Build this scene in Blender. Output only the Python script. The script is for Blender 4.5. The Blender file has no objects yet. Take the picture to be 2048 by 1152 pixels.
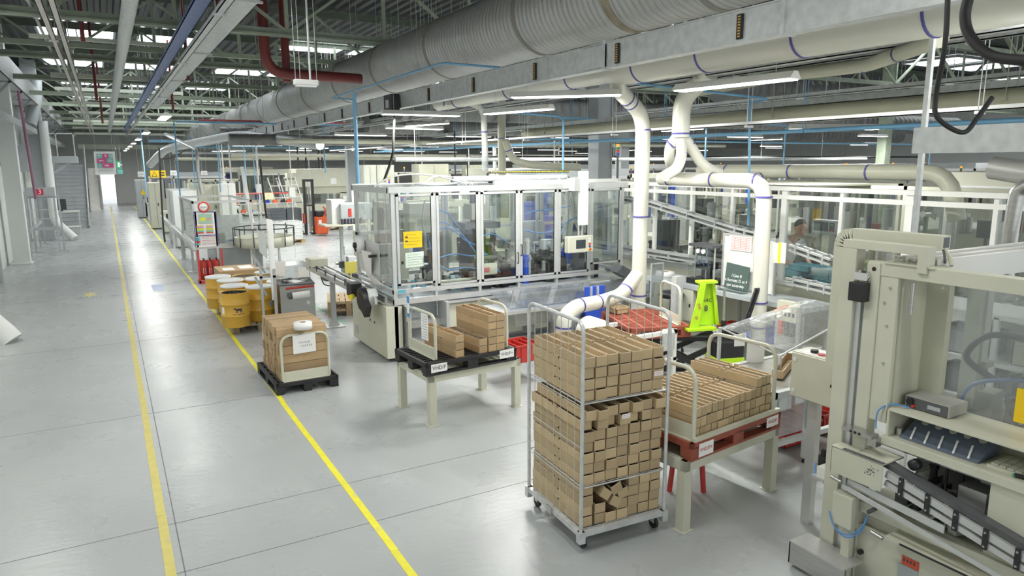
import bpy, bmesh, math, random
from math import radians, sin, cos, pi, tan, atan2, sqrt
from mathutils import Vector, Matrix
random.seed(7)
scene = bpy.context.scene
COL = scene.collection
V = Vector

# ---------------- camera ----------------
CF, CPITCH, CYAW, CROLL, CH = 1400.0, 10.1, 29.809, 0.3, 2.9
_p, _y, _r = radians(CPITCH), radians(CYAW), radians(CROLL)
_F = V((sin(_y)*cos(_p), cos(_y)*cos(_p), -sin(_p)))
_R0 = V((cos(_y), -sin(_y), 0)); _D0 = _F.cross(_R0)
_R = _R0*cos(_r) + _D0*sin(_r); _D = _F.cross(_R)
cam = bpy.data.cameras.new('camera'); camo = bpy.data.objects.new('camera', cam); COL.objects.link(camo)
cam.sensor_width = 36; cam.lens = CF*36/2048; cam.clip_start = .05; cam.clip_end = 400
_U = -_D; _B = -_F
camo.matrix_world = Matrix(((_R.x,_U.x,_B.x,0),(_R.y,_U.y,_B.y,0),(_R.z,_U.z,_B.z,CH),(0,0,0,1)))
scene.camera = camo

# ---------------- world, exposure ----------------
w = bpy.data.worlds.new('world'); scene.world = w; w.use_nodes = True
wb = w.node_tree.nodes['Background']; wb.inputs[0].default_value = (.93,.97,1,1); wb.inputs[1].default_value = .9
vs = scene.view_settings
vs.view_transform = 'Standard'; vs.look = 'None'; vs.gamma = 1; vs.exposure = 0.80
try: vs.use_curve_mapping = False
except Exception: pass
scene.cycles.max_bounces = 8; scene.cycles.transparent_max_bounces = 24; scene.cycles.diffuse_bounces = 4
scene.cycles.glossy_bounces = 3; scene.cycles.transmission_bounces = 6; scene.cycles.sample_clamp_indirect = 6

# ---------------- placement helpers ----------------
def ray(px, py): return _R*((px-1024)/CF) + _D*((py-576)/CF) + _F
def P(px, py, X=None, Y=None, Z=None):
    d = ray(px, py)
    if X is not None: t = X/d.x
    elif Y is not None: t = Y/d.y
    else: t = (Z-CH)/d.z
    return V((d.x*t, d.y*t, CH+d.z*t))

# ---------------- mesh builder ----------------
class MB:
    def __init__(s): s.v=[]; s.f=[]; s.m=[]; s.s=[]; s.M=None
    def _add(s, vs_, fs, m=0, sm=False):
        o=len(s.v)
        if s.M is not None: vs_=[s.M@V(q) for q in vs_]
        s.v += [tuple(q) for q in vs_]
        for f in fs: s.f.append([o+i for i in f]); s.m.append(m); s.s.append(sm)
    def bb(s,x0,x1,y0,y1,z0,z1,m=0):
        s._add([(x0,y0,z0),(x1,y0,z0),(x1,y1,z0),(x0,y1,z0),(x0,y0,z1),(x1,y0,z1),(x1,y1,z1),(x0,y1,z1)],
               [(3,2,1,0),(4,5,6,7),(0,1,5,4),(1,2,6,5),(2,3,7,6),(3,0,4,7)],m); return s
    def box(s,c,d,rz=0,m=0,rx=0,ry=0):
        M=Matrix.Translation(V(c))@Matrix.Rotation(rz,4,'Z')@Matrix.Rotation(ry,4,'Y')@Matrix.Rotation(rx,4,'X')
        h=[k/2 for k in d]
        pts=[M@V((a*h[0],b*h[1],e*h[2])) for e in (-1,1) for a,b in ((-1,-1),(1,-1),(1,1),(-1,1))]
        s._add(pts,[(3,2,1,0),(4,5,6,7),(0,1,5,4),(1,2,6,5),(2,3,7,6),(3,0,4,7)],m); return s
    def bar(s,p0,p1,w,h=None,m=0,up=(0,0,1)):
        h=h or w; p0=V(p0);p1=V(p1); d=(p1-p0)
        if d.length<1e-6: return s
        d=d.normalized(); up=V(up)
        if abs(d.dot(up))>.99: up=V((0,1,0))
        a=d.cross(up).normalized(); b=a.cross(d)
        pts=[q+a*(i*w/2)+b*(j*h/2) for q in (p0,p1) for i,j in ((-1,-1),(1,-1),(1,1),(-1,1))]
        s._add(pts,[(3,2,1,0),(4,5,6,7),(0,1,5,4),(1,2,6,5),(2,3,7,6),(3,0,4,7)],m); return s
    def tube(s,pts,r,n=10,m=0,cap=True,closed=False,sm=True):
        pts=[V(q) for q in pts]; rs=r if isinstance(r,(list,tuple)) else [r]*len(pts)
        N=len(pts); ref=None; ring=[]
        for i,q in enumerate(pts):
            if closed: d=(pts[(i+1)%N]-pts[i-1])
            else: d=(pts[min(i+1,N-1)]-pts[max(i-1,0)])
            d=d.normalized() if d.length>1e-9 else V((0,0,1))
            if ref is None:
                ref=V((0,0,1)) if abs(d.z)<.9 else V((1,0,0))
            a=(ref-d*ref.dot(d)).normalized(); b=d.cross(a); ref=a
            ring+= [q+(a*cos(2*pi*k/n)+b*sin(2*pi*k/n))*rs[i] for k in range(n)]
        fs=[]
        for i in range(N if closed else N-1):
            j=(i+1)%N
            for k in range(n):
                fs.append((i*n+k,i*n+(k+1)%n,j*n+(k+1)%n,j*n+k))
        s._add(ring,fs,m,sm)
        if cap and not closed:
            s._add(ring[:n],[tuple(reversed(range(n)))],m); s._add(ring[-n:],[tuple(range(n))],m)
        return s
    def cyl(s,p0,p1,r,r2=None,n=16,m=0,cap=True): return s.tube([p0,p1],[r,r if r2 is None else r2],n,m,cap)
    def lathe(s,prof,c=(0,0,0),n=24,m=0,axis='Z'):
        pts=[];c=V(c)
        for r,z in prof:
            for k in range(n):
                a=2*pi*k/n; q=V((r*cos(a),r*sin(a),z))
                if axis=='X': q=V((z,r*cos(a),r*sin(a)))
                if axis=='Y': q=V((r*cos(a),z,-r*sin(a)))
                pts.append(c+q)
        fs=[(i*n+k,i*n+(k+1)%n,(i+1)*n+(k+1)%n,(i+1)*n+k) for i in range(len(prof)-1) for k in range(n)]
        s._add(pts,fs,m,True); return s
    def prism(s,poly,ax,a0,a1,m=0):
        # poly in the two other axes (x,y)/(x,z)/(y,z), extruded along ax
        def mk(u,v,a): return {'X':(a,u,v),'Y':(u,a,v),'Z':(u,v,a)}[ax]
        n=len(poly); pts=[mk(u,v,a0) for u,v in poly]+[mk(u,v,a1) for u,v in poly]
        s._add(pts,[tuple(range(n)),tuple(reversed(range(n,2*n)))]+[(i,i+n,(i+1)%n+n,(i+1)%n) for i in range(n)],m); return s
    def quad(s,a,b,c,d,m=0): s._add([a,b,c,d],[(0,1,2,3)],m); return s
    def plate(s,a,b,c,d,t,m=0):
        a,b,c,d=map(V,(a,b,c,d)); n=(b-a).cross(d-a).normalized()*t
        s._add([a,b,c,d,a+n,b+n,c+n,d+n],[(3,2,1,0),(4,5,6,7),(0,1,5,4),(1,2,6,5),(2,3,7,6),(3,0,4,7)],m); return s
    def sphere(s,c,r,n=12,m=0,sc=(1,1,1)):
        k=n//2; prof=[(max(1e-4,sin(pi*i/k))*r,-cos(pi*i/k)*r) for i in range(k+1)]
        pts=[(c[0]+p_*cos(2*pi*j/n)*sc[0],c[1]+p_*sin(2*pi*j/n)*sc[1],c[2]+z*sc[2]) for p_,z in prof for j in range(n)]
        s._add(pts,[(i*n+j,i*n+(j+1)%n,(i+1)*n+(j+1)%n,(i+1)*n+j) for i in range(k) for j in range(n)],m,True); return s
    def build(s,name,mats,parent=None,world=False,bevel=0,fix=True):
        if not isinstance(mats,(list,tuple)): mats=[mats]
        vs_=s.v
        if parent is not None and world:
            I=parent.matrix_basis.inverted() if parent.parent is None else (parent.parent.matrix_basis@parent.matrix_basis).inverted()
            vs_=[tuple(I@V(q)) for q in vs_]
        me=bpy.data.meshes.new(name); me.from_pydata(vs_,[],s.f)
        for k in mats: me.materials.append(k)
        me.polygons.foreach_set('material_index',s.m); me.polygons.foreach_set('use_smooth',s.s)
        if fix:
            bm=bmesh.new(); bm.from_mesh(me); bmesh.ops.recalc_face_normals(bm,faces=bm.faces); bm.to_mesh(me); bm.free()
        me.update()
        o=bpy.data.objects.new(name,me); COL.objects.link(o)
        if parent is not None: o.parent=parent
        if bevel:
            b=o.modifiers.new('bevel','BEVEL'); b.width=bevel; b.segments=2; b.limit_method='ANGLE'; b.angle_limit=radians(50)
        return o

def fil(pts,rad,n=6):
    pts=[V(q) for q in pts]; out=[pts[0]]
    for i in range(1,len(pts)-1):
        a,b,c=pts[i-1],pts[i],pts[i+1]; u=(a-b); v=(c-b)
        r=min(rad,u.length*.49,v.length*.49); p0=b+u.normalized()*r; p1=b+v.normalized()*r
        for k in range(n+1):
            t=k/n; out.append(p0*(1-t)**2+b*2*t*(1-t)+p1*t*t)
    out.append(pts[-1]); return out
def sag(a,b,d,n=12):
    a,b=V(a),V(b); return [a.lerp(b,k/n)+V((0,0,-d*4*(k/n)*(1-k/n))) for k in range(n+1)]
def spl(pts,n=8):
    pts=[V(q) for q in pts]; P_=[pts[0]]+pts+[pts[-1]]; out=[]
    for i in range(1,len(P_)-2):
        for k in range(n):
            t=k/n; a,b,c,d=P_[i-1],P_[i],P_[i+1],P_[i+2]
            out.append(.5*((2*b)+(c-a)*t+(2*a-5*b+4*c-d)*t*t+(3*b-a-3*c+d)*t**3))
    out.append(pts[-1]); return out

def tag(o,label,cat,group=None,kind=None):
    if label: o['label']=label
    if cat: o['category']=cat
    if group: o['group']=group
    if kind: o['kind']=kind
    return o
def thing(name,label,cat,loc=(0,0,0),rz=0,group=None):
    o=bpy.data.objects.new(name,None); COL.objects.link(o); o.empty_display_size=.1
    o.matrix_basis=Matrix.Translation(V(loc))@Matrix.Rotation(rz,4,'Z')
    return tag(o,label,cat,group)
def solo(name,mb,mats,label,cat,group=None,kind=None,bevel=0,recentre=True):
    # one-mesh thing; its origin goes to the middle of its base
    if recentre and mb.v:
        xs=[q[0] for q in mb.v]; ys=[q[1] for q in mb.v]; zs=[q[2] for q in mb.v]
        c=V(((min(xs)+max(xs))/2,(min(ys)+max(ys))/2,min(zs)))
        mb.v=[(q[0]-c.x,q[1]-c.y,q[2]-c.z) for q in mb.v]
    else: c=V((0,0,0))
    o=mb.build(name,mats,bevel=bevel); o.location=c
    return tag(o,label,cat,group,kind)
def struct(name,mb,mats,bevel=0):
    o=mb.build(name,mats,bevel=bevel); o['kind']='structure'; return o
def kids(o): return [c for c in bpy.data.objects if c.parent==o]
def copy_tree(o,loc=None,rz=None,label=None,group=None,parent=None):
    c=o.copy(); COL.objects.link(c); c.parent=parent
    if parent is None:
        L=V(loc) if loc is not None else o.location
        c.matrix_basis=Matrix.Translation(L)@Matrix.Rotation(rz if rz is not None else o.matrix_basis.to_euler().z,4,'Z')
        if label: c['label']=label
        if group: c['group']=group
    for ch in kids(o): copy_tree(ch,parent=c)
    return c
def text_mesh(txt,size,depth=.0008):
    cu=bpy.data.curves.new('lettering','FONT'); cu.body=txt; cu.size=size; cu.extrude=depth
    cu.align_x='CENTER'; cu.align_y='CENTER'
    o=bpy.data.objects.new('lettering',cu); COL.objects.link(o)
    dg=bpy.context.evaluated_depsgraph_get(); me=bpy.data.meshes.new_from_object(o.evaluated_get(dg))
    bpy.data.objects.remove(o); bpy.data.curves.remove(cu); return me
def letters(txt,size,mat,parent,at,xdir,up,name='lettering'):
    """flat raised lettering in world space, reading along xdir"""
    me=text_mesh(txt,size); me.materials.clear(); me.materials.append(mat)
    x=V(xdir).normalized(); u=V(up).normalized(); n=x.cross(u)
    M=Matrix(((x.x,u.x,n.x,at[0]),(x.y,u.y,n.y,at[1]),(x.z,u.z,n.z,at[2]),(0,0,0,1)))
    o=bpy.data.objects.new(name,me); COL.objects.link(o); o.parent=parent
    pm=parent.matrix_basis
    if parent.parent is not None: pm=parent.parent.matrix_basis@pm
    me.transform(pm.inverted()@M); return o

# ---------------- materials ----------------
def mat(name,col,rough=.5,metal=0,var=.06,scale=3,bump=0,bscale=40,spec=.5,emit=0,ecol=None,coat=0,aniso=None):
    m=bpy.data.materials.new(name); m.use_nodes=True; nt=m.node_tree; b=nt.nodes['Principled BSDF']
    b.inputs['Roughness'].default_value=rough; b.inputs['Metallic'].default_value=metal
    b.inputs['Specular IOR Level'].default_value=spec; b.inputs['Coat Weight'].default_value=coat
    tc=nt.nodes.new('ShaderNodeTexCoord')
    mp=nt.nodes.new('ShaderNodeMapping'); nt.links.new(tc.outputs['Object'],mp.inputs[0])
    if aniso: mp.inputs['Scale'].default_value=aniso
    n=nt.nodes.new('ShaderNodeTexNoise'); n.inputs['Scale'].default_value=scale; n.inputs['Detail'].default_value=5
    nt.links.new(mp.outputs[0],n.inputs['Vector'])
    r=nt.nodes.new('ShaderNodeValToRGB'); r.color_ramp.elements[0].position=.3; r.color_ramp.elements[1].position=.7
    lo=[max(0,c*(1-var)) for c in col]; hi=[min(1,c*(1+var)) for c in col]
    r.color_ramp.elements[0].color=(*lo,1); r.color_ramp.elements[1].color=(*hi,1)
    nt.links.new(n.outputs['Fac'],r.inputs[0]); nt.links.new(r.outputs[0],b.inputs['Base Color'])
    if bump:
        n2=nt.nodes.new('ShaderNodeTexNoise'); n2.inputs['Scale'].default_value=bscale; nt.links.new(mp.outputs[0],n2.inputs['Vector'])
        bp=nt.nodes.new('ShaderNodeBump'); bp.inputs['Strength'].default_value=bump; bp.inputs['Distance'].default_value=.01
        nt.links.new(n2.outputs['Fac'],bp.inputs['Height']); nt.links.new(bp.outputs[0],b.inputs['Normal'])
    if emit:
        b.inputs['Emission Color'].default_value=(*(ecol or col),1); b.inputs['Emission Strength'].default_value=emit
    return m
def glassmat(name,tint=(.95,.97,.96),haze=0.0,gloss=.12,grough=.03,bump=0):
    m=bpy.data.materials.new(name); m.use_nodes=True; nt=m.node_tree; nt.nodes.clear()
    o=nt.nodes.new('ShaderNodeOutputMaterial'); t=nt.nodes.new('ShaderNodeBsdfTransparent'); t.inputs[0].default_value=(*tint,1)
    g=nt.nodes.new('ShaderNodeBsdfGlossy'); g.inputs['Roughness'].default_value=grough
    mx=nt.nodes.new('ShaderNodeMixShader'); lw=nt.nodes.new('ShaderNodeLayerWeight'); lw.inputs['Blend'].default_value=.18
    ma=nt.nodes.new('ShaderNodeMath'); ma.operation='MULTIPLY_ADD'; ma.inputs[1].default_value=.9; ma.inputs[2].default_value=gloss*.3
    nt.links.new(lw.outputs['Facing'],ma.inputs[0]); 
    nt.links.new(ma.outputs[0],mx.inputs[0]); nt.links.new(t.outputs[0],mx.inputs[1]); nt.links.new(g.outputs[0],mx.inputs[2])
    last=mx
    if haze:
        d=nt.nodes.new('ShaderNodeBsdfDiffuse'); d.inputs[0].default_value=(.8,.82,.82,1)
        m2=nt.nodes.new('ShaderNodeMixShader'); m2.inputs[0].default_value=haze
        nt.links.new(mx.outputs[0],m2.inputs[1]); nt.links.new(d.outputs[0],m2.inputs[2]); last=m2
    if bump:
        tc=nt.nodes.new('ShaderNodeTexCoord'); n2=nt.nodes.new('ShaderNodeTexNoise'); n2.inputs['Scale'].default_value=bump; nt.links.new(tc.outputs['Object'],n2.inputs['Vector'])
        bp=nt.nodes.new('ShaderNodeBump'); bp.inputs['Strength'].default_value=.6; bp.inputs['Distance'].default_value=.03
        nt.links.new(n2.outputs['Fac'],bp.inputs['Height']); nt.links.new(bp.outputs[0],g.inputs['Normal'])
    nt.links.new(last.outputs[0],o.inputs[0]); return m

cream=mat('cream_paint',(.60,.60,.485),.42,var=.05,bump=.03)
creamd=mat('cream_enamel',(.52,.52,.41),.4,var=.05,bump=.02)
whitep=mat('white_paint',(.80,.80,.76),.4,var=.03)
pvc=mat('cream_pipe',(.70,.695,.61),.3,var=.02,coat=.3)
wallw=mat('wall_paint',(.72,.74,.72),.6,var=.05,scale=.6)
greyp=mat('grey_paint',(.42,.45,.46),.45,var=.05)
dkgrey=mat('dark_grey_metal',(.10,.105,.11),.45,var=.1)
alu=mat('aluminium_profile',(.66,.67,.66),.35,metal=.55,var=.04,scale=9)
steel=mat('brushed_steel',(.50,.50,.48),.32,metal=.85,var=.08,scale=6,aniso=(1,1,12))
galv=mat('galvanised_steel',(.60,.62,.62),.40,metal=.35,var=.12,scale=12)
wire=mat('zinc_wire',(.62,.63,.62),.35,metal=.6,var=.08)
black=mat('black_plastic',(.018,.018,.02),.45,var=.2)
blackm=mat('black_machinery',(.035,.035,.035),.4,metal=.3,var=.3,scale=20)
rubber=mat('black_rubber',(.02,.02,.02),.6,var=.2)
redp=mat('red_plastic',(.55,.045,.035),.42,var=.08)
terra=mat('red_brown_plastic',(.30,.075,.045),.5,var=.08)
orange=mat('orange_red_paint',(.75,.12,.04),.4,var=.05)
yel=mat('yellow_paint',(.80,.68,.03),.45,var=.08,scale=8)
yelow=mat('yellow_enamel',(.72,.42,.05),.35,var=.06,coat=.3)
yelsign=mat('yellow_card',(.90,.60,.01),.5,var=.03)
lime=mat('lime_green_paint',(.50,.80,.02),.4,var=.04)
bluep=mat('blue_plastic',(.03,.09,.55),.4,var=.08)
blueair=mat('blue_air_pipe',(.20,.45,.68),.4,var=.05)
bluehose=mat('blue_hose',(.10,.28,.62),.35,var=.05)
bluec=mat('light_blue_plastic',(.13,.42,.55),.45,var=.08)
band=mat('violet_clamp',(.10,.09,.35),.4,var=.1)
greenp=mat('green_paint',(.03,.35,.17),.5,var=.1)
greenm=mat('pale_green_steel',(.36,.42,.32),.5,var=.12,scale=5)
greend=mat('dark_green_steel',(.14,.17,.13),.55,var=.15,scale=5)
redpipe=mat('red_pipe_paint',(.20,.04,.035),.45,var=.12)
paper=mat('white_paper',(.86,.86,.84),.7,var=.015)
inkm=mat('dark_ink',(.05,.05,.07),.6)
inkr=mat('red_ink',(.55,.12,.12),.6)
inkw=mat('white_lettering',(.9,.9,.88),.6)
wood=mat('pallet_wood',(.52,.38,.22),.7,var=.25,scale=6,aniso=(1,8,1),bump=.1)
woodo=mat('weathered_pallet_wood',(.38,.31,.21),.75,var=.3,scale=6,aniso=(1,8,1),bump=.1)
card=mat('cardboard',(.50,.38,.22),.72,var=.10,scale=7,bump=.02)
cardin=mat('cardboard_inside',(.36,.26,.15),.75,var=.10,scale=7)
cardedge=mat('cardboard_edge',(.80,.72,.56),.7,var=.06)
cardb=mat('brown_carton',(.44,.31,.17),.7,var=.08)
pink=mat('magenta_print',(.62,.05,.25),.5)
teal=mat('teal_print',(.16,.48,.42),.5)
glass=glassmat('clear_glass')
glassd=glassmat('tinted_glass',(.90,.92,.90),gloss=.15)
poly=glassmat('hazy_polycarbonate',(.80,.83,.84),haze=.13,gloss=.3,grough=.12)
film=glassmat('plastic_film',(.86,.88,.88),haze=.10,gloss=.8,grough=.12,bump=5)
polyb=glassmat('blue_polycarbonate',(.80,.83,.90),haze=.05,gloss=.35,grough=.08)
emis=mat('lamp_tube',(1,1,1),.5,emit=4,ecol=(1,1,.96)); 
skyl=mat('skylight_glazing',(.9,.95,1),.5,emit=3.2,ecol=(.93,.97,1))
skin=mat('skin',(.55,.32,.22),.5); hairm=mat('grey_hair',(.12,.10,.09),.7); shirt=mat('white_cotton',(.82,.84,.88),.8,bump=.1,bscale=15)
screen=mat('dark_screen',(.05,.06,.07),.2)
lampred=mat('red_signal',(.7,.05,.03),.3); lampor=mat('amber_signal',(.95,.35,.03),.3,emit=.6)

def diamond(name,col):
    m=mat(name,col,.32,metal=.6,var=.05); nt=m.node_tree; b=nt.nodes['Principled BSDF']
    tc=nt.nodes.new('ShaderNodeTexCoord'); mp=nt.nodes.new('ShaderNodeMapping'); mp.inputs['Rotation'].default_value=(0,0,pi/4); nt.links.new(tc.outputs['Object'],mp.inputs[0])
    c=nt.nodes.new('ShaderNodeTexBrick'); c.inputs['Scale'].default_value=18; c.inputs['Mortar Size'].default_value=.12; c.inputs['Mortar Smooth'].default_value=.6
    nt.links.new(mp.outputs[0],c.inputs['Vector']); bp=nt.nodes.new('ShaderNodeBump'); bp.inputs['Strength'].default_value=.8; bp.inputs['Distance'].default_value=.01
    nt.links.new(c.outputs['Fac'],bp.inputs['Height']); nt.links.new(bp.outputs[0],b.inputs['Normal']); return m
diam=diamond('diamond_plate',(.62,.62,.60))

def floor_mat():
    m=bpy.data.materials.new('painted_concrete_floor'); m.use_nodes=True; nt=m.node_tree; b=nt.nodes['Principled BSDF']; L=nt.links.new
    tc=nt.nodes.new('ShaderNodeTexCoord')
    def noise(s,d=6,dist=0,sc=None):
        n=nt.nodes.new('ShaderNodeTexNoise'); n.inputs['Scale'].default_value=s; n.inputs['Detail'].default_value=d; n.inputs['Distortion'].default_value=dist
        if sc:
            mp=nt.nodes.new('ShaderNodeMapping'); mp.inputs['Scale'].default_value=sc; L(tc.outputs['Object'],mp.inputs[0]); L(mp.outputs[0],n.inputs['Vector'])
        else: L(tc.outputs['Object'],n.inputs['Vector'])
        return n
    def ramp(src,p0,p1,c0,c1):
        r=nt.nodes.new('ShaderNodeValToRGB'); r.color_ramp.elements[0].position=p0; r.color_ramp.elements[1].position=p1
        r.color_ramp.elements[0].color=c0; r.color_ramp.elements[1].color=c1; L(src,r.inputs[0]); return r
    def mix(f,a,bb):
        x=nt.nodes.new('ShaderNodeMix'); x.data_type='RGBA'; L(f,x.inputs[0])
        if hasattr(a,'links'): L(a,x.inputs[6])
        else: x.inputs[6].default_value=a
        if hasattr(bb,'links'): L(bb,x.inputs[7])
        else: x.inputs[7].default_value=bb
        return x.outputs[2]
    base=ramp(noise(.9,6).outputs['Fac'],.3,.7,(.385,.405,.41,1),(.435,.455,.455,1))
    scr=ramp(noise(5,8,.4,(1,.25,1)).outputs['Fac'],.5,.85,(0,0,0,1),(.10,.10,.10,1))
    c=mix(scr.outputs[0],base.outputs[0],(.50,.51,.49,1))
    # worn patches where the paint came off (kept to the near aisle by a wide noise gate)
    pn=ramp(noise(2.3,7,.6,(1,1.6,1)).outputs['Fac'],.73,.74,(0,0,0,1),(1,1,1,1))
    sx=nt.nodes.new('ShaderNodeSeparateXYZ'); L(tc.outputs['Object'],sx.inputs[0]); mr=nt.nodes.new('ShaderNodeMapRange'); mr.inputs['From Min'].default_value=13; mr.inputs['From Max'].default_value=8; L(sx.outputs['Y'],mr.inputs['Value'])
    def gate(x):
        g=nt.nodes.new('ShaderNodeMath'); g.operation='MULTIPLY'; L(x,g.inputs[0]); L(mr.outputs[0],g.inputs[1]); return g.outputs[0]
    c=mix(gate(pn.outputs[0]),c,(.33,.33,.27,1))
    spk=ramp(noise(14,4).outputs['Fac'],.80,.81,(0,0,0,1),(.8,.8,.8,1))
    c=mix(gate(spk.outputs[0]),c,(.20,.20,.18,1))
    L(c,b.inputs['Base Color'])
    rr=ramp(noise(1.7,6,.3).outputs['Fac'],.25,.8,(.25,.25,.25,1),(.33,.33,.33,1)); L(rr.outputs[0],b.inputs['Roughness'])
    b.inputs['Specular IOR Level'].default_value=.42
    bp=nt.nodes.new('ShaderNodeBump'); bp.inputs['Strength'].default_value=.13; bp.inputs['Distance'].default_value=.02
    L(noise(9,3,0,(1,2.2,1)).outputs['Fac'],bp.inputs['Height']); L(bp.outputs[0],b.inputs['Normal'])
    return m
floorm=floor_mat()
def deckmat():
    m=mat('roof_deck_metal',(.085,.09,.09),.5,metal=.3,var=.15,scale=.7); return m
deckm=deckmat()
ductd=mat('dull_duct_metal',(.20,.205,.20),.5,metal=.3,var=.1,scale=1.5)
def ductmat():
    m=mat('spiral_duct_metal',(.52,.53,.52),.42,metal=.3,var=.08,scale=1.2); nt=m.node_tree; b=nt.nodes['Principled BSDF']
    return m
ductm=ductmat()
# ================= SETTING =================
XL, XR, YN, YF_, ZD = -2.75, 44.0, -7.0, 62.0, 6.9
b=MB(); b.quad((XL-2,YN,0),(XR,YN,0),(XR,YF_+9,0),(XL-2,YF_+9,0)); struct('floor',b,floorm)
# joints sawn in the slab
b=MB()
b.bb(.235,.243,YN,60,.0002,.0012)
for y in (1.4,5.2,6.0,9.0,13.0,18,24,30): b.bb(XL,5.5 if y<9 else 1.6,y,y+.007,.0002,.0012)
struct('trim_1',b,mat('floor_joint',(.16,.165,.165),.6))
def stripe(name,x0,x1,y0,y1,m,label,seg=2.2,jit=.004):
    b=MB(); y=y0
    while y<y1:
        e=min(y+seg,y1); o=random.uniform(-jit,jit)
        b.bb(x0+o,x1+o,y,e-.003,.0004,.0024); y=e
    solo(name,b,m,label,'floor line')
def tapemat(name,c1,c2):
    m=mat(name,c1,.5,var=.08,scale=10); nt=m.node_tree; b=nt.nodes['Principled BSDF']; tc=nt.nodes.new('ShaderNodeTexCoord')
    n=nt.nodes.new('ShaderNodeTexNoise'); n.inputs['Scale'].default_value=6; n.inputs['Detail'].default_value=8; nt.links.new(tc.outputs['Object'],n.inputs['Vector'])
    r=nt.nodes.new('ShaderNodeValToRGB'); r.color_ramp.elements[0].position=.60; r.color_ramp.elements[1].position=.66; nt.links.new(n.outputs['Fac'],r.inputs[0])
    x=nt.nodes.new('ShaderNodeMix'); x.data_type='RGBA'; src=b.inputs['Base Color'].links[0].from_socket
    nt.links.new(r.outputs[0],x.inputs[0]); nt.links.new(src,x.inputs[6]); x.inputs[7].default_value=(*c2,1); nt.links.new(x.outputs[2],b.inputs['Base Color']); return m
stripe('floor_line',.115,.185,YN,58,tapemat('worn_yellow_line',(.62,.54,.16),(.55,.50,.24)),'worn yellow line painted down the middle of the open aisle')
stripe('floor_line',1.62,1.68,YN,58,tapemat('bright_yellow_tape',(.80,.74,.05),(.70,.66,.20)),'bright yellow tape line running past the pallet of drums',1.3,.008)
gt=mat('green_tape',(.18,.48,.34),.5,var=.2)
for a,c_,lab in (((612,600),(690,648),'green tape line on the floor behind the steel cabinet'),((560,637),(716,610),'faint green tape line crossing the floor near the wooden pallet')):
    b=MB(); p,q=P(*a,Z=0),P(*c_,Z=0); b.bar(p+V((0,0,.001)),q+V((0,0,.001)),.05,.0015); solo('floor_line',b,gt,lab,'floor line')
b=MB(); s=P(180,589,Z=0); pts=[]
for k in range(12):
    a=2*pi*k/12; r=.17 if k%2 else .07; pts.append((s.x+r*cos(a)*1.1,s.y+r*sin(a)*3))
b.prism(pts,'Z',.0004,.002); solo('floor_mark',b,mat('yellow_mark',(.62,.56,.25),.5),'pale yellow star shaped mark on the aisle floor','floor mark')
b=MB(); s=P(316,575,Z=0); b.bb(s.x-.13,s.x+.12,s.y-.5,s.y+.5,.0004,.002)
solo('floor_mark',b,mat('blue_mark',(.40,.50,.70),.5),'faded blue mark on the aisle floor between the two yellow lines','floor mark')

# left wall: panelled facade of the offices
b=MB(); b.bb(XL-.2,XL,YN,YF_,0,6.9); 
struct('wall_left',b,wallw)
b=MB(); y=3
while y<44:
    b.bb(XL,XL+.012,y,y+1.9,2.75,3.6); b.bb(XL,XL+.012,y,y+1.9,3.65,5.0); y+=1.95
struct('trim_2',b,mat('white_wall_panel',(.80,.82,.80),.5,var=.02))
# doors and dark recesses on the left facade
for i,(y0,y1) in enumerate(((15.2,16.5),(18.6,20.4))):
    b=MB(); b.bb(XL-.02,XL+.03,y0,y0+.06,0,2.2); b.bb(XL-.02,XL+.03,y1-.06,y1,0,2.2); b.bb(XL-.02,XL+.03,y0,y1,2.14,2.2); b.bb(XL,XL+.015,y0+.06,y1-.06,0,2.14,1)
    o=struct('door_%d'%(i+1),b,[greyp,whitep]); h=MB(); h.bb(XL+.015,XL+.06,y0+.12,y0+.16,.95,1.15); h.build('door_handle',dkgrey,o)
for i,(y0,y1,z0,z1) in enumerate(((20.9,22.0,.9,2.3),(26.5,29.5,2.9,3.6),(21.2,23.4,2.95,3.7))):
    b=MB(); b.bb(XL-.01,XL+.03,y0,y1,z0,z1,0); b.bb(XL+.03,XL+.035,y0+.06,y1-.06,z0+.06,z1-.06,1); struct('window_%d'%(i+1),b,[greyp,screen])
# far wall with the daylit gateway
b=MB(); b.bb(XL,-.32,YF_,YF_+.2,0,6.9); b.bb(.62,XR,YF_,YF_+.2,0,6.9); b.bb(-.32,.62,YF_,YF_+.2,2.35,6.9); struct('wall_back',b,wallw)
b=MB(); b.bb(-.38,-.32,YF_-.03,YF_+.2,0,2.4); b.bb(.62,.68,YF_-.03,YF_+.2,0,2.4); b.bb(-.38,.68,YF_-.03,YF_+.2,2.35,2.42); struct('door_3',b,greyp)
b=MB(); b.bb(XR,XR+.2,-1,YF_,0,6.9); struct('wall_right',b,wallw)
b=MB(); b.bb(-6,-.9,YF_-.3,YF_-.01,0,1.2); b.bb(2,44,YF_-.05,YF_-.01,4.2,4.6); struct('trim_3',b,greyp)

# corrugated roof deck, ribs running along the hall
def deck():
    b=MB(); x=XL-1; pr=[]; 
    while x<XR: pr+=[(x,ZD),(x+.11,ZD),(x+.15,ZD+.07),(x+.25,ZD+.07),(x+.29,ZD)]; x+=.29
    vs_=[(u,YN,z) for u,z in pr]+[(u,YF_+1,z) for u,z in pr]; n=len(pr)
    b._add(vs_,[(i,i+1,i+1+n,i+n) for i in range(n-1)]); return b
struct('ceiling',deck(),deckm)
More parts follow.
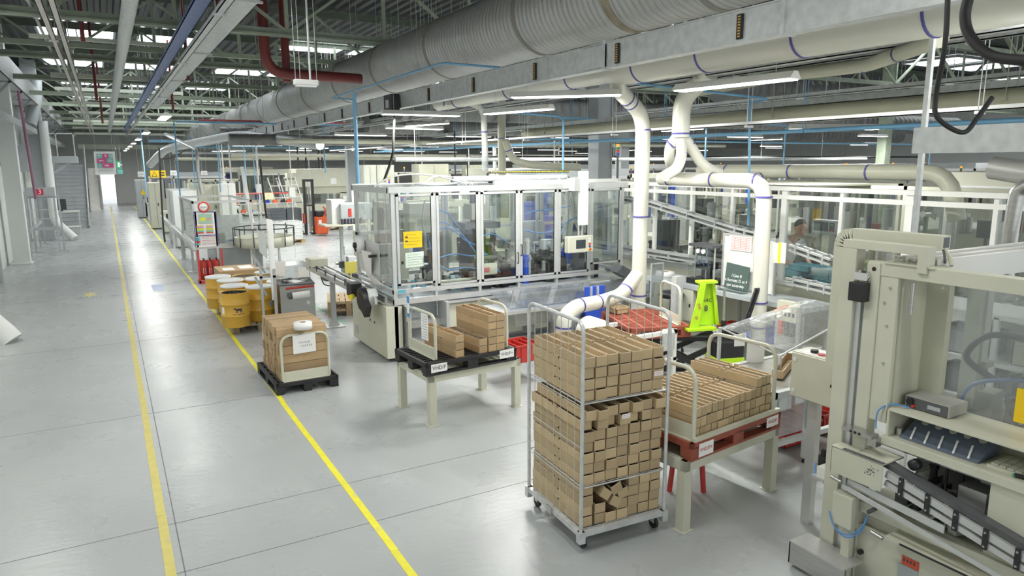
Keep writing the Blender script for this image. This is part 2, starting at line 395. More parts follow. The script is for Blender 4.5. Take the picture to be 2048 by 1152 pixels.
# skylights
sk=[(-1.3,24.6),(1.3,24.6),(-1.6,31.5),(1.0,31.5),(5.6,23.6),(7.9,23.6),(-1.4,39),(1.2,39),(4.4,31.5),(6.6,31.5),(4,39),(28.5,15.6),(31.6,15.6),(24,23.6),(-1.2,47),(1.6,47),(5,47),(13,31),(20,31),(10,39),(9.5,12.5),(12.4,12.5),(22,12.5),(38,17.5)]
for i,(x,y) in enumerate(sk):
    b=MB(); b.bb(x,x+1.9,y,y+2.1,ZD-.06,ZD-.03,0); b.bb(x-.06,x,y-.06,y+2.16,ZD-.12,ZD-.02,1); b.bb(x+1.9,x+1.96,y-.06,y+2.16,ZD-.12,ZD-.02,1)
    b.bb(x,x+1.9,y-.06,y,ZD-.12,ZD-.02,1); b.bb(x,x+1.9,y+2.1,y+2.16,ZD-.12,ZD-.02,1); b.bb(x+.93,x+.97,y,y+2.1,ZD-.1,ZD-.05,1)
    struct('window_%d'%(i+4),b,[skyl,greyp])

# columns
def column(x,y,s,z,label,mt=wallw,x2=None):
    b=MB(); b.bb(x-s/2,x+s/2,y-s/2,y+s/2,0,z); b.bb(x-s/2-.04,x+s/2+.04,y-s/2-.04,y+s/2+.04,0,.05)
    solo('column',b,mt,label,'column',bevel=.01)
column(-2.38,25.4,.42,6.9,'grey steel column nearest the camera on the left wall')
column(-2.2,33.5,.5,6.9,'wide grey column against the left wall just before the stairs',greyp)
column(-2.45,14.5,.3,6.9,'grey column at the left edge by the pipe elbow')
c0=P(1200,330,Y=13.5); b=MB(); b.bb(c0.x-.17,c0.x+.17,13.33,13.67,0,6.9); b.bb(c0.x-.2,c0.x-.17,13.3,13.7,0,6.9); b.bb(c0.x+.17,c0.x+.2,13.3,13.7,0,6.9)
solo('column',b,greym if False else greyp,'grey steel I section column rising behind the glass enclosure','column')
column(16,20,.35,6.9,'distant grey column right of the forklift',greyp)
column(25,16,.35,6.9,'distant column far right under the duct end',greenm)
column(9.5,31,.35,6.9,'distant column among the far machines',greyp)

# walkway fascia high on the left wall
r=thing('cable_gantry','long grey cable gantry fixed high on the left wall','gantry',(-2.4,20,4.6))
b=MB(); b.bb(-2.75,-1.95,4,56,5.15,5.2); b.bb(-1.98,-1.93,4,56,5.15,5.75); b.build('tray',galv,r,world=True)
y=5
while y<56: b=MB(); b.bar((-2.7,y,4.4),(-1.97,y,5.15),.06); b.bb(-2.7,-1.97,y-.03,y+.03,5.1,5.15); b.build('bracket',greyp,r,world=True); y+=3.1
b=MB(); b.bb(-2.5,-2.1,4,56,4.1,4.28); solo('cable_tray',b,galv,'grey cable tray under the gantry on the left wall','cable tray')

# roof trusses
def truss(y,label,x0=-2.7,x1=42,zt=6.72,zb=5.25,pan=1.9,mt=greenm,lx=None):
    r=thing('roof_truss',label,'roof truss',(x0,y,zb),group=None)
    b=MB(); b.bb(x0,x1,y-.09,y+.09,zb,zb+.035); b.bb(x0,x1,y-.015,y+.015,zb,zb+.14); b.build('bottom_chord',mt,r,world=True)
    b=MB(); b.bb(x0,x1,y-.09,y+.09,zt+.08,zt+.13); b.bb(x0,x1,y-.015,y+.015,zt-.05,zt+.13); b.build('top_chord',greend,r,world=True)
    b=MB(); x=x0+.2; k=0
    while x<x1-pan:
        b.bar((x,y,zb+.08),(x,y,zt),.07,.05); 
        if k%2: b.bar((x,y,zb+.08),(x+pan,y,zt),.09,.045)
        else: b.bar((x+pan,y,zb+.08),(x,y,zt),.09,.045)
        x+=pan; k+=1
    b.build('web',greenm,r,world=True)
    for q in (3.5,7.1,14.7):
        pass
ys=[3.6,8.8,14.0,19.2,24.0,29.0,34.0,39.0,44.0,49.0,54.0,59.0]
names=['green roof truss nearest above the camera','second green roof truss above the near duct','third green roof truss crossing where the red sprinkler pipe drops','fourth green roof truss before the first skylights','fifth green roof truss beyond the first skylights','sixth green roof truss over the aisle','seventh green roof truss over the aisle','eighth green roof truss over the aisle','ninth green roof truss far down the aisle','tenth green roof truss far down the aisle','eleventh green roof truss far down the aisle','last green roof truss by the back wall']
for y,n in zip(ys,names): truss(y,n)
# lighter service rails hung across the hall
def rail(y,z,x0,x1,mt,w,h,label,name='service_rail',cat='rail',drops=True):
    b=MB(); b.bb(x0,x1,y-w/2,y+w/2,z,z+h)
    if drops:
        x=x0+.5
        while x<x1: b.cyl((x,y,z+h),(x,y,6.75),.008,n=5); x+=2.4
    return solo(name,b,mt,label,cat)
rl=mat('pale_green_rail',(.62,.66,.56),.45,var=.08)
rail(12.0,5.5,-2.6,2.2,galv,.16,.09,'galvanised cable rail crossing the aisle nearest the camera')
rail(15.6,5.15,-.95,1.35,rl,.07,.07,'pale hanging rail over the aisle with two hanger plates')
rail(17.6,5.3,-2.0,12,greenm,.12,.1,'dull green rail crossing under the trusses')
rail(22.6,5.2,-1.0,2.2,rl,.1,.12,'pale rail over the aisle below the second skylight pair')
rail(26.4,5.2,-1.1,2.5,rl,.1,.1,'pale rail over the aisle behind the second skylights')
rail(31.2,5.15,-1.1,6.5,rl,.1,.1,'pale rail over the aisle, third of the far group')
rail(36.0,5.1,-1.1,7.5,rl,.1,.1,'pale rail over the aisle, fourth of the far group')
rail(41.0,5.0,-1.1,8.5,rl,.1,.1,'pale rail over the aisle, fifth of the far group')
rail(46.0,4.9,-1.3,8,rl,.1,.1,'pale rail over the aisle, sixth of the far group')
rail(52.0,4.8,-1.4,8,rl,.12,.12,'pale rail over the aisle near the back wall')
rail(56.0,4.0,-1.4,14,rl,.12,.3,'pale beam across the aisle end',drops=False)
rail(16.5,5.0,7,40,greenm,.1,.1,'green rail over the right hand machines')
rail(24,4.8,8,42,galv,.14,.1,'galvanised rail far over the right hand machines')

# longitudinal services
def run(pa,pb,z,mt,w,h,label,name,cat,y0=None,y1=None,rnd=False,hang=None,extra=None):
    a,c=P(*pa,Z=z),P(*pb,Z=z); x=(a.x+c.x)/2
    y0=YN+1 if y0 is None else y0; y1=57 if y1 is None else y1
    b=MB()
    if rnd: b.cyl((x,y0,z),(x,y1,z),w/2,n=14)
    else:
        b.bb(x-w/2,x+w/2,y0,y1,z,z+.012); b.bb(x-w/2,x-w/2+.01,y0,y1,z,z+h); b.bb(x+w/2-.01,x+w/2,y0,y1,z,z+h)
    if hang:
        y=y0+1
        while y<y1:
            for s in (-1,1): b.cyl((x+s*w/2,y,z),(x+s*w/2,y,6.7),.006,n=5)
            b.bb(x-w/2-.03,x+w/2+.03,y-.02,y+.02,z-.03,z,0); y+=hang
    o=solo(name,b,mt,label,cat); return x
run((75,0),(75,0),5.05,mat('pale_conduit',(.62,.60,.56),.5),.085,.05,'left of the two pale flat conduits running along the aisle roof','conduit','conduit',hang=4)
run((102,0),(102,0),5.05,mat('pale_conduit',(.62,.60,.56),.5),.085,.05,'right of the two pale flat conduits running along the aisle roof','conduit','conduit')
x=run((252,0),(230,210),5.05,galv,.2,0,'round grey pipe running straight down the aisle overhead','overhead_pipe','pipe',rnd=True)
run((400,0),(277,220),4.95,mat('blue_cabling',(.16,.22,.42),.5,var=.5,scale=30,aniso=(4,.4,4)),.2,.06,'blue cable bundle in a narrow tray over the aisle','cable_tray','cable tray',y1=50)
run((478,0),(377,135),5.0,galv,.42,.07,'wide grey perforated cable tray over the aisle','cable_tray','cable tray',y1=30,hang=5)
run((450,0),(320,190),4.8,galv,.1,.06,'narrow cable duct beside the wide perforated tray','cable_tray','cable tray',hang=5)
run((278,0),(215,280),5.2,creamd,.05,0,'thin kinked conduit beside the round aisle pipe','conduit','conduit',rnd=True)
run((60,0),(160,230),5.4,galv,.05,0,'thin pipe left of the flat conduits','conduit','conduit',rnd=True)
# red sprinkler drops and mains
def pipe(name,pts,r,mt,label,cat,group=None,rad=.25,n=12,flange=None):
    b=MB(); b.tube(fil(pts,rad,5),r,n)
    if flange:
        for q,ax in flange: b.tube([V(q)-V(ax)*.03,V(q)+V(ax)*.03],r*1.25,n)
    return solo(name,b,mt,label,cat,group)
a=P(528,80,Y=14.3); c1=P(530,135,Y=14.3)
pipe('sprinkler_pipe',[(a.x,14.3,6.7),(a.x,14.3,4.62),(a.x+1.9,14.45,4.62)],.1,redpipe,'thick dark red sprinkler pipe with a bend beside the duct','pipe',rad=.4)
a=P(568,60,Y=14.6); pipe('sprinkler_pipe',[(a.x,14.6,6.7),(a.x,14.6,4.5)],.08,redpipe,'short upright red sprinkler pipe with an orange coupling','pipe')
for px,y,z0,z1,lab in ((160,11.8,5.2,6.72,'slim red pipe dropping near the top left corner'),(168,14.6,5.0,6.72,'slim red pipe below the skylight on the left'),(183,22,4.6,6.72,'slim red pipe far down the left side of the aisle'),(444,11.5,5.2,6.7,'slim red pipe dropping beside the wide cable tray'),(372,19,4.9,6.72,'slim red pipe hanging beyond the wide cable tray'),(336,25,4.6,6.72,'slim red pipe hanging near the narrow duct'),(190,30,4.4,6.72,'slim red pipe far away over the aisle')):
    q=P(px,100,Y=y); pipe('red_drop_pipe',[(q.x,y,z0),(q.x,y,z1)],.035,redpipe,lab,'pipe')
pipe('sprinkler_main',[(9,10.2,4.9),(9,60,4.9)],.06,redpipe,'long dark red main pipe running behind the white pipe','pipe')
pipe('sprinkler_main',[(3,27,4.4),(30,27,4.4)],.07,redpipe,'dark red main pipe crossing the hall behind the lamps','pipe')

seal=mat('joint_sealant',(.30,.29,.25),.6)
# big spiral duct
DX,DZ,DR=5.35,4.86,.505
def duct(cx,cz,r,y0,y1,pitch,n=44,joints=()):
    prof=[];y=y0
    while y<y1: prof+=[(r,y),(r,y+pitch*.86),(r-.007,y+pitch*.89),(r-.007,y+pitch*.97)]; y+=pitch
    b=MB(); b.lathe(prof,(cx,0,cz),n,axis='Y')
    for i in range(len(b.m)):
        if (i//n)%4 in (1,2): b.m[i]=1
    return b
r=thing('spiral_duct','huge ribbed grey spiral ventilation duct running the length of the hall','duct',(DX,0,DZ))
seamm=mat('duct_seam',(.20,.205,.20),.5); duct(DX,DZ,DR,-6.5,16,.10).build('duct_body',[ductm,seamm],r,world=True)
duct(DX,DZ,DR,16,58,.2,32).build('duct_body',[ductm,seamm],r,world=True)
for y in (5.2,8.4,11.4,14.2,17,20,23.2,26.4,30,34,38,42,47,52):
    b=MB(); b.lathe([(DR-.02,y-.03),(DR+.014,y-.03),(DR+.014,y+.03),(DR-.02,y+.03)],(DX,0,DZ),44,m=0,axis='Y'); b.build('joint_ring',seal,r,world=True)
b=MB(); b.lathe([(DR+.002,6.42),(DR+.004,6.42),(DR+.004,6.56),(DR+.002,6.56)],(DX,0,DZ),44,axis='Y'); b.build('rust_stain',mat('rust_stained_band',(.36,.31,.22),.6,var=.25,scale=5),r,world=True)
for y in (4,8.0,12,16,20,24,28,32,36,40,46,52):
    for s in (-1,1): b=MB(); b.cyl((DX+s*.3,y,DZ+.35),(DX+s*.3,y,6.75),.006,n=5); b.build('hanger',wire,r,world=True)
# rectangular busbar trunking in front of it
r=thing('busbar_trunking','flat grey metal busbar trunking running under the spiral duct','busbar',(5.0,0,4.0))
b=MB(); b.bb(4.98,5.08,-6.5,57,3.95,4.21); b.bb(4.965,5.1,-6.5,57,4.21,4.225); b.bb(4.965,5.1,-6.5,57,3.94,3.95); b.build('casing',galv,r,world=True)
yl=0
for px in (1480,1236,1070,945,854,785,732,676,640,604,577,552,534,520):
    q=P(px,60,X=4.97); y=q.y
    b=MB(); b.bb(4.955,4.98,y-.03,y+.03,3.97,4.18,0)
    for k in range(8): b.bb(4.952,4.956,y-.015,y+.015,3.985+k*.024,3.997+k*.024,1)
    b.build('tap_off_strip',[black,yelow],r,world=True)
for px in (1566,1210,1095,860,628): 
    q=P(px,60,X=4.97); y=q.y; b=MB(); b.bb(4.95,5.11,y-.02,y+.02,3.93,4.24); 
    if px==1210: b.bb(4.962,4.98,y-.02,y+.42,3.96,4.2)
    b.build('joint_cover',galv,r,world=True)
q=P(785,200,X=4.9)
r2=thing('tap_off_box','black tap off box hanging on the busbar trunking','electrical box',(4.93,q.y,3.93))
b=MB(); b.bb(4.80,4.96,q.y-.22,q.y+.22,3.86,4.2); b.build('housing',black,r2,world=True,bevel=.01)
b=MB(); b.bb(4.785,4.80,q.y-.08,q.y+.08,3.95,4.1); b.build('isolator',greyp,r2,world=True)
cb=[P(790,215,X=4.9),P(787,270,X=4.4),P(785,310,Y=10.8),P(768,362,Y=10.4)]
b=MB(); b.tube(spl(cb,8),.022,8); solo('power_cable',b,rubber,'thick black cable dropping from the tap off box to the enclosure roof','cable')

# cream extraction main and its branches
MX,MZ,MR=5.95,4.10,.21
r=thing('extraction_main','long cream plastic extraction pipe with violet clamps under the busbar','pipe',(MX,0,MZ))
b=MB(); b.tube([(MX,-6.5,MZ),(MX,7.3,MZ)],MR,28); b.tube([(MX,7.3,MZ),(MX,7.8,MZ),(MX,13.3,MZ)],[MR,.15,.15],24); b.build('pipe',pvc,r,world=True)
for px in (1838,1580,1390,1262): 
    y=P(px,100,X=MX-.2).y; b=MB(); b.lathe([(MR-.01,y-.012),(MR+.008,y-.012),(MR+.008,y+.012),(MR-.01,y+.012)],(MX,0,MZ),28,axis='Y'); b.build('clamp',band,r,world=True)
for y in (8.6,10.4,12.4): b=MB(); b.lathe([(.14,y-.012),(.158,y-.012),(.158,y+.012),(.14,y+.012)],(MX,0,MZ),24,axis='Y'); b.build('clamp',band,r,world=True)
for y in (1.5,4,6.5,9,11.5): b=MB(); b.cyl((MX,y,MZ),(MX,y,6.8),.006,n=5); b.build('hanger',wire,r,world=True)
def segpipe(name,pts,r,label,bands=(),group=None,rad=.3,mt=pvc,n=24,rr=None):
    t=thing(name,label,'pipe',pts[-1],group=group); b=MB(); f=fil(pts,rad,4); b.tube(f,r,n,sm=True); b.build('pipe',mt,t,world=True)
    for i,u in bands:
        b=MB(); a,c=V(pts[i]),V(pts[i+1]); q=a.lerp(c,u); d=(c-a).normalized()
        b.tube([q-d*.011,q+d*.011],r+.007,n,cap=False); b.tube([q-d*.011,q+d*.011],r+.001,n,cap=False)
        b.build('clamp',band,t,world=True)
    return t
# branch 1: the tall white pipe in front of the glass enclosure
y1=8.0
p=[V((MX,7.0,MZ)),P(1205,190,X=6.05),P(1283,240,Y=y1)+V((0,0,.06)),P(1281,380,Y=y1),P(1272,520,Y=y1),P(1268,650,Y=y1)]
p[1]=V((MX+.02,7.75,3.93)); 
top=P(1286,262,Y=y1); bot=P(1267,640,Y=y1)
segpipe('extraction_pipe',[(MX,7.55,MZ),(MX+.1,7.7,MZ-.22),(top.x,y1,top.z+.22),(top.x,y1,.12)],.108,'tall cream extraction pipe dropping in front of the glass enclosure',bands=((1,.35),(1,.5),(2,.06),(2,.42),(2,.76),(2,.9)),rad=.28)
j=P(1268,560,Y=y1); k1=P(1225,600,Y=7.8); k2=P(1150,612,Y=7.6); k3=P(1132,640,Y=7.6); 
segpipe('extraction_pipe',[(top.x,y1,P(1268,545,Y=y1).z),tuple(P(1243,590,Y=7.9)),tuple(P(1205,603,Y=7.75)),tuple(P(1150,613,Y=7.55)),tuple(P(1128,635,Y=7.5)),tuple(P(1124,700,Y=7.5))],.1,'cream branch pipe bending down behind the wire roll cage',bands=((0,.75),(2,.2),(2,.85),(4,.3)),rad=.16)
# branch 2: the three-way spreader right of it
t2=P(1362,250,Y=7.4)
segpipe('extraction_pipe',[(t2.x,6.9,MZ-.05),(t2.x,7.4,3.75),(t2.x,7.4,P(1362,275,Y=7.4).z)],.122,'wide cream pipe dropping to a three way spreader',bands=((1,.9),),rad=.2)
zz=P(1362,275,Y=7.4).z; a=V((t2.x,7.4,zz+.05))
for lab,pts in (('left curling branch of the three way spreader',[a,P(1340,290,Y=7.5),P(1338,320,Y=7.6),P(1352,348,Y=7.9)]),
                ('middle branch of the three way spreader',[a,P(1364,310,Y=7.35),P(1355,338,Y=7.2),P(1330,352,Y=7.1)]),
                ('right branch of the three way spreader sloping outward',[a,P(1380,290,Y=7.4),P(1405,332,Y=7.3),P(1440,347,Y=7.25)])):
    segpipe('spreader_pipe',[tuple(q) for q in pts],.074,lab,bands=((0,.95),),rad=.2,group=None)
# run along the right hand glass wall
yq=P(1320,352,X=7.35).y
a=P(1322,353,X=7.35); c_=P(1530,365,X=7.35)
segpipe('extraction_pipe',[(7.35,a.y,2.66),(7.35,c_.y,2.66),(7.35,c_.y-.03,.1)],.1,'cream extraction pipe running level then dropping beside the notice board',bands=((0,.1),(0,.55),(0,.94),(1,.08),(1,.62),(1,.75)),rad=.28)
segpipe('extraction_pipe',[(8.75,P(1400,346,X=8.75).y,2.76),(8.75,4.75,2.76),(8.75,4.6,2.2)],.1,'long cream extraction pipe running level above the right glass wall',bands=((0,.15),(0,.45),(0,.75),(0,.93)),rad=.3,mt=creamd)
# branches off the main towards the top right
a=P(1880,78,X=6.3); c_=P(1735,130,X=7.3); d_=P(1560,152,X=7.6)
segpipe('extraction_pipe',[tuple(a),tuple(c_),tuple(d_),tuple(P(1400,182,X=7.9))],.075,'slanting cream pipe branching back from the extraction main',bands=((0,.5),(1,.02)),rad=.2,mt=creamd)
a=P(880,205,Y=12.6); c_=P(965,212,Y=12.4); d_=P(972,330,Y=12.4)
segpipe('extraction_pipe',[tuple(a),tuple(P(950,207,Y=12.4)),tuple(P(968,225,Y=12.4)),(P(970,300,Y=12.4).x,12.4,P(970,322,Y=12.4).z)],.06,'slim cream pipe dropping onto the enclosure roof',bands=((0,.1),(0,.8),(2,.4)),rad=.15)
q=P(970,330,Y=12.4); b=MB(); 
for k in range(14): b.lathe([(.055,-.01),(.068,0),(.055,.01)],(q.x,12.4,2.75+k*.022),14)
solo('flexible_hose',b,greyp,'grey ribbed flexible hose under the slim cream pipe','hose')
a=P(1003,215,Y=14); segpipe('extraction_pipe',[(a.x,14,4.3),(a.x,14,2.6)],.09,'second cream pipe standing behind the slim one',bands=((0,.5),),rad=.1,mt=creamd)
segpipe('extraction_pipe',[tuple(P(1010,280,Y=13.5)),tuple(P(1025,320,Y=13.5)),tuple(P(1060,330,Y=13.3)),tuple(P(1160,335,Y=13))],.08,'curved cream pipe behind the enclosure roof',bands=((0,.5),),rad=.15,mt=creamd)

# luminaires
def lamp_proto(L=1.5,WL=3.11):
    t=thing('strip_light','x','strip light')
    b=MB(); b.prism([(-.10,.0),(.10,.0),(.035,.075),(-.035,.075)],'X',-L/2,L/2); b.build('housing',whitep,t)
    b=MB(); b.prism([(-.085,-.012),(.085,-.012),(.095,-.001),(-.095,-.001)],'X',-L/2+.03,L/2-.03); b.build('tube',emis,t)
    for s in (-1,1):
        b=MB(); b.cyl((s*L*.35,0,.075),(s*L*.35,0,WL),.0025,n=4); b.build('suspension_wire',wire,t)
    return t
lp=lamp_proto(); lps=lamp_proto(1.5,.35)
usedS=[False]
def area(loc,rz,w,h,e):
    l=bpy.data.lights.new('lamp_light','AREA'); l.shape='RECTANGLE'; l.size=w; l.size_y=h; l.energy=e; l.color=(1,1,.955)
    o=bpy.data.objects.new('lamp_light',l); COL.objects.link(o); o.location=loc; o.rotation_euler=(0,0,rz); return o
first=[True]
def lamp(x,y,z,rz,label,group=None,e=60,short=False):
    if short:
        if not usedS[0]: usedS[0]=True; o=lps; o['label']=label; o.matrix_basis=Matrix.Translation((x,y,z))@Matrix.Rotation(rz,4,'Z')
        else: o=copy_tree(lps,(x,y,z),rz,label)
        l=area((0,0,-.03),0,1.4,.16,e); l.parent=o; return o
    if first[0]: o=lp; first[0]=False; o['label']=label; o.matrix_basis=Matrix.Translation((x,y,z))@Matrix.Rotation(rz,4,'Z'); 
    else: o=copy_tree(lp,(x,y,z),rz,label)
    if group: o['group']=group
    if e: 
        l=area((0,0,-.03),0,1.4,.16,e); l.parent=o
    return o
E_L=46
for (pa,pb,z,lab) in (((768,228),(915,232),3.78,'long strip light left of the slim cream pipe'),((820,252),(890,247),3.8,'short looking strip light below and behind the long one'),((1035,195),(1230,190),3.78,'strip light touching the tall white pipe'),((1355,182),(1590,157),3.72,'bright strip light right of the spreader pipe'),((1570,258),(1765,258),3.42,'low strip light above the right glass wall'),((975,228),(1100,218),3.72,'strip light behind the slim cream pipe')):
    A,B=P(*pa,Z=z),P(*pb,Z=z); m_=(A+B)/2; lamp(m_.x,m_.y,z,atan2(B.y-A.y,B.x-A.x),lab,e=E_L*.7,short=True)
q=P(610,165,Y=8.0); t=thing('emergency_light','small unlit emergency light hanging on long rods left of the duct','emergency light',(q.x,8.0,q.z)); b=MB(); b.bb(-.12,.14,-.04,.04,-.03,.03); b.build('housing',whitep,t,bevel=.01); b=MB(); b.bb(-.10,.12,-.035,.035,-.045,-.03); b.build('diffuser',paper,t)
b=MB(); b.cyl((.06,0,.03),(.06,0,1.95),.012,n=6); b.build('rod',galv,t)
for dx in (-.1,-.05,.13): b=MB(); b.cyl((dx,0,.03),(dx,0,1.95),.003,n=4); b.build('suspension_wire',wire,t)
k=0
gl='strip lights along the aisle edge, beyond the hanging sign'
for i,y in enumerate((16.5,24,30,36,42,48,54)):
    lamp(1.15+.004*y,(17.2,25.5,32,38,44,50,56)[i],3.9,pi/2,['nearest big strip light hanging over the aisle','second strip light hanging over the aisle'][i] if i<2 else 'distant strip light in the row over the aisle, beyond the second one',None if i<2 else gl,e=E_L*.5)
gw='strip lights over the left hand half of the work area'
gx='added strip lights out of view above the floor'
rows=[(-1.5,10,5.1),(-1.6,14,5.1),(1.15,4,4.7),(-1.2,6.4,5.0),(1.15,7.4,5.0),(2.6,3.2,4.9),(6.6,2.4,4.4),(4.0,-1,4.6),(13.5,3.5,3.9)]  # lamps added outside the view to brighten the near and left floor
for x,y,z_ in rows: lamp(x,y,z_,pi/2,'added strip light out of view, hung under the roof to brighten the floor',gx,e=E_L*(.34 if y>9 else .02))
random.seed(11)
for y in (15.5,20.5,25.5,31,37,44,52):
    for x in (6.6,9.8,13.5,18,23.5,30,37):
        if x-y>18: continue
        zz_=3.75+random.uniform(-.08,.08); near=(y<40 and x<26)
        lamp(x+random.uniform(-.5,.5),y+random.uniform(-1,1),zz_,random.choice((0,0,pi/2,.05)),'strip light in the far rows over the machines','strip lights in the far rows',e=E_L*1.1 if near else 0)
# ================= FOREGROUND GOODS =================
def rndcard(m,amt=.34):
    nt=m.node_tree; b=nt.nodes['Principled BSDF']; src=b.inputs['Base Color'].links[0].from_socket
    oi=nt.nodes.new('ShaderNodeObjectInfo'); hs=nt.nodes.new('ShaderNodeHueSaturation'); ma=nt.nodes.new('ShaderNodeMath'); ma.operation='MULTIPLY_ADD'
    ma.inputs[1].default_value=amt; ma.inputs[2].default_value=1-amt/2; nt.links.new(oi.outputs['Random'],ma.inputs[0]); nt.links.new(ma.outputs[0],hs.inputs['Value'])
    nt.links.new(src,hs.inputs['Color']); nt.links.new(hs.outputs[0],b.inputs['Base Color'])
rndcard(card); rndcard(cardin,.15); rndcard(cardb,.34)
NUM=['zero','one','two','three','four','five','six','seven','eight','nine','ten','eleven','twelve','thirteen','fourteen']
ORD=['','first','second','third','fourth','fifth','sixth','seventh','eighth','ninth','tenth','eleventh','twelfth','thirteenth','fourteenth']
def carton_mesh(L,W,H,t=.0035):
    # open-topped long tray, its length along Y, front end at y=0
    b=MB(); e=.0015
    b.bb(-W/2,W/2,0,L,0,.004,1)
    for x0,x1,outer in ((-W/2,-W/2+t,-1),(W/2-t,W/2,1)):
        segs=[(0,L*.44,H),(L*.44,L*.465,H-.014),(L*.465,L*.535,H+.006),(L*.535,L*.56,H-.014),(L*.56,L,H)]
        for y0,y1,h in segs:
            b.bb(x0,x1,y0,y1,.004,h-e,0); b.bb(x0,x1,y0,y1,h-e,h,2)
    for y0,y1 in ((0,t),(L-t,L)):
        b.bb(-W/2+t,W/2-t,y0,y1,.004,H-.007,0); b.bb(-W/2+t,W/2-t,y0,y1,H-.007,H-.0055,2)
    # folded end flaps give each end its seam
    b.bb(-W/2-.0012,-W/2,-.0012,.05,.004,H-.006,0); b.bb(W/2,W/2+.0012,-.0012,.05,.004,H-.006,0)
    b.bb(-W/2-.0012,W/2+.0012,-.0014,0,.010,H-.010,0)
    return b
CL,CW,CHH=.78,.0925,.0825
_c=carton_mesh(CL,CW,CHH).build('open_carton',[card,cardin,cardedge]); cproto=_c.data; bpy.data.objects.remove(_c)
_c=carton_mesh(.74,.105,.085).build('open_carton',[cardb,cardin,cardedge]); cproto2=_c.data; bpy.data.objects.remove(_c)
_c=carton_mesh(.60,.068,.085).build('open_carton',[cardb,cardin,cardedge]); cproto3=_c.data; bpy.data.objects.remove(_c)
def carton(loc,rz=0,label='',group=None,me=None,rx=0,ry=0,jig=.6):
    o=bpy.data.objects.new('open_carton',me or cproto); COL.objects.link(o)
    o.location=loc; o.rotation_euler=(rx,ry,rz+radians(random.uniform(-jig,jig))); return tag(o,label,'carton',group)
# ---- wire roll cage ----
cage=thing('roll_cage','wire roll cage on castors stacked with three tiers of long cartons','roll cage',(3.27,4.36,0),radians(-4))
hw,hd=.385,.425
CM=cage.matrix_basis
b=MB()
for s in (-1,1):
    b.bb(s*hw-.02,s*hw+.02,-hd,hd,.13,.17); b.bb(-hw,hw,s*hd-.02,s*hd+.02,.13,.17)
b.bb(.12,hw,-hd,hd,.165,.169)
b.build('base_frame',galv,cage)
def grid(b,z,x0,x1,y0,y1,nx,ny,r=.0025):
    for i in range(nx+1): x=x0+(x1-x0)*i/nx; b.tube([(x,y0,z),(x,y1,z)],r,5)
    for i in range(ny+1): y=y0+(y1-y0)*i/ny; b.tube([(x0,y,z+.004),(x1,y,z+.004)],r,5)
b=MB(); grid(b,.172,-hw+.02,hw-.02,-hd+.02,hd-.02,14,8); b.build('base_grid',wire,cage)
for z in (.515,1.17):
    b=MB(); grid(b,z,-hw+.02,hw-.02,-hd+.02,hd-.02,14,8)
    b.tube([(-hw+.02,-hd,z),(hw-.02,-hd,z)],.006,8); b.tube([(-hw+.02,hd,z),(hw-.02,hd,z)],.006,8)
    b.tube([(-hw+.015,-hd,z+.0),(-hw+.015,hd,z)],.006,8); b.tube([(hw-.015,-hd,z),(hw-.015,hd,z)],.006,8)
    b.build('wire_shelf',wire,cage)
for s in (-1,1):
    x=s*hw
    b=MB(); b.tube(fil([(x,-hd,.12),(x,-hd,1.78),(x,hd,1.78),(x,hd,.12)],.09,6),.0145,12); b.build('side_hoop',galv,cage)
    b=MB()
    for i in range(1,8): y=-hd+2*hd*i/8; b.tube([(x,y,.15),(x,y,1.77)],.003,5)
    for z in (.5,.83,1.15): b.tube([(x,-hd,z),(x,hd,z)],.004,5)
    b.build('side_mesh',wire,cage)
b=MB(); b.tube([(hw,-hd+.2,1.42),(hw,hd,1.33)],.003,5); b.bb(-hw-.03,-hw-.018,-.02,.07,.115,.175)
b.build('name_clip',steel,cage)
for x in (-1,1):
    for y in (-1,1):
        X_,Y_=x*(hw-.05),y*(hd-.06); b=MB()
        b.bb(X_-.02,X_+.02,Y_-.02,Y_+.02,.115,.13,0); b.bb(X_-.018,X_-.014,Y_-.025,Y_+.025,.05,.12,0); b.bb(X_+.014,X_+.018,Y_-.025,Y_+.025,.05,.12,0)
        b.cyl((X_-.012,Y_,.05),(X_+.012,Y_,.05),.05,n=18,m=1); b.build('castor',[galv,rubber],cage)
        b=MB(); b.bb(x*hw-.026,x*hw+.026,y*hd-.026,y*hd+.026,.08,.17); b.build('corner_foot',galv,cage)
def incage(lx,ly,z): return CM@V((lx,ly,z))
pitch=.1045
for tier,(z0,rows,nm) in enumerate(((.178,4,'bottom'),(.52,7,'middle'),(1.176,4,'top'))):
    for c in range(7):
        for r_ in range(rows):
            lx=-hw+.075+c*pitch-.004; ly=-hd-.0+.03+random.uniform(-.012,.012); z=z0+r_*(CHH+.0022); tz=0
            if tier==0 and ((c==1 and r_>1) or (c==2 and r_>0) or (c==3 and r_>1)): continue
            if tier==0 and c==1: ly-=.0; lx+=.015
            lab='open carton in the roll cage %s tier, column %s from left, row %s from bottom'%(nm,NUM[c+1],NUM[r_+1])
            if tier==1 and r_>=5:
                lx+=random.uniform(-.012,.012); ly+=random.uniform(-.03,.02); 
                z+=.004; 
                if c in (1,6): ly-=.03
            carton(incage(lx,ly,z),radians(-4),lab)
# slumped cartons in the bottom tier
for lx,z,ry,lab in ((-hw+.205,.385,38,'carton tipped over to the right in the cage bottom tier'),(-hw+.30,.30,33,'tilted carton wedged under the tipped one in the cage'),(-hw+.345,.40,-22,'carton leaning left in the middle of the cage bottom tier'),(-hw+.40,.348,-14,'carton below the left leaning one in the cage bottom tier')):
    carton(incage(lx,-hd+.02,z),radians(-4),lab,ry=radians(ry))
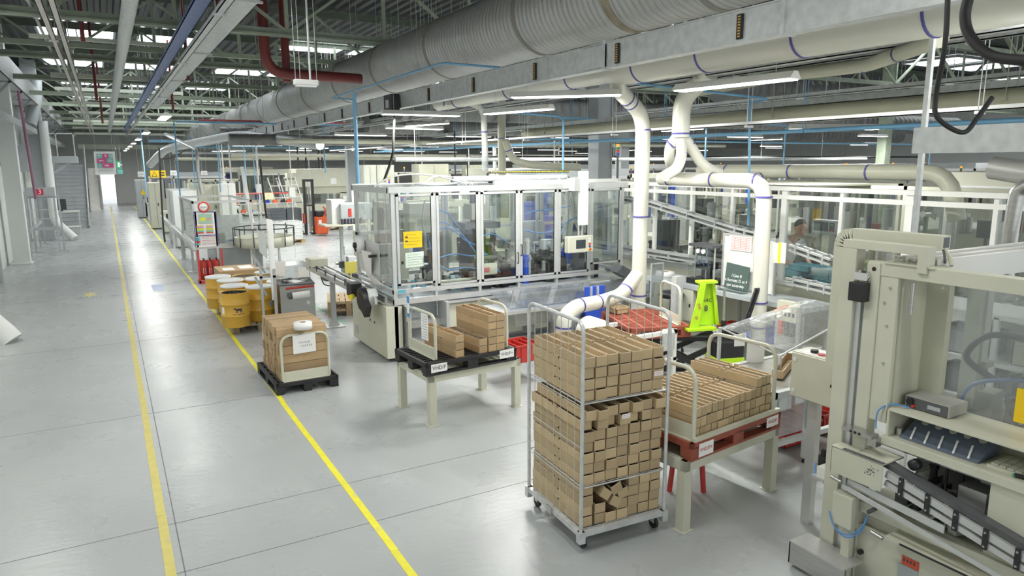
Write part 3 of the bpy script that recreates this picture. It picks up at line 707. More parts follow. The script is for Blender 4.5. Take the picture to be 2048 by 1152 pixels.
# red notes on carton ends
def note(loc,w,h,rz,label,m=None,parent=None,lines=3,ink=None,tilt=0):
    b=MB(); b.box((0,0,0),(w,.0012,h),0,0); 
    for k in range(lines): b.box((0,-.0009,h/2-h*(k+1)/(lines+1)),(w*.8,.0006,h*.07),0,1)
    o=b.build('note',[m or paper,ink or inkm]); o.location=loc; o.rotation_euler=(tilt,0,rz); return tag(o,label,'label')
q=incage(-hw+.075+4*pitch-.004-.17,-hd-.006,0)
note(incage(-.0,-hd+.01-.012,1.02),.075,.035,radians(-4),'white sticker with red print on a middle tier carton',lines=2,ink=inkr)
note(incage(.30,-hd+.01,1.31),.08,.035,radians(-4),'white sticker with red print on a top tier carton at the right',lines=2,ink=inkr)

# ---- steel stands ----
def stand(name,label,loc,rz,L=1.22,W=.86,H=.6):
    t=thing(name,label,'stand',loc,rz); b=MB()
    b.bb(0,L,0,.06,H-.09,H); b.bb(0,L,W-.06,W,H-.09,H); b.bb(0,.06,0,W,H-.09,H); b.bb(L-.06,L,0,W,H-.09,H); b.bb(.05,L-.05,.05,W-.05,H-.012,H-.006)
    b.build('top_frame',cream,t,bevel=.004)
    for x in (0,L-.085):
        for y in (0,W-.085):
            b=MB(); b.bb(x,x+.085,y,y+.085,.008,H-.085); b.bb(x-.02,x+.105,y-.015,y+.10,0,.008); b.build('leg',cream,t,bevel=.004)
    return t
def plastic_pallet(mt,label,loc,rz,L=1.2,W=.8,H=.15,nsl=9):
    t=thing('plastic_pallet',label,'pallet',loc,rz); b=MB()
    b.bb(0,L,0,.035,H-.05,H); b.bb(0,L,W-.035,W,H-.05,H); b.bb(0,.035,0,W,H-.05,H); b.bb(L-.035,L,0,W,H-.05,H)
    n=int(round(W/.072))
    for i in range(1,n): y=W*i/n; b.bb(.03,L-.03,y-.013,y+.013,H-.03,H)
    m_=int(round(L/.2))
    for i in range(1,m_): x=L*i/m_; b.bb(x-.018,x+.018,.03,W-.03,H-.035,H-.001)
    b.build('deck',mt,t,bevel=.003)
    for x in (0,L/2-.07,L-.14):
        for y in (0,W/2-.06,W-.12):
            b=MB(); b.bb(x,x+.14,y,y+.12,.02,H-.03); b.build('foot',mt,t,bevel=.008)
    b=MB()
    for y in (0,W/2-.045,W-.09): b.bb(0,L,y,y+.09,0,.022)
    b.build('skid',mt,t,bevel=.003); return t
def hoop(label,loc,rz,w=.70,h=.55,r=.017):
    # U-shaped end frame, spanning local Y
    t=thing('load_guard',label,'load guard',loc,rz); b=MB()
    b.tube(fil([(0,0,.012),(0,0,h),(0,w,h),(0,w,.012)],.13,8),r,12); b.build('hoop',cream,t)
    b=MB(); b.bb(-.006,.0,.0,w,.0,.13); b.bb(-.03,.02,0,w,0,.008); b.build('kick_plate',cream,t); return t
s1=stand('pallet_stand','cream steel stand carrying the black pallet with a few cartons',(2.90,6.90,0),radians(4))
def on(t,x,y,z): return t.matrix_basis@V((x,y,z))
p1=plastic_pallet(black,'black plastic pallet lying on the cream stand',on(s1,-.06,-.04,.6),radians(4.5))
h1=hoop('white end frame at the left end of the black pallet on the stand',on(p1,.17,.09,.15),radians(4),w=.64,h=.50)
h2=hoop('white end frame behind the tall carton stack on the stand',on(p1,1.12,.09,.15),radians(4),w=.64,h=.50)
b=MB(); b.bb(-.002,.002,.12,.42,-.02,.0); b.M=None
def sheet(a,b_,dx,h,label,mt=paper,lines=6,name='paper_sheet',cat='paper',ink=None,th=.001,parent=None,off=(0,-1,0)):
    """upright sheet from a to b_ along its top edge, hanging h"""
    a,b_=V(a),V(b_); u=(b_-a); b=MB(); n=u.cross(V((0,0,-1))).normalized()
    if n.dot(V(off))<0: n=-n
    b.plate(a,b_,b_+V((0,0,-h)),a+V((0,0,-h)),th)
    for k in range(lines):
        z=-h*(k+1)/(lines+1); p=a+u*.12+V((0,0,z))+n*(th*1.6); q=a+u*(.88 if k%3 else .7)+V((0,0,z))+n*(th*1.6); b.bar(p,q,.0008,max(.002,h*.012),1)
    if parent: return b.build(name,[mt,ink or inkm],parent,world=True)
    return solo(name,b,[mt,ink or inkm],label,cat)
sheet(on(h1,-.02,.13,.49),on(h1,-.02,.30,.49),0,.30,'handwritten paper sheet taped to the left end frame',lines=9,off=(-1,0,0))
b=MB(); a=on(h1,-.03,.60,.38); b.bb(a.x-.004,a.x+.0,a.y-.03,a.y+.04,a.z,a.z+.25,0); b.bb(a.x-.0055,a.x-.004,a.y-.03,a.y+.04,a.z+.05,a.z+.17,1)
solo('marker_strip',b,[mat('sky_blue_card',(.05,.30,.62),.5),paper],'blue and white marker strip on the left end frame','marker')
for k in range(3): carton(on(p1,.44,.02,.152+k*.0872),radians(5+k*.8),'carton %s of the three stacked in the middle of the stand pallet'%['at the bottom','in the middle','on top'][k],me=cproto2,jig=.3)
for k in range(2): carton(on(p1,.75,.02,.152+k*.0872),radians(5),['lower of the two cartons beside the tall stack','carton with a grey part inside, beside the tall stack'][k],me=cproto2,jig=.3)
b=MB(); b.bb(-.035,.035,-.3,.3,0,.05); q=on(p1,.75,.40,.152+.092); 
o=b.build('grey_profile',mat('grey_profile_mat',(.10,.11,.12),.4)); o.location=q; o.rotation_euler=(0,0,radians(5)); tag(o,'dark grey profile lying inside the open carton on the stand','profile')
for c in range(2):
    for k in range(5): carton(on(p1,.875+.112*c,.02,.152+k*.0872),radians(4.5),'carton in the %s column of the tall stack, row %s from the bottom'%(['left','right'][c],NUM[k+1]),me=cproto2,jig=.3)
def pallet_tag(t,x,y,z,w,h,txt,label,ink=None,ts=.04):
    o=thing('pallet_label',label,'label',on(t,x,y,z),t.matrix_basis.to_euler().z); b=MB(); b.box((0,-.001,0),(w,.0015,h)); b.build('card',paper,o)
    M=o.matrix_basis; xd=M.to_3x3()@V((1,0,0)); letters(txt,ts,ink or inkm,o,M@V((0,-.0028,0)),xd,(0,0,1)); return o
pallet_tag(p1,.16,-.002,.085,.20,.095,'VHD/F','white label reading VHD/F on the left corner of the black pallet',ts=.06)
pallet_tag(p1,1.06,-.002,.10,.20,.10,'VHD/F+','torn white label on the right corner of the black pallet',ts=.05)

s2=stand('pallet_stand','cream steel stand carrying the red brown pallet near the roll cage',(3.72,3.78,0),radians(7),L=1.27,W=.84,H=.6)
p2=plastic_pallet(terra,'red brown plastic pallet piled with cartons on the right stand',on(s2,.03,-.03,.6),radians(7))
h3=hoop('white end frame at the left of the red brown pallet beside the cage',on(p2,.06,.04,.15),radians(7),w=.70,h=.58)
h4=hoop('white end frame at the right of the red brown pallet',on(p2,1.13,.04,.15),radians(7),w=.70,h=.58)
b=MB(); a,c_=on(p2,.04,.02,.165),on(p2,1.19,.02,.165); b.bar(a,c_,.035,.03); solo('side_rail',b,cream,'cream steel rail along the front edge of the red brown pallet','rail')
for c in range(14):
    n=3 if c>=11 else 2 if c>=1 else 2
    for k in range(n+ (1 if c>=11 else 0)):
        lab='open carton on the red brown pallet, column %s from left, layer %s from bottom'%(NUM[c+1],NUM[k+1])
        carton(on(p2,.118+c*.0732,.055+random.uniform(-.006,.006),.152+k*.0872),radians(7),lab,me=cproto4 if False else None,jig=0) if False else None
_c=carton_mesh(.70,.0645,.084).build('open_carton',[card,cardin,cardedge]); cproto4=_c.data; bpy.data.objects.remove(_c)
for c in range(14):
    n=4 if c>=11 else 3
    for k in range(n):
        lab='open carton on the red brown pallet, column %s from left, layer %s from bottom'%(NUM[c+1],NUM[k+1])
        carton(on(p2,.118+c*.0732,.055+random.uniform(-.006,.006),.152+k*.0872),radians(7),lab,me=cproto4,jig=.1)
pallet_tag(p2,.17,-.002,.075,.18,.11,'VHD/F+','white label reading VHD/F on the left corner of the red brown pallet',inkr,ts=.045)
pallet_tag(p2,1.07,-.002,.09,.17,.09,'VHD/F','torn white label on the right corner of the red brown pallet',inkr,ts=.045)

# ---- black pallet on the floor ----
p3=plastic_pallet(black,'black plastic pallet on the floor touching the yellow tape line',(2.44,8.90,0),radians(91))
h5=hoop('white end frame at the front of the floor pallet',on(p3,.06,.10,.15),radians(91),w=.60,h=.60)
h6=hoop('white end frame at the back of the floor pallet',on(p3,1.12,.10,.15),radians(91),w=.60,h=.66)
def stackc(n,lx,kk,z0,lab):
    pass
_c=carton_mesh(.62,.092,.1).build('flat_carton',[cardb,cardin,cardedge])
# closed cartons lying with their long side facing front
def closed(L,W,H):
    b=MB(); b.bb(0,L,0,W,0,H,0); b.bb(-.001,.0,.004,W-.004,.006,H-.006,0); b.bb(L,L+.001,.004,W-.004,.006,H-.006,0); b.bb(.0,L,.002,W*.5-.001,H,H+.0015,0); b.bb(.0,L,W*.5+.001,W-.002,H,H+.0015,0); return b
bpy.data.objects.remove(_c)
_c=closed(.62,.083,.107).build('flat_carton',[cardb]); cl=_c.data; bpy.data.objects.remove(_c)
for row in range(11):
    if row in (7,): pass
    hh=6 if row not in (3,) else 6
    for k in range(6):
        pos=on(p3,.10+row*.0925,.72-.0,.152+k*.1142)
        o=bpy.data.objects.new('flat_carton',cl); COL.objects.link(o); o.location=on(p3,.10+row*.0925,.715+random.uniform(-.014,.014),.152+k*.1142); o.rotation_euler=(0,0,radians(1+random.uniform(-.5,.5)))
        tag(o,'closed carton on the floor pallet, row %s from the front, layer %s from the bottom'%(NUM[row+1],NUM[k+1]),'carton')
q=on(p3,.80,.22,.152+5*.1142+.003)
def roll(label,c,R=.10,H=.075,r=.035,mt=paper):
    t=thing('paper_roll',label,'roll',c); b=MB(); b.lathe([(r+.004,0),(R,0),(R,H),(r+.004,H)],(0,0,0),32); b.build('paper_tape',mt,t)
    b=MB(); b.lathe([(r+.004,0),(r,0),(r,H),(r+.004,H)],(0,0,0),24); b.build('core',cardin,t); return t
roll('big white paper roll lying on the carton stack of the floor pallet',P(606,657,Z=.152+6*.1142-.006),R=.115,H=.085)
a=on(h5,-.02,.17,.605); c_=on(h5,-.02,.46,.60); a,c_=(a,c_) if a.x<c_.x else (c_,a)
o=sheet(a+V((0,-.02,0)),c_+V((0,-.02,0)),0,.24,'',lines=0,parent=None,name='paper_sheet'); tag(o,'white sheet with two handwritten words on the floor pallet end frame','paper')
m_=(a+c_)/2
for k,s_ in enumerate(('BOTAS','LIBRES')): pass
letters('HU FAI',.05,inkm,o,(m_.x+.02,m_.y-.0225,m_.z-.08),(1,0,0),(0,0,1)) if False else None
b=MB()
for i in range(6): b.bb(-.07+i*.025,-.06+i*.025+.004*(i%2),0,.001,.0,.022)
for i in range(6): b.bb(-.04+i*.025,-.03+i*.025,0,.001,-.045,-.02)
w_=b.build('handwriting',greyp,o); w_.location=(.0,-.0025,.13) 
pallet_tag(p3,-.002,.70,.08,.01,.01,'','tiny label at the left front corner of the floor pallet') if False else None

# ---- yellow drums on wooden pallets ----
def wooden_pallet(label,loc,rz,L=1.2,W=.8,mt=wood,n=7,low=True):
    t=thing('wooden_pallet',label,'pallet',loc,rz)
    for i in range(n):
        b=MB(); y=i*(W-.1)/(n-1); b.bb(0,L,y,y+.1,.122,.144); b.build('deck_board',mt,t)
    for x in (0,L/2-.07,L-.14):
        b=MB(); b.bb(x,x+.14,0,W,.10,.122); b.build('cross_board',mt,t)
        for y in (0,W/2-.05,W-.1): b=MB(); b.bb(x,x+.14,y,y+.1,.02,.10); b.build('block',mt,t)
    for y in (0,W/2-.05,W-.1): b=MB(); b.bb(0,L,y,y+.1,0,.02); b.build('bottom_board',mt,t)
    return t
wooden_pallet('weathered wooden pallet under the front yellow drums',(2.62,12.72,0),radians(88),L=1.2,W=.92,mt=woodo)
wooden_pallet('weathered wooden pallet under the rear yellow drums',(2.78,14.02,0),radians(88),L=1.1,W=1.1,mt=woodo)
DRR,DRH=.232,.60
def drum(label,c,lid='white',mark=False):
    t=thing('steel_drum',label,'drum',c); h=DRH; R=DRR
    pr=[(.001,0),(R-.006,0),(R,.012)]
    for z in (.2,.4): pr+=[(R,z-.012),(R+.009,z-.004),(R+.009,z+.004),(R,z+.012)]
    pr+=[(R,h-.01),(R+.006,h),(R-.006,h),(R-.008,h-.02)]
    b=MB(); b.lathe(pr,(0,0,0),36); 
    if lid=='open': b.lathe([(R-.008,h-.02),(R-.008,h-.10),(.001,h-.10)],(0,0,0),36,m=1)
    b.build('drum_body',[yelow,blackm],t)
    if lid=='white':
        b=MB(); b.lathe([(R+.008,h-.012),(R+.010,h+.010),(R-.006,h+.016),(R-.02,h+.004),(.10,h+.006),(.001,h+.006)],(0,0,0),36); b.build('lid',mat('drum_lid',(.74,.76,.76),.4) if 'drum_lid' not in bpy.data.materials else bpy.data.materials['drum_lid'],t)
    if lid=='dark':
        b=MB(); b.lathe([(R-.006,h-.015),(.001,h-.015)],(0,0,0),36); b.build('liner',black,t)
    return t
dr=[((441.7,553),'white','back left yellow drum with a white lid at the tape line'),((463,560),'white','yellow drum with a white lid behind the two front ones'),((468,571),'white','yellow drum with a raised white lid right behind the open drum'),((468,583),'open','open yellow drum at the front, full of dark scrap, with a black animal mark'),((489,550),'dark','yellow drum with a dark liner over its top'),((513,557),'white','yellow drum with a white lid in the middle of the group'),((518,573),'white','front right yellow drum with a grey label and white lid'),((528,545),'white','rear right yellow drum with a white lid'),((559,562),'white','yellow drum with a white lid beside the steel cabinet')]
pts=[]
for (px,py),lid,lab in dr:
    z=.145+DRH; q=P(px,py,Z=z); pts.append([q.x,q.y])
for it in range(80):
    for i in range(len(pts)):
        for j in range(i):
            d=V((pts[i][0]-pts[j][0],pts[i][1]-pts[j][1])); 
            if d.length<2*DRR+.03:
                u=(d.normalized() if d.length>1e-5 else V((1,0)))*(2*DRR+.03-d.length)*.5
                pts[i][0]+=u.x*.8; pts[i][1]+=u.y; pts[j][0]-=u.x*.8; pts[j][1]-=u.y
DR_=[]
for ((px,py),lid,lab),q in zip(dr,pts): DR_.append(drum(lab,(q[0],q[1],.1445),lid))
# animal mark and wording on the front drum
f=DR_[3]; c0=f.location; a0=atan2(-c0.y,-c0.x)+radians(14)
def wrap(b,poly,zc,a_c,R,m=0,th=.0012):
    # flat outline wrapped on the drum side
    n=len(poly); pts=[(R*cos(a_c+u/R),R*sin(a_c+u/R),zc+v) for u,v in poly]; pts2=[((R+th)*cos(a_c+u/R),(R+th)*sin(a_c+u/R),zc+v) for u,v in poly]
    b._add(pts+pts2,[tuple(range(n,2*n))]+[(i,(i+1)%n,(i+1)%n+n,i+n) for i in range(n)],m)
b=MB()
for rect in ((-.05,.045,.0,.035),(-.05,-.038,-.035,.0),(-.03,-.02,-.035,.0),(.02,.03,-.035,0),(.037,.045,-.035,0),(-.085,-.05,.02,.04),(-.075,-.055,.04,.05),(.045,.052,-.02,.03)):
    x0,x1,z0,z1=rect; n=max(1,int((x1-x0)/.02))
    for k in range(n): u0=x0+(x1-x0)*k/n; u1=x0+(x1-x0)*(k+1)/n; wrap(b,[(u0,z0),(u1,z0),(u1,z1),(u0,z1)],.30,a0,DRR+.001)
b.build('animal_mark',inkm,f)
me_=None
b=MB()
for k in range(15):
    if k in (4,10): continue
    u=-.1+k*.0138; wrap(b,[(u,-.006),(u+.008,-.006),(u+.008,.008),(u,.008)],.235,a0,DRR+.001)
b.build('stencilled_line',inkm,f)
b=MB(); wrap(b,[(-.03,-.06),(.03,-.06),(.03,.06),(-.03,.06)],.3,a0-radians(70),DRR+.001); b.build('side_label',paper,f)
for i,(ang_,m_) in ((0,(40,black)),(6,(55,greyp)),(2,(-70,paper))):
    g=DR_[i]; b=MB(); cc=g.location; aa=atan2(-cc.y,-cc.x)+radians(ang_)
    for k in range(4): wrap(b,[(-.06+k*.03,-.05),(-.03+k*.03,-.05),(-.03+k*.03,.06),(-.06+k*.03,.06)],.3,aa,DRR+.001)
    b.build('side_label',m_,g)
b=MB(); random.seed(3)
for k in range(26):
    a=random.uniform(0,6.28); r=random.uniform(0,.17); b.box((c0.x+r*cos(a),c0.y+r*sin(a),.145+DRH-.075+random.uniform(0,.05)),(.09,.012,.03),random.uniform(0,3),random.choice((0,0,1)),rx=random.uniform(-.5,.5))
solo('metal_scrap',b,[blackm,steel],'dark metal offcuts heaped in the open front drum','scrap',kind='stuff')
# brown box on cloth behind the drums
t=thing('shipping_box','large brown lidded cardboard box behind the drums','box',(2.28,16.3,0))
b=MB(); b.bb(-.33,.42,-.4,.45,.0,.62); b.build('box_body',cardb,t,bevel=.004)
b=MB(); b.bb(-.36,.45,-.43,.48,.46,.66); b.build('lid',cardb,t,bevel=.004)
b=MB(); b.bb(-.25,-.02,-.3,.1,.66,.662); b.bb(.1,.38,-.2,.3,.66,.662); b.build('paper_label',paper,t)
# grey steel cabinet with red rail
t=thing('steel_cabinet','brushed steel cabinet with a red rail and a paper roll','cabinet',(2.83,12.95,0),radians(-6))
b=MB(); b.bb(-.3,.3,-.36,.36,.04,.78); b.build('cabinet_body',steel,t,bevel=.006)
b=MB(); b.bb(-.31,.31,-.37,.37,.78,.80); b.build('top_tray',dkgrey,t)
b=MB(); b.tube([(-.2,-.39,.73),(.29,-.39,.75)],.018,10); b.bb(-.2,-.18,-.39,-.36,.715,.745); b.bb(.27,.29,-.39,-.36,.735,.765); b.build('red_rail',redp,t)
b=MB(); b.tube([(-.1,-.44,.60),(.2,-.44,.62)],.065,20); b.build('paper_towel',paper,t)
b=MB(); b.tube([(-.16,-.42,.59),(-.1,-.44,.60)],.05,12); b.tube([(-.12,-.36,.6),(-.12,-.44,.6)],.01,6); b.build('roll_holder',dkgrey,t)
b=MB(); b.bb(.15,.21,-.363,-.36,.42,.48); b.build('sticker',paper,t)
b=MB(); b.bb(-.15,.08,-.2,.1,0,.003); o=b.build('paper_sheet',paper); o.location=t.matrix_basis@V((0,0,.802)); o.rotation_euler=(0,0,.5); tag(o,'crumpled white paper lying on the steel cabinet','paper')
b=MB(); 
for k in range(14): b.box((random.uniform(-.25,.25),random.uniform(-.3,.3),.012),(.11,.03,.02),random.uniform(0,3),k%2)
o=b.build('metal_parts',[dkgrey,steel]); o.location=t.matrix_basis@V((0,0,.80)); tag(o,'loose small metal parts scattered on the steel cabinet','metal parts',kind='stuff')

# ---- red bins, stool ----
def bin_(name,label,loc,L,W,H,mt,rz=0):
    t=thing(name,label,'bin',loc,rz); b=MB(); b.bb(-L/2,L/2,-W/2,W/2,0,.006)
    for s in (-1,1):
        b.bb(s*L/2-(.008 if s>0 else 0),s*L/2+(.008 if s<0 else 0),-W/2,W/2,0,H); b.bb(-L/2,L/2,s*W/2-(.008 if s>0 else 0),s*W/2+(.008 if s<0 else 0),0,H)
    b.build('bin_body',mt,t); b=MB()
    for s in (-1,1): b.bb(-L/2-.012,L/2+.012,s*W/2-.012,s*W/2+.012,H-.025,H); b.bb(s*L/2-.012,s*L/2+.012,-W/2,W/2,H-.025,H)
    for i in range(4): x=-L/2+L*(i+.5)/4; b.bb(x-.006,x+.006,-W/2-.01,W/2+.01,.02,H-.02)
    b.build('rim',mt,t); return t
q=P(1035,745,Z=.45); bin_('crate','red plastic crate on the low shelf behind the cream stand',(4.62,7.95,.28),.5,.4,.24,redp,radians(5))
r=thing('stool','red plastic stool with a dark seat under the right stand','stool',(4.25,4.30,0)); b=MB(); b.lathe([(.001,.43),(.13,.43),(.15,.42),(.15,.39),(.001,.39)],(0,0,0),28); b.build('seat_rim',redp,r)
b=MB(); b.lathe([(.001,.436),(.12,.436),(.125,.43)],(0,0,0),28); b.build('seat',dkgrey,r)
for k in range(4):
    a=radians(45+90*k+10); b=MB(); b.bar((.115*cos(a),.115*sin(a),.40),(.15*cos(a),.15*sin(a),0),.035,.03); b.build('leg',redp,r)
# ================= MACHINES =================
def pb(parent,name,mt,*bbs,world=True,bevel=0):
    b=MB()
    for q in bbs: b.bb(*q)
    return b.build(name,mt,parent,world=world,bevel=bevel)
def pt(parent,name,mt,pts,r,n=8,smooth=0,rad=None):
    b=MB(); q=pts
    if smooth: q=spl(pts,smooth)
    elif rad: q=fil(pts,rad,4)
    b.tube(q,r,n); return b.build(name,mt,parent,world=True)
def clutter(parent,x0,x1,y0,y1,z0,z1,n,seed,mats=None,size=.12,floor=True):
    """small mechanical pieces, each a part of its own, standing on the machine bed and on one another"""
    rnd=random.Random(seed); mats=mats or [blackm,steel,alu,dkgrey,blackm,greyp,blackm,bluep]
    tops=[]
    for i in range(n):
        m=rnd.choice(mats); k=rnd.random(); s=size*rnd.uniform(.5,1.5)
        x=rnd.uniform(x0+s/2,max(x0+s/2+.001,x1-s/2)); y=rnd.uniform(y0,y1); 
        zt=z0
        for (a,c,e,r_) in tops:
            if abs(a-x)<r_ and abs(c-y)<r_: zt=max(zt,e)
        if zt>z1-.05: zt=z0
        b=MB()
        if k<.35:
            h=min(s*rnd.uniform(.4,2.2),z1-zt); b.box((x,y,zt+h/2),(s,s*rnd.uniform(.5,1.1),h),rnd.uniform(-.3,.3)); nm='bracket' if k<.18 else 'valve_block'
        elif k<.55:
            h=min(s*rnd.uniform(.8,2.6),z1-zt); b.cyl((x,y,zt),(x,y,zt+h),s*.28,n=12); b.cyl((x,y,zt+h*.8),(x,y,zt+h*.9),s*.36,n=12); nm='cylinder'
        elif k<.7:
            h=s*.5; L=s*rnd.uniform(1.2,2.4); b.cyl((x-L/2,y,zt+h),(x+L/2,y,zt+h),s*.2,n=10); b.box((x,y,zt+h/2),(s*.3,s*.3,h)); nm='guide_rod'
        elif k<.85:
            h=min(s*rnd.uniform(1.5,3.5),z1-zt); b.box((x,y,zt+h/2),(s*.16,s*.16,h)); b.box((x+s*.2,y,zt+h-.02),(s*.7,s*.3,.04)); nm='sensor_post'
        else:
            h=s*.8; b.box((x,y,zt+h/2),(s,s*.7,h)); b.cyl((x,y-s*.35,zt+h*.5),(x,y-s*.75,zt+h*.5),s*.25,n=12); nm='motor'
        b.build(nm,m,parent,world=True); tops.append((x,y,zt+h,s*.5))
# ---- glass enclosure M1 ----
X0,X1,Y0,Y1,ZB,ZT=3.5,7.72,9.6,11.28,1.08,2.50
m1=thing('assembly_machine','long glazed assembly machine in an aluminium frame behind the two cream stands','machine',(5.6,10.4,0))
pb(m1,'roof_frame',alu,(X0-.04,X1+.06,Y0-.05,Y0+.04,ZT-.01,ZT+.07),(X0-.04,X1+.06,Y1-.04,Y1+.05,ZT-.01,ZT+.07),(X0-.04,X0+.05,Y0,Y1,ZT-.02,ZT+.06),(X1-.05,X1+.04,Y0,Y1,ZT-.02,ZT+.06),(5.6,5.66,Y0,Y1,ZT+.0,ZT+.05))
pb(m1,'roof_panel',polyb,(X0,X1,Y0,Y1,ZT+.06,ZT+.066))
for x in (X0,X1-.05):
    for y in (Y0-.02,Y1-.03): pb(m1,'corner_post',alu,(x,x+.055,y,y+.055,.05,ZT))
xs=[3.55,4.18,4.92,5.62,6.35,7.01,7.68]
for i,x in enumerate(xs[1:-1]): pb(m1,'mullion',alu,(x-.022,x+.022,Y0-.02,Y0+.03,ZB-.2,ZT),(x-.004,x+.004,Y0-.022,Y0-.019,ZB,ZT))
pb(m1,'lower_beam',alu,(X0,X1,Y0-.03,Y0+.04,ZB-.06,ZB),(X0,X1,Y0-.03,Y0+.04,ZB-.22,ZB-.14))
pb(m1,'rear_beam',alu,(X0,X1,Y1-.03,Y1+.03,ZB-.06,ZB),(X0,X1,Y1-.03,Y1+.03,1.75,1.8))
pb(m1,'side_beam',alu,(X0,X0+.05,Y0,Y1,ZB-.05,ZB),(X1-.05,X1,Y0,Y1,ZB-.05,ZB))
for i in range(6):
    a,c=xs[i],xs[i+1]; w_=.032
    if i==0: lo=ZB+.06
    elif i==5: lo=ZB+.12
    else: lo=ZB+.01
    d=MB(); y=Y0-.03
    hi=ZT-.03
    d.bb(a+.022,a+.03+w_,y,y+.03,lo,hi); d.bb(c-.03-w_,c-.022,y,y+.03,lo,hi); d.bb(a+.022,c-.022,y,y+.03,lo,lo+w_); d.bb(a+.022,c-.022,y,y+.03,hi-w_,hi)
    d.bb(a+.03+w_,a+.03+w_+.006,y+.005,y+.02,lo,hi,1); d.bb(c-.036-w_,c-.03-w_,y+.005,y+.02,lo,hi,1); d.bb(a+.03+w_,c-.03-w_,y+.005,y+.02,lo+w_,lo+w_+.006,1); d.bb(a+.03+w_,c-.03-w_,y+.005,y+.02,hi-w_-.006,hi-w_,1)
    dr_=d.build('door',[alu,black],m1,world=True)
    g=MB(); g.bb(a+.06,c-.06,y+.012,y+.018,lo+w_,hi-w_); g.build('pane',glass,dr_,world=True)
    if i in (3,4): 
        h=MB(); hx=(c if i==3 else a)+(-.02 if i==3 else .03); hx=5.62+(.03 if i==4 else -.03) ; 
for i,(hx,z0) in enumerate(((5.585,1.33),(5.65,1.45))):
    b=MB(); b.tube(fil([(hx,Y0-.03,z0),(hx,Y0-.07,z0),(hx,Y0-.07,z0+.17),(hx,Y0-.03,z0+.17)],.015,3),.008,8); b.build('door_handle',black,m1,world=True)
pb(m1,'rear_pane',glass,(X0+.05,X1-.05,Y1,Y1+.005,ZB,ZT)); pb(m1,'end_pane',glass,(X1-.02,X1-.015,Y0+.03,Y1,ZB,ZT))
for x in (4.35,5.05,5.75,6.5,7.1): pb(m1,'rear_post',alu,(x,x+.05,Y1-.02,Y1+.03,ZB,ZT))
for x in (4.0,4.9,5.45,6.7): pb(m1,'inner_post',alu,(x,x+.045,Y1-.5,Y1-.455,ZB,ZT))
b=MB()   # loosely hung film on the left end
n=16
for i in range(n):
    y0=Y0+(Y1-Y0)*i/n; y1=Y0+(Y1-Y0)*(i+1)/n; f0=X0-.005-.02*sin(i*1.9); f1=X0-.005-.02*sin((i+1)*1.9)
    b.quad((f0,y0,ZB+.1),(f1,y1,ZB+.1),(f1*.999,y1,ZT-.02),(f0*.999,y0,ZT-.02))
b.build('film_curtain',film,m1,world=True)
pb(m1,'bed',greyp,(X0+.1,X1-.05,Y0+.12,Y1-.05,.86,.92)); 
pb(m1,'bed_strip',cream,(4.2,4.95,Y0+.1,Y0+.2,1.06,1.13)); pb(m1,'bed_strip',whitep,(4.3,4.95,Y0+.45,Y0+.75,.92,.96))
pb(m1,'base_cabinet',cream,(X0-.13,X0+.12,Y0-.02,Y1-.05,.06,.84),bevel=.005)
pb(m1,'base_plinth',dkgrey,(X0-.05,X1-.1,Y0+.25,Y1-.1,0,.1))
pb(m1,'switch',black,(X0-.135,X0-.13,10.1,10.14,.50,.53),(X0-.135,X0-.13,10.3,10.34,.50,.54))
pb(m1,'vent_grille',greyp,(X0-.134,X0-.13,Y1-.33,Y1-.18,.16,.30))
pb(m1,'base_panel',cream,(4.35,5.4,Y0+.02,Y0+.06,.12,.78),(5.4,X1,Y0+.3,Y0+.34,.12,.8),bevel=.003)
pb(m1,'slot',black,(4.85,5.02,Y0+.012,Y0+.02,.52,.60)); pb(m1,'base_ledge',alu,(4.3,X1,Y0-.04,Y0+.2,.80,.84))
for z,y in ((.28,Y0-.12),(.55,Y0+.02)): pb(m1,'tread',diam,(3.72,4.28,y,y+.24,z,z+.02),(3.72,4.28,y,y+.02,z-.08,z))
pb(m1,'step_side',alu,(3.66,3.71,Y0-.14,Y0+.26,.05,.85)); pb(m1,'step_side',alu,(4.28,4.33,Y0-.14,Y0+.2,.05,.85))
pb(m1,'step_back',greyp,(3.7,4.3,Y0+.27,Y0+.28,.1,.86))
b=MB(); b.tube(fil([(3.66,Y0-.1,.62),(3.66,Y0-.16,.82),(3.66,Y0+.1,.86)],.05),.018,8); b.build('grab_rail',galv,m1,world=True)
# doors' papers
o=sheet((3.67,Y0-.035,1.93),(3.96,Y0-.035,1.93),0,.24,'yellow notice fixed to the first glass door of the enclosure',yelsign,4,'notice','notice')
for z in (.09,.15):
    b=MB(); b.bb(-.12,-.08,-.003,-.001,z,z+.02); b.build('lettering',inkm,o)
sheet((3.69,Y0-.035,1.62),(3.98,Y0-.035,1.63),0,.22,'pale green typed sheet below the yellow notice',mat('pale_green_paper',(.68,.78,.68),.7),5,'notice','notice')
b=MB(); b.bb(3.56,3.68,Y0-.036,Y0-.03,1.03,1.08); b.build('blue_tag',bluec,m1,world=True)
b=MB(); a=P(1360/4+512,920/4+288,Y=Y0-.04); b.bb(a.x-.03,a.x+.03,Y0-.06,Y0-.03,a.z-.05,a.z+.05); b.build('door_switch',black,m1,world=True)
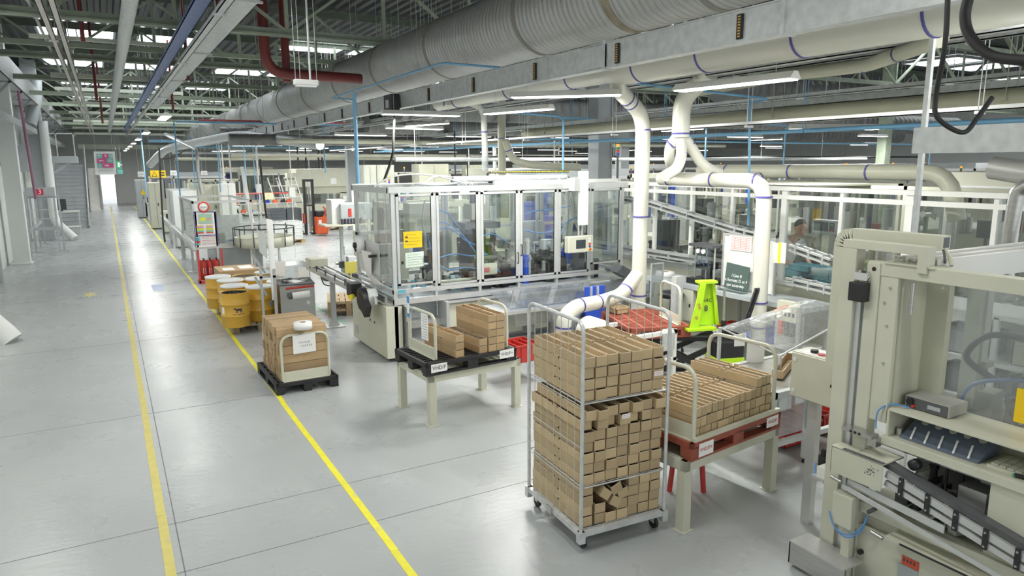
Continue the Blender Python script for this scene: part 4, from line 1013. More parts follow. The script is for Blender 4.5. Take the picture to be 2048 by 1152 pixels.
# machinery inside
mach=thing('assembly_unit','dark pneumatic assembly machinery inside the glass enclosure','machinery',(5.6,10.4,.92))
clutter(mach,4.95,5.85,9.85,10.9,.92,1.85,56,5,size=.17,mats=[blackm,blackm,dkgrey,steel,alu,blackm])
clutter(mach,5.8,7.5,9.85,10.9,.92,1.7,34,6,size=.15)
clutter(mach,3.7,4.9,10.0,10.9,.92,1.15,16,8,size=.1,mats=[steel,alu,greyp,bluec,steel])
fu=thing('feeder_unit','silver and black feeder machinery inside the right part of the enclosure','machinery',(6.8,10.3,.92))
clutter(fu,5.85,7.55,9.8,10.6,.95,1.6,60,71,size=.14,mats=[blackm,steel,blackm,dkgrey,greyp,greend])
fv=thing('feeder_unit','low silver feeder machinery inside the left part of the enclosure','machinery',(4.4,10.3,.92))
clutter(fv,4.2,5.0,9.9,10.9,.92,1.35,40,72,size=.09,mats=[blackm,steel,alu,dkgrey,bluehose])
pb(mach,'tower',blackm,(5.02,5.35,10.2,10.5,.92,1.85)); pb(mach,'tower_head',dkgrey,(4.95,5.6,10.15,10.6,1.85,1.95)); pb(mach,'control_head',creamd,(5.1,5.4,10.2,10.5,2.0,2.25)); pb(mach,'tower_column',dkgrey,(5.2,5.28,10.4,10.48,1.95,2.5))
pb(mach,'turntable',steel,(5.9,6.9,9.9,10.6,.95,1.0)); pb(mach,'junction_box',cream,(5.02,5.3,9.72,9.8,1.16,1.33)); pb(mach,'junction_label',inkr,(5.06,5.16,9.715,9.72,1.2,1.28))
for x,l in ((4.0,'left grey electric box on the enclosure rear wall'),(4.62,'white control cabinet hung inside the enclosure'),(6.7,'grey control cabinet inside the right part of the enclosure')):
    t=thing('control_cabinet',l,'cabinet',(x,11.1,1.1)); z0,z1=((1.0,1.6),(1.75,2.25),(1.25,1.85))[int(x>4.1)+int(x>5)]
    pb(t,'cabinet_body',cream if x<6 else greyp,(x-.3,x+.28,10.95,11.2,z0,z1),bevel=.005); pb(t,'door_lock',black,(x+.15,x+.19,10.945,10.95,z0+.25,z0+.3))
    pb(t,'support',alu,(x-.02,x+.02,11.0,11.05,.92,z0))
for x0_,x1_,l in ((3.9,4.4,'left brown board behind the glass enclosure'),(4.7,5.2,'right brown board behind the glass enclosure')):
    b=MB(); b.bb(x0_,x1_,11.45,11.5,1.05,1.75); b.bb(x0_+.05,x0_+.09,11.5,11.54,0,1.6); b.bb(x1_-.09,x1_-.05,11.5,11.54,0,1.6); solo('brown_board',b,mat('brown_board_mat',(.36,.26,.18),.6) if 'brown_board_mat' not in bpy.data.materials else bpy.data.materials['brown_board_mat'],l,'board')
def hose(pts,mt,r,label,cat='hose'):
    b=MB(); b.tube(spl(pts,8),r,7); return solo('hose',b,mt,label,cat)
hs=[([(865,428),(888,422),(915,450),(945,475),(975,490)],10.3,'upper blue hose looping in the second glass panel'),([(865,450),(890,445),(925,470),(955,510),(975,530)],10.1,'second blue hose looping in the second glass panel'),([(865,458),(900,457),(930,480),(965,500),(985,540)],10.2,'third blue hose running down in the second glass panel'),([(958,475),(985,468),(1010,482),(1025,490)],10.0,'blue hose arching over the dark machinery'),([(1050,428),(1070,422),(1110,418),(1140,412)],10.4,'blue hose running level in the fourth glass panel'),([(1048,460),(1080,466),(1110,460),(1140,440),(1170,430)],10.2,'blue hose sagging in the fourth glass panel'),([(1055,490),(1090,492),(1115,475),(1130,455)],10.1,'blue hose bundle rising to the right in the fourth panel'),([(880,515),(910,508),(945,512),(975,508)],10.0,'blue hose lying along the machine bed'),([(878,530),(900,540),(930,535),(955,538)],9.9,'blue hose coiled low on the machine bed'),([(855,470),(862,500),(870,520)],10.0,'blue hose at the edge of the first glass door'),([(960,535),(985,530),(1000,545)],9.85,'short blue hose at the machinery foot')]
for pts,y,l in hs: hose([P(a,c,Y=y) for a,c in pts],bluehose,.011,l)
wh=[([(1125,385),(1135,420),(1130,470)],'first pale cable hanging behind the control arm'),([(1135,385),(1146,430),(1140,480)],'second pale cable hanging behind the control arm'),([(1143,385),(1150,440),(1160,470)],'third pale cable hanging behind the control arm'),([(850,400),(845,440),(850,470)],'pale cable hanging in the first glass door')]
for pts,l in wh: hose([P(a,c,Y=10.7) for a,c in pts],cream,.014,l,'cable')
# on the roof: drag chain, tube, white hoses
t=thing('cable_chain','black and yellow cable drag chain lying on the enclosure roof','cable chain',(6,10,ZT+.07)); a=P(975,355,Y=10.2); c_=P(1137,348,Y=10.2); zt=2.76; b=MB()
b.tube(fil([(a.x+.3,10.2,2.6),(a.x,10.2,2.6),(a.x,10.2,zt-.0),(c_.x,10.2,zt)],.07),.022,6); b.build('chain',black,t,world=True)
b=MB(); 
for k in range(52): x=a.x+.06+k*(c_.x-a.x-.06)/52; b.bb(x,x+.012,10.172,10.178,zt-.006,zt+.008)
b.build('yellow_studs',yel,t,world=True)
b=MB(); b.tube([(4.75,10.15,2.66),(6.9,10.15,2.66)],.045,14); b.bb(4.8,4.85,10.1,10.2,2.56,2.64); b.bb(6.7,6.75,10.1,10.2,2.56,2.64); solo('round_rail',b,galv,'long silver tube lying on the enclosure roof','rail')
b=MB(); b.bb(5.3,7.75,9.78,9.85,2.57,2.63); solo('white_rail',b,whitep,'white rail lying along the front of the enclosure roof','rail')
hose([P(748,373,Y=10.2),P(790,352,Y=10.2),P(860,350,Y=10.2),P(935,368,Y=10)],whitep,.014,'white hose arched over the left of the enclosure roof')
hose([P(845,368,Y=10),P(870,353,Y=10.1),P(905,355,Y=10.2),P(945,368,Y=10)],whitep,.014,'second shorter white hose on the enclosure roof')
hose([P(830,368,Y=9.9),P(870,370,Y=9.9),P(920,365,Y=10.1),P(940,360,Y=10.2)],greyp,.016,'grey hose lying on the enclosure roof')
# operator panel on its arm
t=thing('operator_panel','cream operator panel with a screen and buttons hanging on a white arm','control panel',(6.9,9.5,1.45))
a=P(1167,350,Y=9.42); c_=P(1158,450,Y=9.42)
pb(t,'arm',whitep,(a.x-.09,a.x+.06,9.36,9.44,c_.z,a.z+.06)); pb(t,'arm_mount',alu,(a.x-.2,a.x-.05,9.38,9.6,2.45,2.66))
p0=P(1132,506,Y=9.4); p1_=P(1182,470,Y=9.4)
for dx in (-.04,.03): pb(t,'hanger_rod',alu,(a.x-.07+dx,a.x-.05+dx,9.39,9.41,p1_.z,c_.z))
pb(t,'housing',cream,(p0.x,p1_.x,9.33,9.45,p0.z,p1_.z),bevel=.01); w_=p1_.x-p0.x; h_=p1_.z-p0.z
pb(t,'screen',screen,(p0.x+w_*.3,p0.x+w_*.68,9.325,9.33,p0.z+h_*.25,p0.z+h_*.78))
for k,mt in enumerate((yelsign,bluep,lampred,paper,paper)):
    b=MB(); z=p0.z+h_*(.17+.16*k); b.cyl((p0.x+w_*.84,9.33,z),(p0.x+w_*.84,9.315,z),.018 if k else .026,n=12); b.build('button',mt,t,world=True)
b=MB(); z=p0.z+h_*.17; b.cyl((p0.x+w_*.84,9.315,z),(p0.x+w_*.84,9.295,z),.017,n=12); b.build('emergency_button',lampred,t,world=True)
# label reel and conveyor on its left
t=thing('label_reel','white label reel unit mounted on the left end of the enclosure','label reel',(3.4,10.6,1.5))
q=P(718,490,X=3.35); b=MB(); b.lathe([(.03,-.05),(.13,-.05),(.13,.05),(.03,.05)],(3.35,q.y,q.z),24,axis='X'); b.build('reel',paper,t,world=True)
b=MB(); b.lathe([(.001,-.09),(.045,-.09),(.045,-.05),(.001,-.05)],(3.35,q.y,q.z),14,axis='X'); b.bar((3.28,q.y-.05,q.z-.09),(3.27,q.y+.02,q.z),.02); b.build('knob',black,t,world=True)
a=P(722,500,X=3.33); c_=P(742,505,X=3.33); d_=P(743,550,X=3.4); e_=P(733,550,X=3.4); b=MB(); b.plate(a,c_,d_,e_,.003); b.build('paper_web',paper,t,world=True)
b=MB(); b.plate(e_,d_,P(770,572,X=3.45),P(748,568,X=3.45),.003); b.build('paper_web',paper,t,world=True)
pb(t,'roller_shaft',blackm,(3.3,3.6,q.y-.62,q.y-.58,q.z-.13,q.z-.09)); pb(t,'mount_plate',alu,(3.42,3.44,q.y-.7,q.y+.25,q.z-.4,q.z+.08))
t=thing('roller_conveyor','aluminium belt conveyor entering the left end of the enclosure','conveyor',(3.5,12.0,0))
for dx in (0,.16): 
    b=MB(); b.bar((3.28+dx,13.85,.92),(3.28+dx,9.75,.92),.035,.10); b.build('side_rail',alu,t,world=True)
    b=MB(); b.bar((3.28+dx,13.85,1.02),(3.28+dx,9.9,1.02),.012,.03); b.build('guide_rail',alu,t,world=True)
b=MB(); b.bar((3.36,13.85,.955),(3.36,9.75,.955),.12,.012); b.build('belt',rubber,t,world=True)
for y in (13.5,13,12.4,11.8,11.2,10.7): pb(t,'guide_bracket',dkgrey,(3.25,3.27,y,y+.03,.93,1.04))
q=P(690,648,Z=0); b=MB(); b.bb(3.32,3.40,12.32,12.40,.02,.87); b.bb(3.20,3.52,12.2,12.52,0,.02); b.build('leg',alu,t,world=True)
b=MB(); b.prism([(3.26,.02),(3.46,.02),(3.40,.12),(3.32,.12)],'Y',12.33,12.39); b.build('leg_gusset',alu,t,world=True)
pb(t,'drive_box',cream,(3.18,3.5,13.1,13.5,1.0,1.15),bevel=.006)
q=P(737,600,X=3.25)
b=MB(); b.tube([(3.12,q.y,q.z+.03),(3.2,q.y,q.z+.03)],.17,24); b.box((3.16,q.y-.08,q.z-.05),(.09,.34,.2),0,rx=.5); b.build('belt_guard',black,t,world=True)
b=MB(); b.tube([(3.2,q.y,q.z+.04),(3.36,q.y,q.z+.04)],.13,24); b.build('end_roller',paper,t,world=True)
pb(t,'motor',black,(3.1,3.26,q.y+.35,q.y+.6,q.z,q.z+.2)); b=MB(); b.cyl((3.1,q.y+.3,q.z+.02),(3.05,q.y+.25,q.z+.02),.04); b.build('red_knob',yel,t,world=True)
hose([P(640,545,Y=13.5),P(648,568,Y=13.3),P(668,572,Y=13)],rubber,.012,'black cable looping under the conveyor end','cable')
wooden_pallet('light wooden pallet standing behind the conveyor leg',(4.25,13.0,0),radians(75),L=1.0,W=.8)
wooden_pallet('second light wooden pallet stacked on the one behind the conveyor leg',(4.25,13.0,.146),radians(75),L=1.0,W=.8)
# sloped conveyor / cover table in front of the enclosure
t=thing('cover_table','long table with a clear plastic cover in front of the enclosure','table',(6.0,8.9,0))
pb(t,'table_top',alu,(4.75,7.6,8.6,9.2,.74,.79)); pb(t,'apron',steel,(5.0,7.5,8.62,8.66,.55,.74))
for x in (4.85,5.95,7.4):
    for y in (8.65,9.1): b=MB(); b.bb(x,x+.045,y,y+.045,.06,.74); b.cyl((x+.02,y+.02,0),(x+.02,y+.02,.06),.012,n=8); b.cyl((x+.02,y+.02,0),(x+.02,y+.02,.015),.035,n=12); b.build('leg',alu,t,world=True)
pb(t,'shelf',diam,(4.9,7.4,8.7,9.1,.24,.26))
b=MB(); b.plate((4.9,8.62,.82),(7.5,8.62,.82),(7.5,9.25,.96),(4.9,9.25,.96),.006); b.bar((4.9,8.62,.825),(7.5,8.62,.825),.02); b.build('cover',polyb,t,world=True)
b=MB(); b.plate((5.9,8.60,.80),(7.6,8.60,.80),(7.6,8.58,.98),(5.9,8.58,.98),.006); b.build('front_shield',polyb,t,world=True)
pb(t,'film_stack',polyb,(5.2,6.4,8.7,9.1,.80,.83)); 
b=MB(); b.lathe([(.02,.42),(.10,.42),(.10,.70),(.16,.74)],(5.3,8.75,0),18); b.build('outlet_funnel',steel,t,world=True)
b=MB(); b.lathe([(.001,.16),(.12,.2),(.19,.33),(.22,.5),(.36,.74)],(5.85,8.68,0),24); b.build('hopper',steel,t,world=True)
b=MB(); b.lathe([(.001,.5),(.16,.52),(.3,.74)],(6.7,8.72,0),24); b.build('hopper',steel,t,world=True)
# blue rack + fan housing + white frame behind the cage
t=thing('parts_rack','blue plastic parts rack behind the cream branch pipe','rack',(6.6,8.45,0))
a=P(1172,575,Y=8.45);c_=P(1211,575,Y=8.45); 
pb(t,'back_panel',bluep,(a.x,c_.x,8.46,8.49,.35,a.z+.0)); pb(t,'rail',galv,(a.x+.08,a.x+.11,8.43,8.46,a.z-.2,a.z),(a.x+.2,a.x+.23,8.43,8.46,a.z-.2,a.z)); pb(t,'foot',galv,(a.x,c_.x,8.3,8.5,0,.35))
t=thing('exhaust_fan','white domed fan housing with a green sticker behind the roll cage','fan',(5.9,7.1,0)); q=P(1188,660,Y=7.1)
b=MB(); b.lathe([(.02,-.14),(.17,-.14),(.19,-.10),(.19,.14),(.02,.14)],(q.x,7.1,q.z-.03),28,axis='Y'); b.bb(q.x-.16,q.x+.16,7.0,7.22,.0,q.z-.1); b.build('fan_housing',whitep,t,world=True)
b=MB(); b.bb(q.x+.02,q.x+.15,6.985,7.0,q.z-.09,q.z-.04); b.build('green_sticker',greenp,t,world=True)
t=thing('tube_rack','white square tube rack behind the roll cage','rack',(6.2,6.9,0))
a=P(1130,690,Z=.75); 
for (x0_,y0_) in ((5.45,6.5),(6.1,6.5),(5.45,7.2),(6.1,7.2)): pb(t,'leg',whitep,(x0_,x0_+.05,y0_,y0_+.05,0,.80))
pb(t,'rail',whitep,(5.45,6.15,6.5,6.55,.75,.8),(5.45,6.15,7.2,7.25,.75,.8),(6.1,6.15,6.5,7.25,.75,.8),(5.45,6.15,6.5,6.55,.4,.44),(5.45,5.5,6.5,7.25,.75,.8))
pb(t,'frame_plate',galv,(5.9,6.1,6.48,6.5,.55,.78))
b=MB(); b.bb(6.9,7.0,7.35,7.45,0,1.30); b.bb(7.0,7.04,7.35,7.45,0,1.30); solo('steel_upright',b,galv,'grey steel upright beside the tall extraction pipe','post')
t=thing('wall_screen','narrow grey framed screen behind the tall pipe','screen',(7.5,8.2,0)); b=MB(); q=P(1303,600,Y=8.4)
pb(t,'screen_frame',galv,(q.x-.02,q.x,8.4,8.42,.1,1.33),(q.x+.22,q.x+.24,8.4,8.42,.1,1.33),(q.x,q.x+.22,8.4,8.42,1.31,1.33),(q.x-.1,q.x+.3,8.33,8.5,0,.1)); pb(t,'pane',poly,(q.x,q.x+.22,8.408,8.412,.1,1.31))
b=MB(); q=P(1235,545,Y=9.2); b.prism([(q.x-.08,q.z+.02),(q.x+.03,q.z+.13),(q.x+.2,q.z+.04),(q.x+.2,q.z-.1),(q.x+.12,q.z-.1)],'Y',9.1,9.3); b.bb(q.x+.05,q.x+.09,9.3,9.62,q.z-.02,q.z+.02); solo('chute',b,dkgrey,'dark angular chute sticking out beside the tall pipe','chute')

# ---- right hand glass wall M2 ----
FX=8.3
m2=thing('glazed_line','long glazed production line along the right with white posts','machine',(9.0,6.5,0))
post_y=[11.6,10.75,10.05,9.46,8.56,7.69,6.73,5.83,4.93,3.98,3.0]
for i,y in enumerate(post_y):
    w_=.05 if i not in (6,8) else .09
    pb(m2,'window_post',whitep,(FX,FX+.06,y-w_/2,y+w_/2,1.16,2.5)) 
pb(m2,'head_rail',whitep,(FX-.02,FX+.08,2.6,12.2,2.50,2.56),(FX-.005,FX+.06,2.6,12.2,2.38,2.44)); pb(m2,'sill_rail',alu,(FX-.02,FX+.08,2.6,12.2,1.16,1.22))
pb(m2,'base_panel',cream,(FX,FX+.03,2.6,12.2,.0,1.16))
for i in range(len(post_y)-1):
    a,c_=post_y[i+1],post_y[i]; pb(m2,'pane',glassd,(FX+.03,FX+.035,a+.02,c_-.02,1.22,2.38))
pb(m2,'rear_frame',creamd,*[(11.3,11.36,y-.03,y+.03,0,2.5) for y in (3.6,5.2,6.8,8.4,10,11.6)],(11.3,11.36,2.6,12.2,2.44,2.5))
pb(m2,'bed',steel,(9.7,11.2,2.8,12,.85,.95)); pb(m2,'roof_panel',creamd,(9.6,11.3,7.4,12,2.5,2.53))
m2m=thing('line_machinery','dark machinery behind the tinted panes of the right glass wall','machinery',(10,7,.95))
clutter(m2m,9.8,11.1,7.5,11.8,.95,2.1,50,21,size=.26,mats=[blackm,dkgrey,steel,greyp,creamd,blackm,steel])
clutter(m2m,9.8,11.1,3.0,7.3,.95,1.7,42,22,size=.22,mats=[blackm,dkgrey,steel,greyp,creamd,steel])
# sloping conveyors in front of the glass wall
def slope(label,pts,X_,h=.10,rows=1,mt=alu,brk=3):
    t=thing('sloping_conveyor',label,'conveyor',pts[0]); b=MB()
    for a,c_ in zip(pts[:-1],pts[1:]):
        for dz in (0,.07): b.bar(V(a)+V((0,0,dz)),V(c_)+V((0,0,dz)),.03,.03)
        for dz in (0,.07): b.bar(V(a)+V((.14,0,dz)),V(c_)+V((.14,0,dz)),.03,.03)
    b.build('side_rail',mt,t,world=True); b=MB()
    for a,c_ in zip(pts[:-1],pts[1:]): b.bar(V(a)+V((.07,0,.045)),V(c_)+V((.07,0,.045)),.11,.012)
    b.build('belt',dkgrey,t,world=True)
    for a,c_ in zip(pts[:-1],pts[1:]):
        for k in range(brk): q=V(a).lerp(V(c_),(k+.5)/brk); pb(t,'bracket',greyp,(q.x-.02,q.x+.16,q.y-.010,q.y+.010,q.z-.03,q.z+.10))
    return t
a=P(1237,402,X=8.05); b_=P(1300,412,X=8.05); c_=P(1460,463,X=8.05); d_=P(1520,478,X=8.05)
slope('upper sloping conveyor running down in front of the right glass wall',[a,b_,c_,d_],8.05)
a=P(1237,500,X=8.05); c_=P(1460,535,X=8.05); slope('lower sloping conveyor in front of the right glass wall',[a,c_],8.05)
a=P(1578,500,X=8.1); c_=P(1660,530,X=8.1); slope('short sloping conveyor in front of the seated worker',[a,c_],8.0)
a=P(1572,566,X=8.1); c_=P(1665,588,X=8.1); slope('lowest conveyor running below the seated worker',[a,c_],7.9)
b=MB(); 
for x,y,z in ((8.12,9.9,2.2),(8.12,8.2,1.85),(8.12,7.4,1.3),(8.1,5.9,1.2)): pass
# workbench
BX,BZ=7.62,1.05
t=thing('workbench','grey workbench in front of the right glass wall','workbench',(7.9,7.4,0))
pb(t,'bench_top',greyp,(BX,8.22,5.75,8.85,BZ-.07,BZ),bevel=.004)
for y in (5.8,7.3,8.78): pb(t,'leg',greyp,(BX+.03,BX+.07,y,y+.04,0,BZ-.07),(8.16,8.2,y,y+.04,0,BZ-.07))
pb(t,'lower_shelf',whitep,(BX+.05,8.2,5.85,7.3,.42,.45)); 
q=P(1375,538,Z=BZ+.002); roll('wide white paper roll lying on the workbench end',(7.84,8.62,BZ+.001),R=.155,H=.085,r=.06)
t=thing('hand_press','small upright test press with gauges on the workbench','press',(7.95,7.6,BZ)); L_=P(1390,530,X=7.9); R_=P(1437,540,X=7.9); ya,yb=R_.y,L_.y
pb(t,'base',black,(7.72,8.1,ya,yb,BZ,BZ+.09),bevel=.01)
for y in (ya+.04,ya+.2,yb-.06): 
    b=MB(); b.cyl((7.85,y,BZ+.09),(7.85,y,BZ+.58),.014,n=10); b.build('guide_column',alu,t,world=True)
pb(t,'top_plate',dkgrey,(7.75,8.05,ya,yb,BZ+.58,BZ+.62)); pb(t,'tool_head',blackm,(7.8,8.0,ya+.1,yb-.12,BZ+.24,BZ+.34),(7.84,7.96,ya+.18,yb-.2,BZ+.09,BZ+.24)); pb(t,'glass_guard',glass,(7.74,7.745,ya+.02,yb-.02,BZ+.12,BZ+.55))
for k in range(2): b=MB(); y=ya+.17+k*.11; b.cyl((7.76,y,BZ+.52),(7.73,y,BZ+.52),.035,n=16); b.build('gauge',paper,t,world=True)
for k in range(3): b=MB(); y=ya+.1+k*.1; b.tube(spl([(7.82,y,BZ+.58),(7.78,y+.04,BZ+.4),(7.8,y,BZ+.3)],5),.006,5); b.build('air_line',bluehose,t,world=True)
pb(t,'counter',creamd,(7.68,7.74,ya-.2,ya-.05,BZ,BZ+.05))
t=thing('notice_board','notice board with pinned sheets standing on the workbench','notice board',(7.95,6.8,BZ)); a=P(1450,470,X=7.95); c_=P(1560,480,X=7.95)
pb(t,'board',whitep,(7.95,7.97,6.55,a.y,BZ+.02,a.z)); pb(t,'frame',alu,(7.94,7.98,a.y,a.y+.03,BZ,a.z+.03),(7.94,7.98,6.55,a.y,a.z,a.z+.03),(7.94,7.98,6.53,6.55,BZ,a.z+.03))
def wallsheet(px0,py0,px1,py1,X_,label,mt,lines=8,ink=None):
    a,c_=P(px0,py0,X=X_),P(px1,py1,X=X_); b=MB(); b.bb(X_-.002,X_,c_.y,a.y,c_.z,a.z,0)
    for k in range(lines): z=a.z-(a.z-c_.z)*(k+1)/(lines+1); b.bb(X_-.0035,X_-.002,c_.y+(a.y-c_.y)*.08,a.y-(a.y-c_.y)*.08,z,z+.004,1)
    for k in range(3): y=c_.y+(a.y-c_.y)*(k+1)/4; b.bb(X_-.0035,X_-.002,y,y+.003,c_.z+.02,a.z-.02,1)
    return solo('pinned_sheet',b,[mt,ink or inkr],label,'paper')
pk=mat('pale_pink_paper',(.80,.68,.66),.7); pg_=mat('pale_green_paper2',(.60,.72,.66),.7)
wallsheet(1460,470,1503,505,7.94,'large pale pink printed chart on the notice board',pk)
wallsheet(1508,474,1528,520,7.94,'narrow pink edged sheet on the notice board beside the pipe',pk,5)
for i,(px,w_,m_,l) in enumerate(((1548,12,pink,'magenta folder hanging right of the pipe'),(1558,8,yel,'yellow folder hanging right of the pipe'),(1564,7,pk,'pale orange folder hanging right of the pipe'))):
    a,c_=P(px,485,X=7.40-.02*i),P(px+w_,527,X=7.40-.02*i); b=MB(); b.bb(7.39-.02*i,7.40-.02*i,c_.y,a.y,c_.z,a.z); solo('folder',b,[pk,m_][1] if i else pk,l,'folder')
t=thing('bench_sign','dark green sign with white lettering leaning on the notice board','sign',(7.86,6.9,BZ)); a=P(1447,525,X=7.8); c_=P(1492,553,X=7.8)
b=MB(); b.plate((7.84,a.y,BZ+.02),(7.84,c_.y,BZ+.02),(7.88,c_.y,a.z-.03),(7.88,a.y,a.z),.01); b.build('sign_plate',mat('dark_green_sign',(.07,.11,.10),.6),t,world=True)
nrm=V((-1,0,.1)); ym=(a.y+c_.y)/2
for k,(s_) in enumerate(('/ Line B','x formats D et F','ape assembly')): letters(s_,.062,inkw,t,(7.828+.012*(2-k),ym,BZ+.215-k*.07),(0,-1,0),(.13,0,1))
b=MB(); a=P(1445,565,Z=BZ+.002); b.bb(7.68,7.8,c_.y-.05,a.y-.1,BZ+.001,BZ+.004); solo('flat_sign',b,mat('dark_green_card',(.07,.11,.10),.6),'dark green card lying flat on the workbench','card')
b=MB(); a=P(1490,458,X=8.25); b.bb(8.25,8.28,P(1500,458,X=8.25).y-.1,P(1477,458,X=8.25).y,1.62,1.74); solo('window_label',b,greyp,'grey label strip fixed to the glass wall above the notice board','label') 
# under the bench
t=thing('junction_box','cream electrical box hanging under the workbench end','electrical box',(7.7,8.2,.5)); pb(t,'housing',cream,(7.63,7.8,7.75,8.15,.48,.98),bevel=.008); pb(t,'lock',black,(7.625,7.63,7.8,7.83,.7,.75))
t=thing('shop_stool','black office chair seat beside the workbench','chair',(7.5,8.45,0)); SQ=P(1343,592,X=7.45); b=MB(); b.lathe([(.001,.84),(.17,.84),(.2,.88),(.17,.93),(.001,.94)],(7.45,SQ.y,0),20); b.build('seat',black,t,world=True)
b=MB(); b.cyl((7.45,SQ.y,.1),(7.45,SQ.y,.84),.025,n=10); b.build('gas_lift',blackm,t,world=True)
for k in range(5): a_=2*pi*k/5; b=MB(); b.bar((7.45,SQ.y,.12),(7.45+.22*cos(a_),SQ.y+.22*sin(a_),.05),.04,.03); b.cyl((7.45+.22*cos(a_),SQ.y+.22*sin(a_),.0),(7.45+.22*cos(a_),SQ.y+.22*sin(a_),.05),.022,n=8); b.build('foot',black,t,world=True)
t=bin_('parts_bin','small red parts bin on the shelf under the workbench',(7.85,7.15,.452),.3,.28,.1,redp)
t=thing('drawer_unit','drawer unit with blue drawers under the workbench','drawer unit',(7.9,6.5,.45)); pb(t,'carcass',whitep,(7.68,8.12,6.22,6.75,.452,.80),bevel=.004)
for k in range(4): 
    d=pb(t,'drawer',bluep,(7.665,7.68,6.25,6.72,.465+k*.082,.54+k*.082)); b=MB(); b.bb(7.655,7.665,6.4,6.56,.49+k*.082,.51+k*.082); b.build('drawer_pull',paper,d,world=True)
t=thing('tape_gun','cream cutter unit mounted under the bench next to the pipe','device',(7.55,6.05,.8)); pb(t,'housing',cream,(7.5,7.62,6.22,6.5,.74,.86),bevel=.01); b=MB(); b.cyl((7.5,6.3,.8),(7.47,6.3,.8),.035,n=14); b.build('knob',black,t,world=True)
t=thing('valve_panel','white valve panel with orange handled tools right of the pipe','panel',(7.5,5.8,.9)); a=P(1545,595,X=7.4); pb(t,'back_plate',cream,(7.42,7.5,5.72,6.02,.88,1.14)); pb(t,'bracket',greyp,(7.5,7.62,5.8,5.84,.95,1.0))
for k in range(4): pb(t,'socket',black,(7.415,7.42,5.75+k*.06,5.78+k*.06,.95,1.0))
for k,mt in enumerate((dkgrey,dkgrey,orange)): pb(t,'tool',mt,(7.40,7.44,5.74+k*.09,5.79+k*.09,.70,.88))
b=MB(); b.tube([P(1550,622,X=7.2),P(1575,613,X=7.2)],.02,8); b.v=[q for q in b.v]; o=b.build('air_gun',orange); 
tag(o,'orange and black handled tool resting on the clear cover','tool')

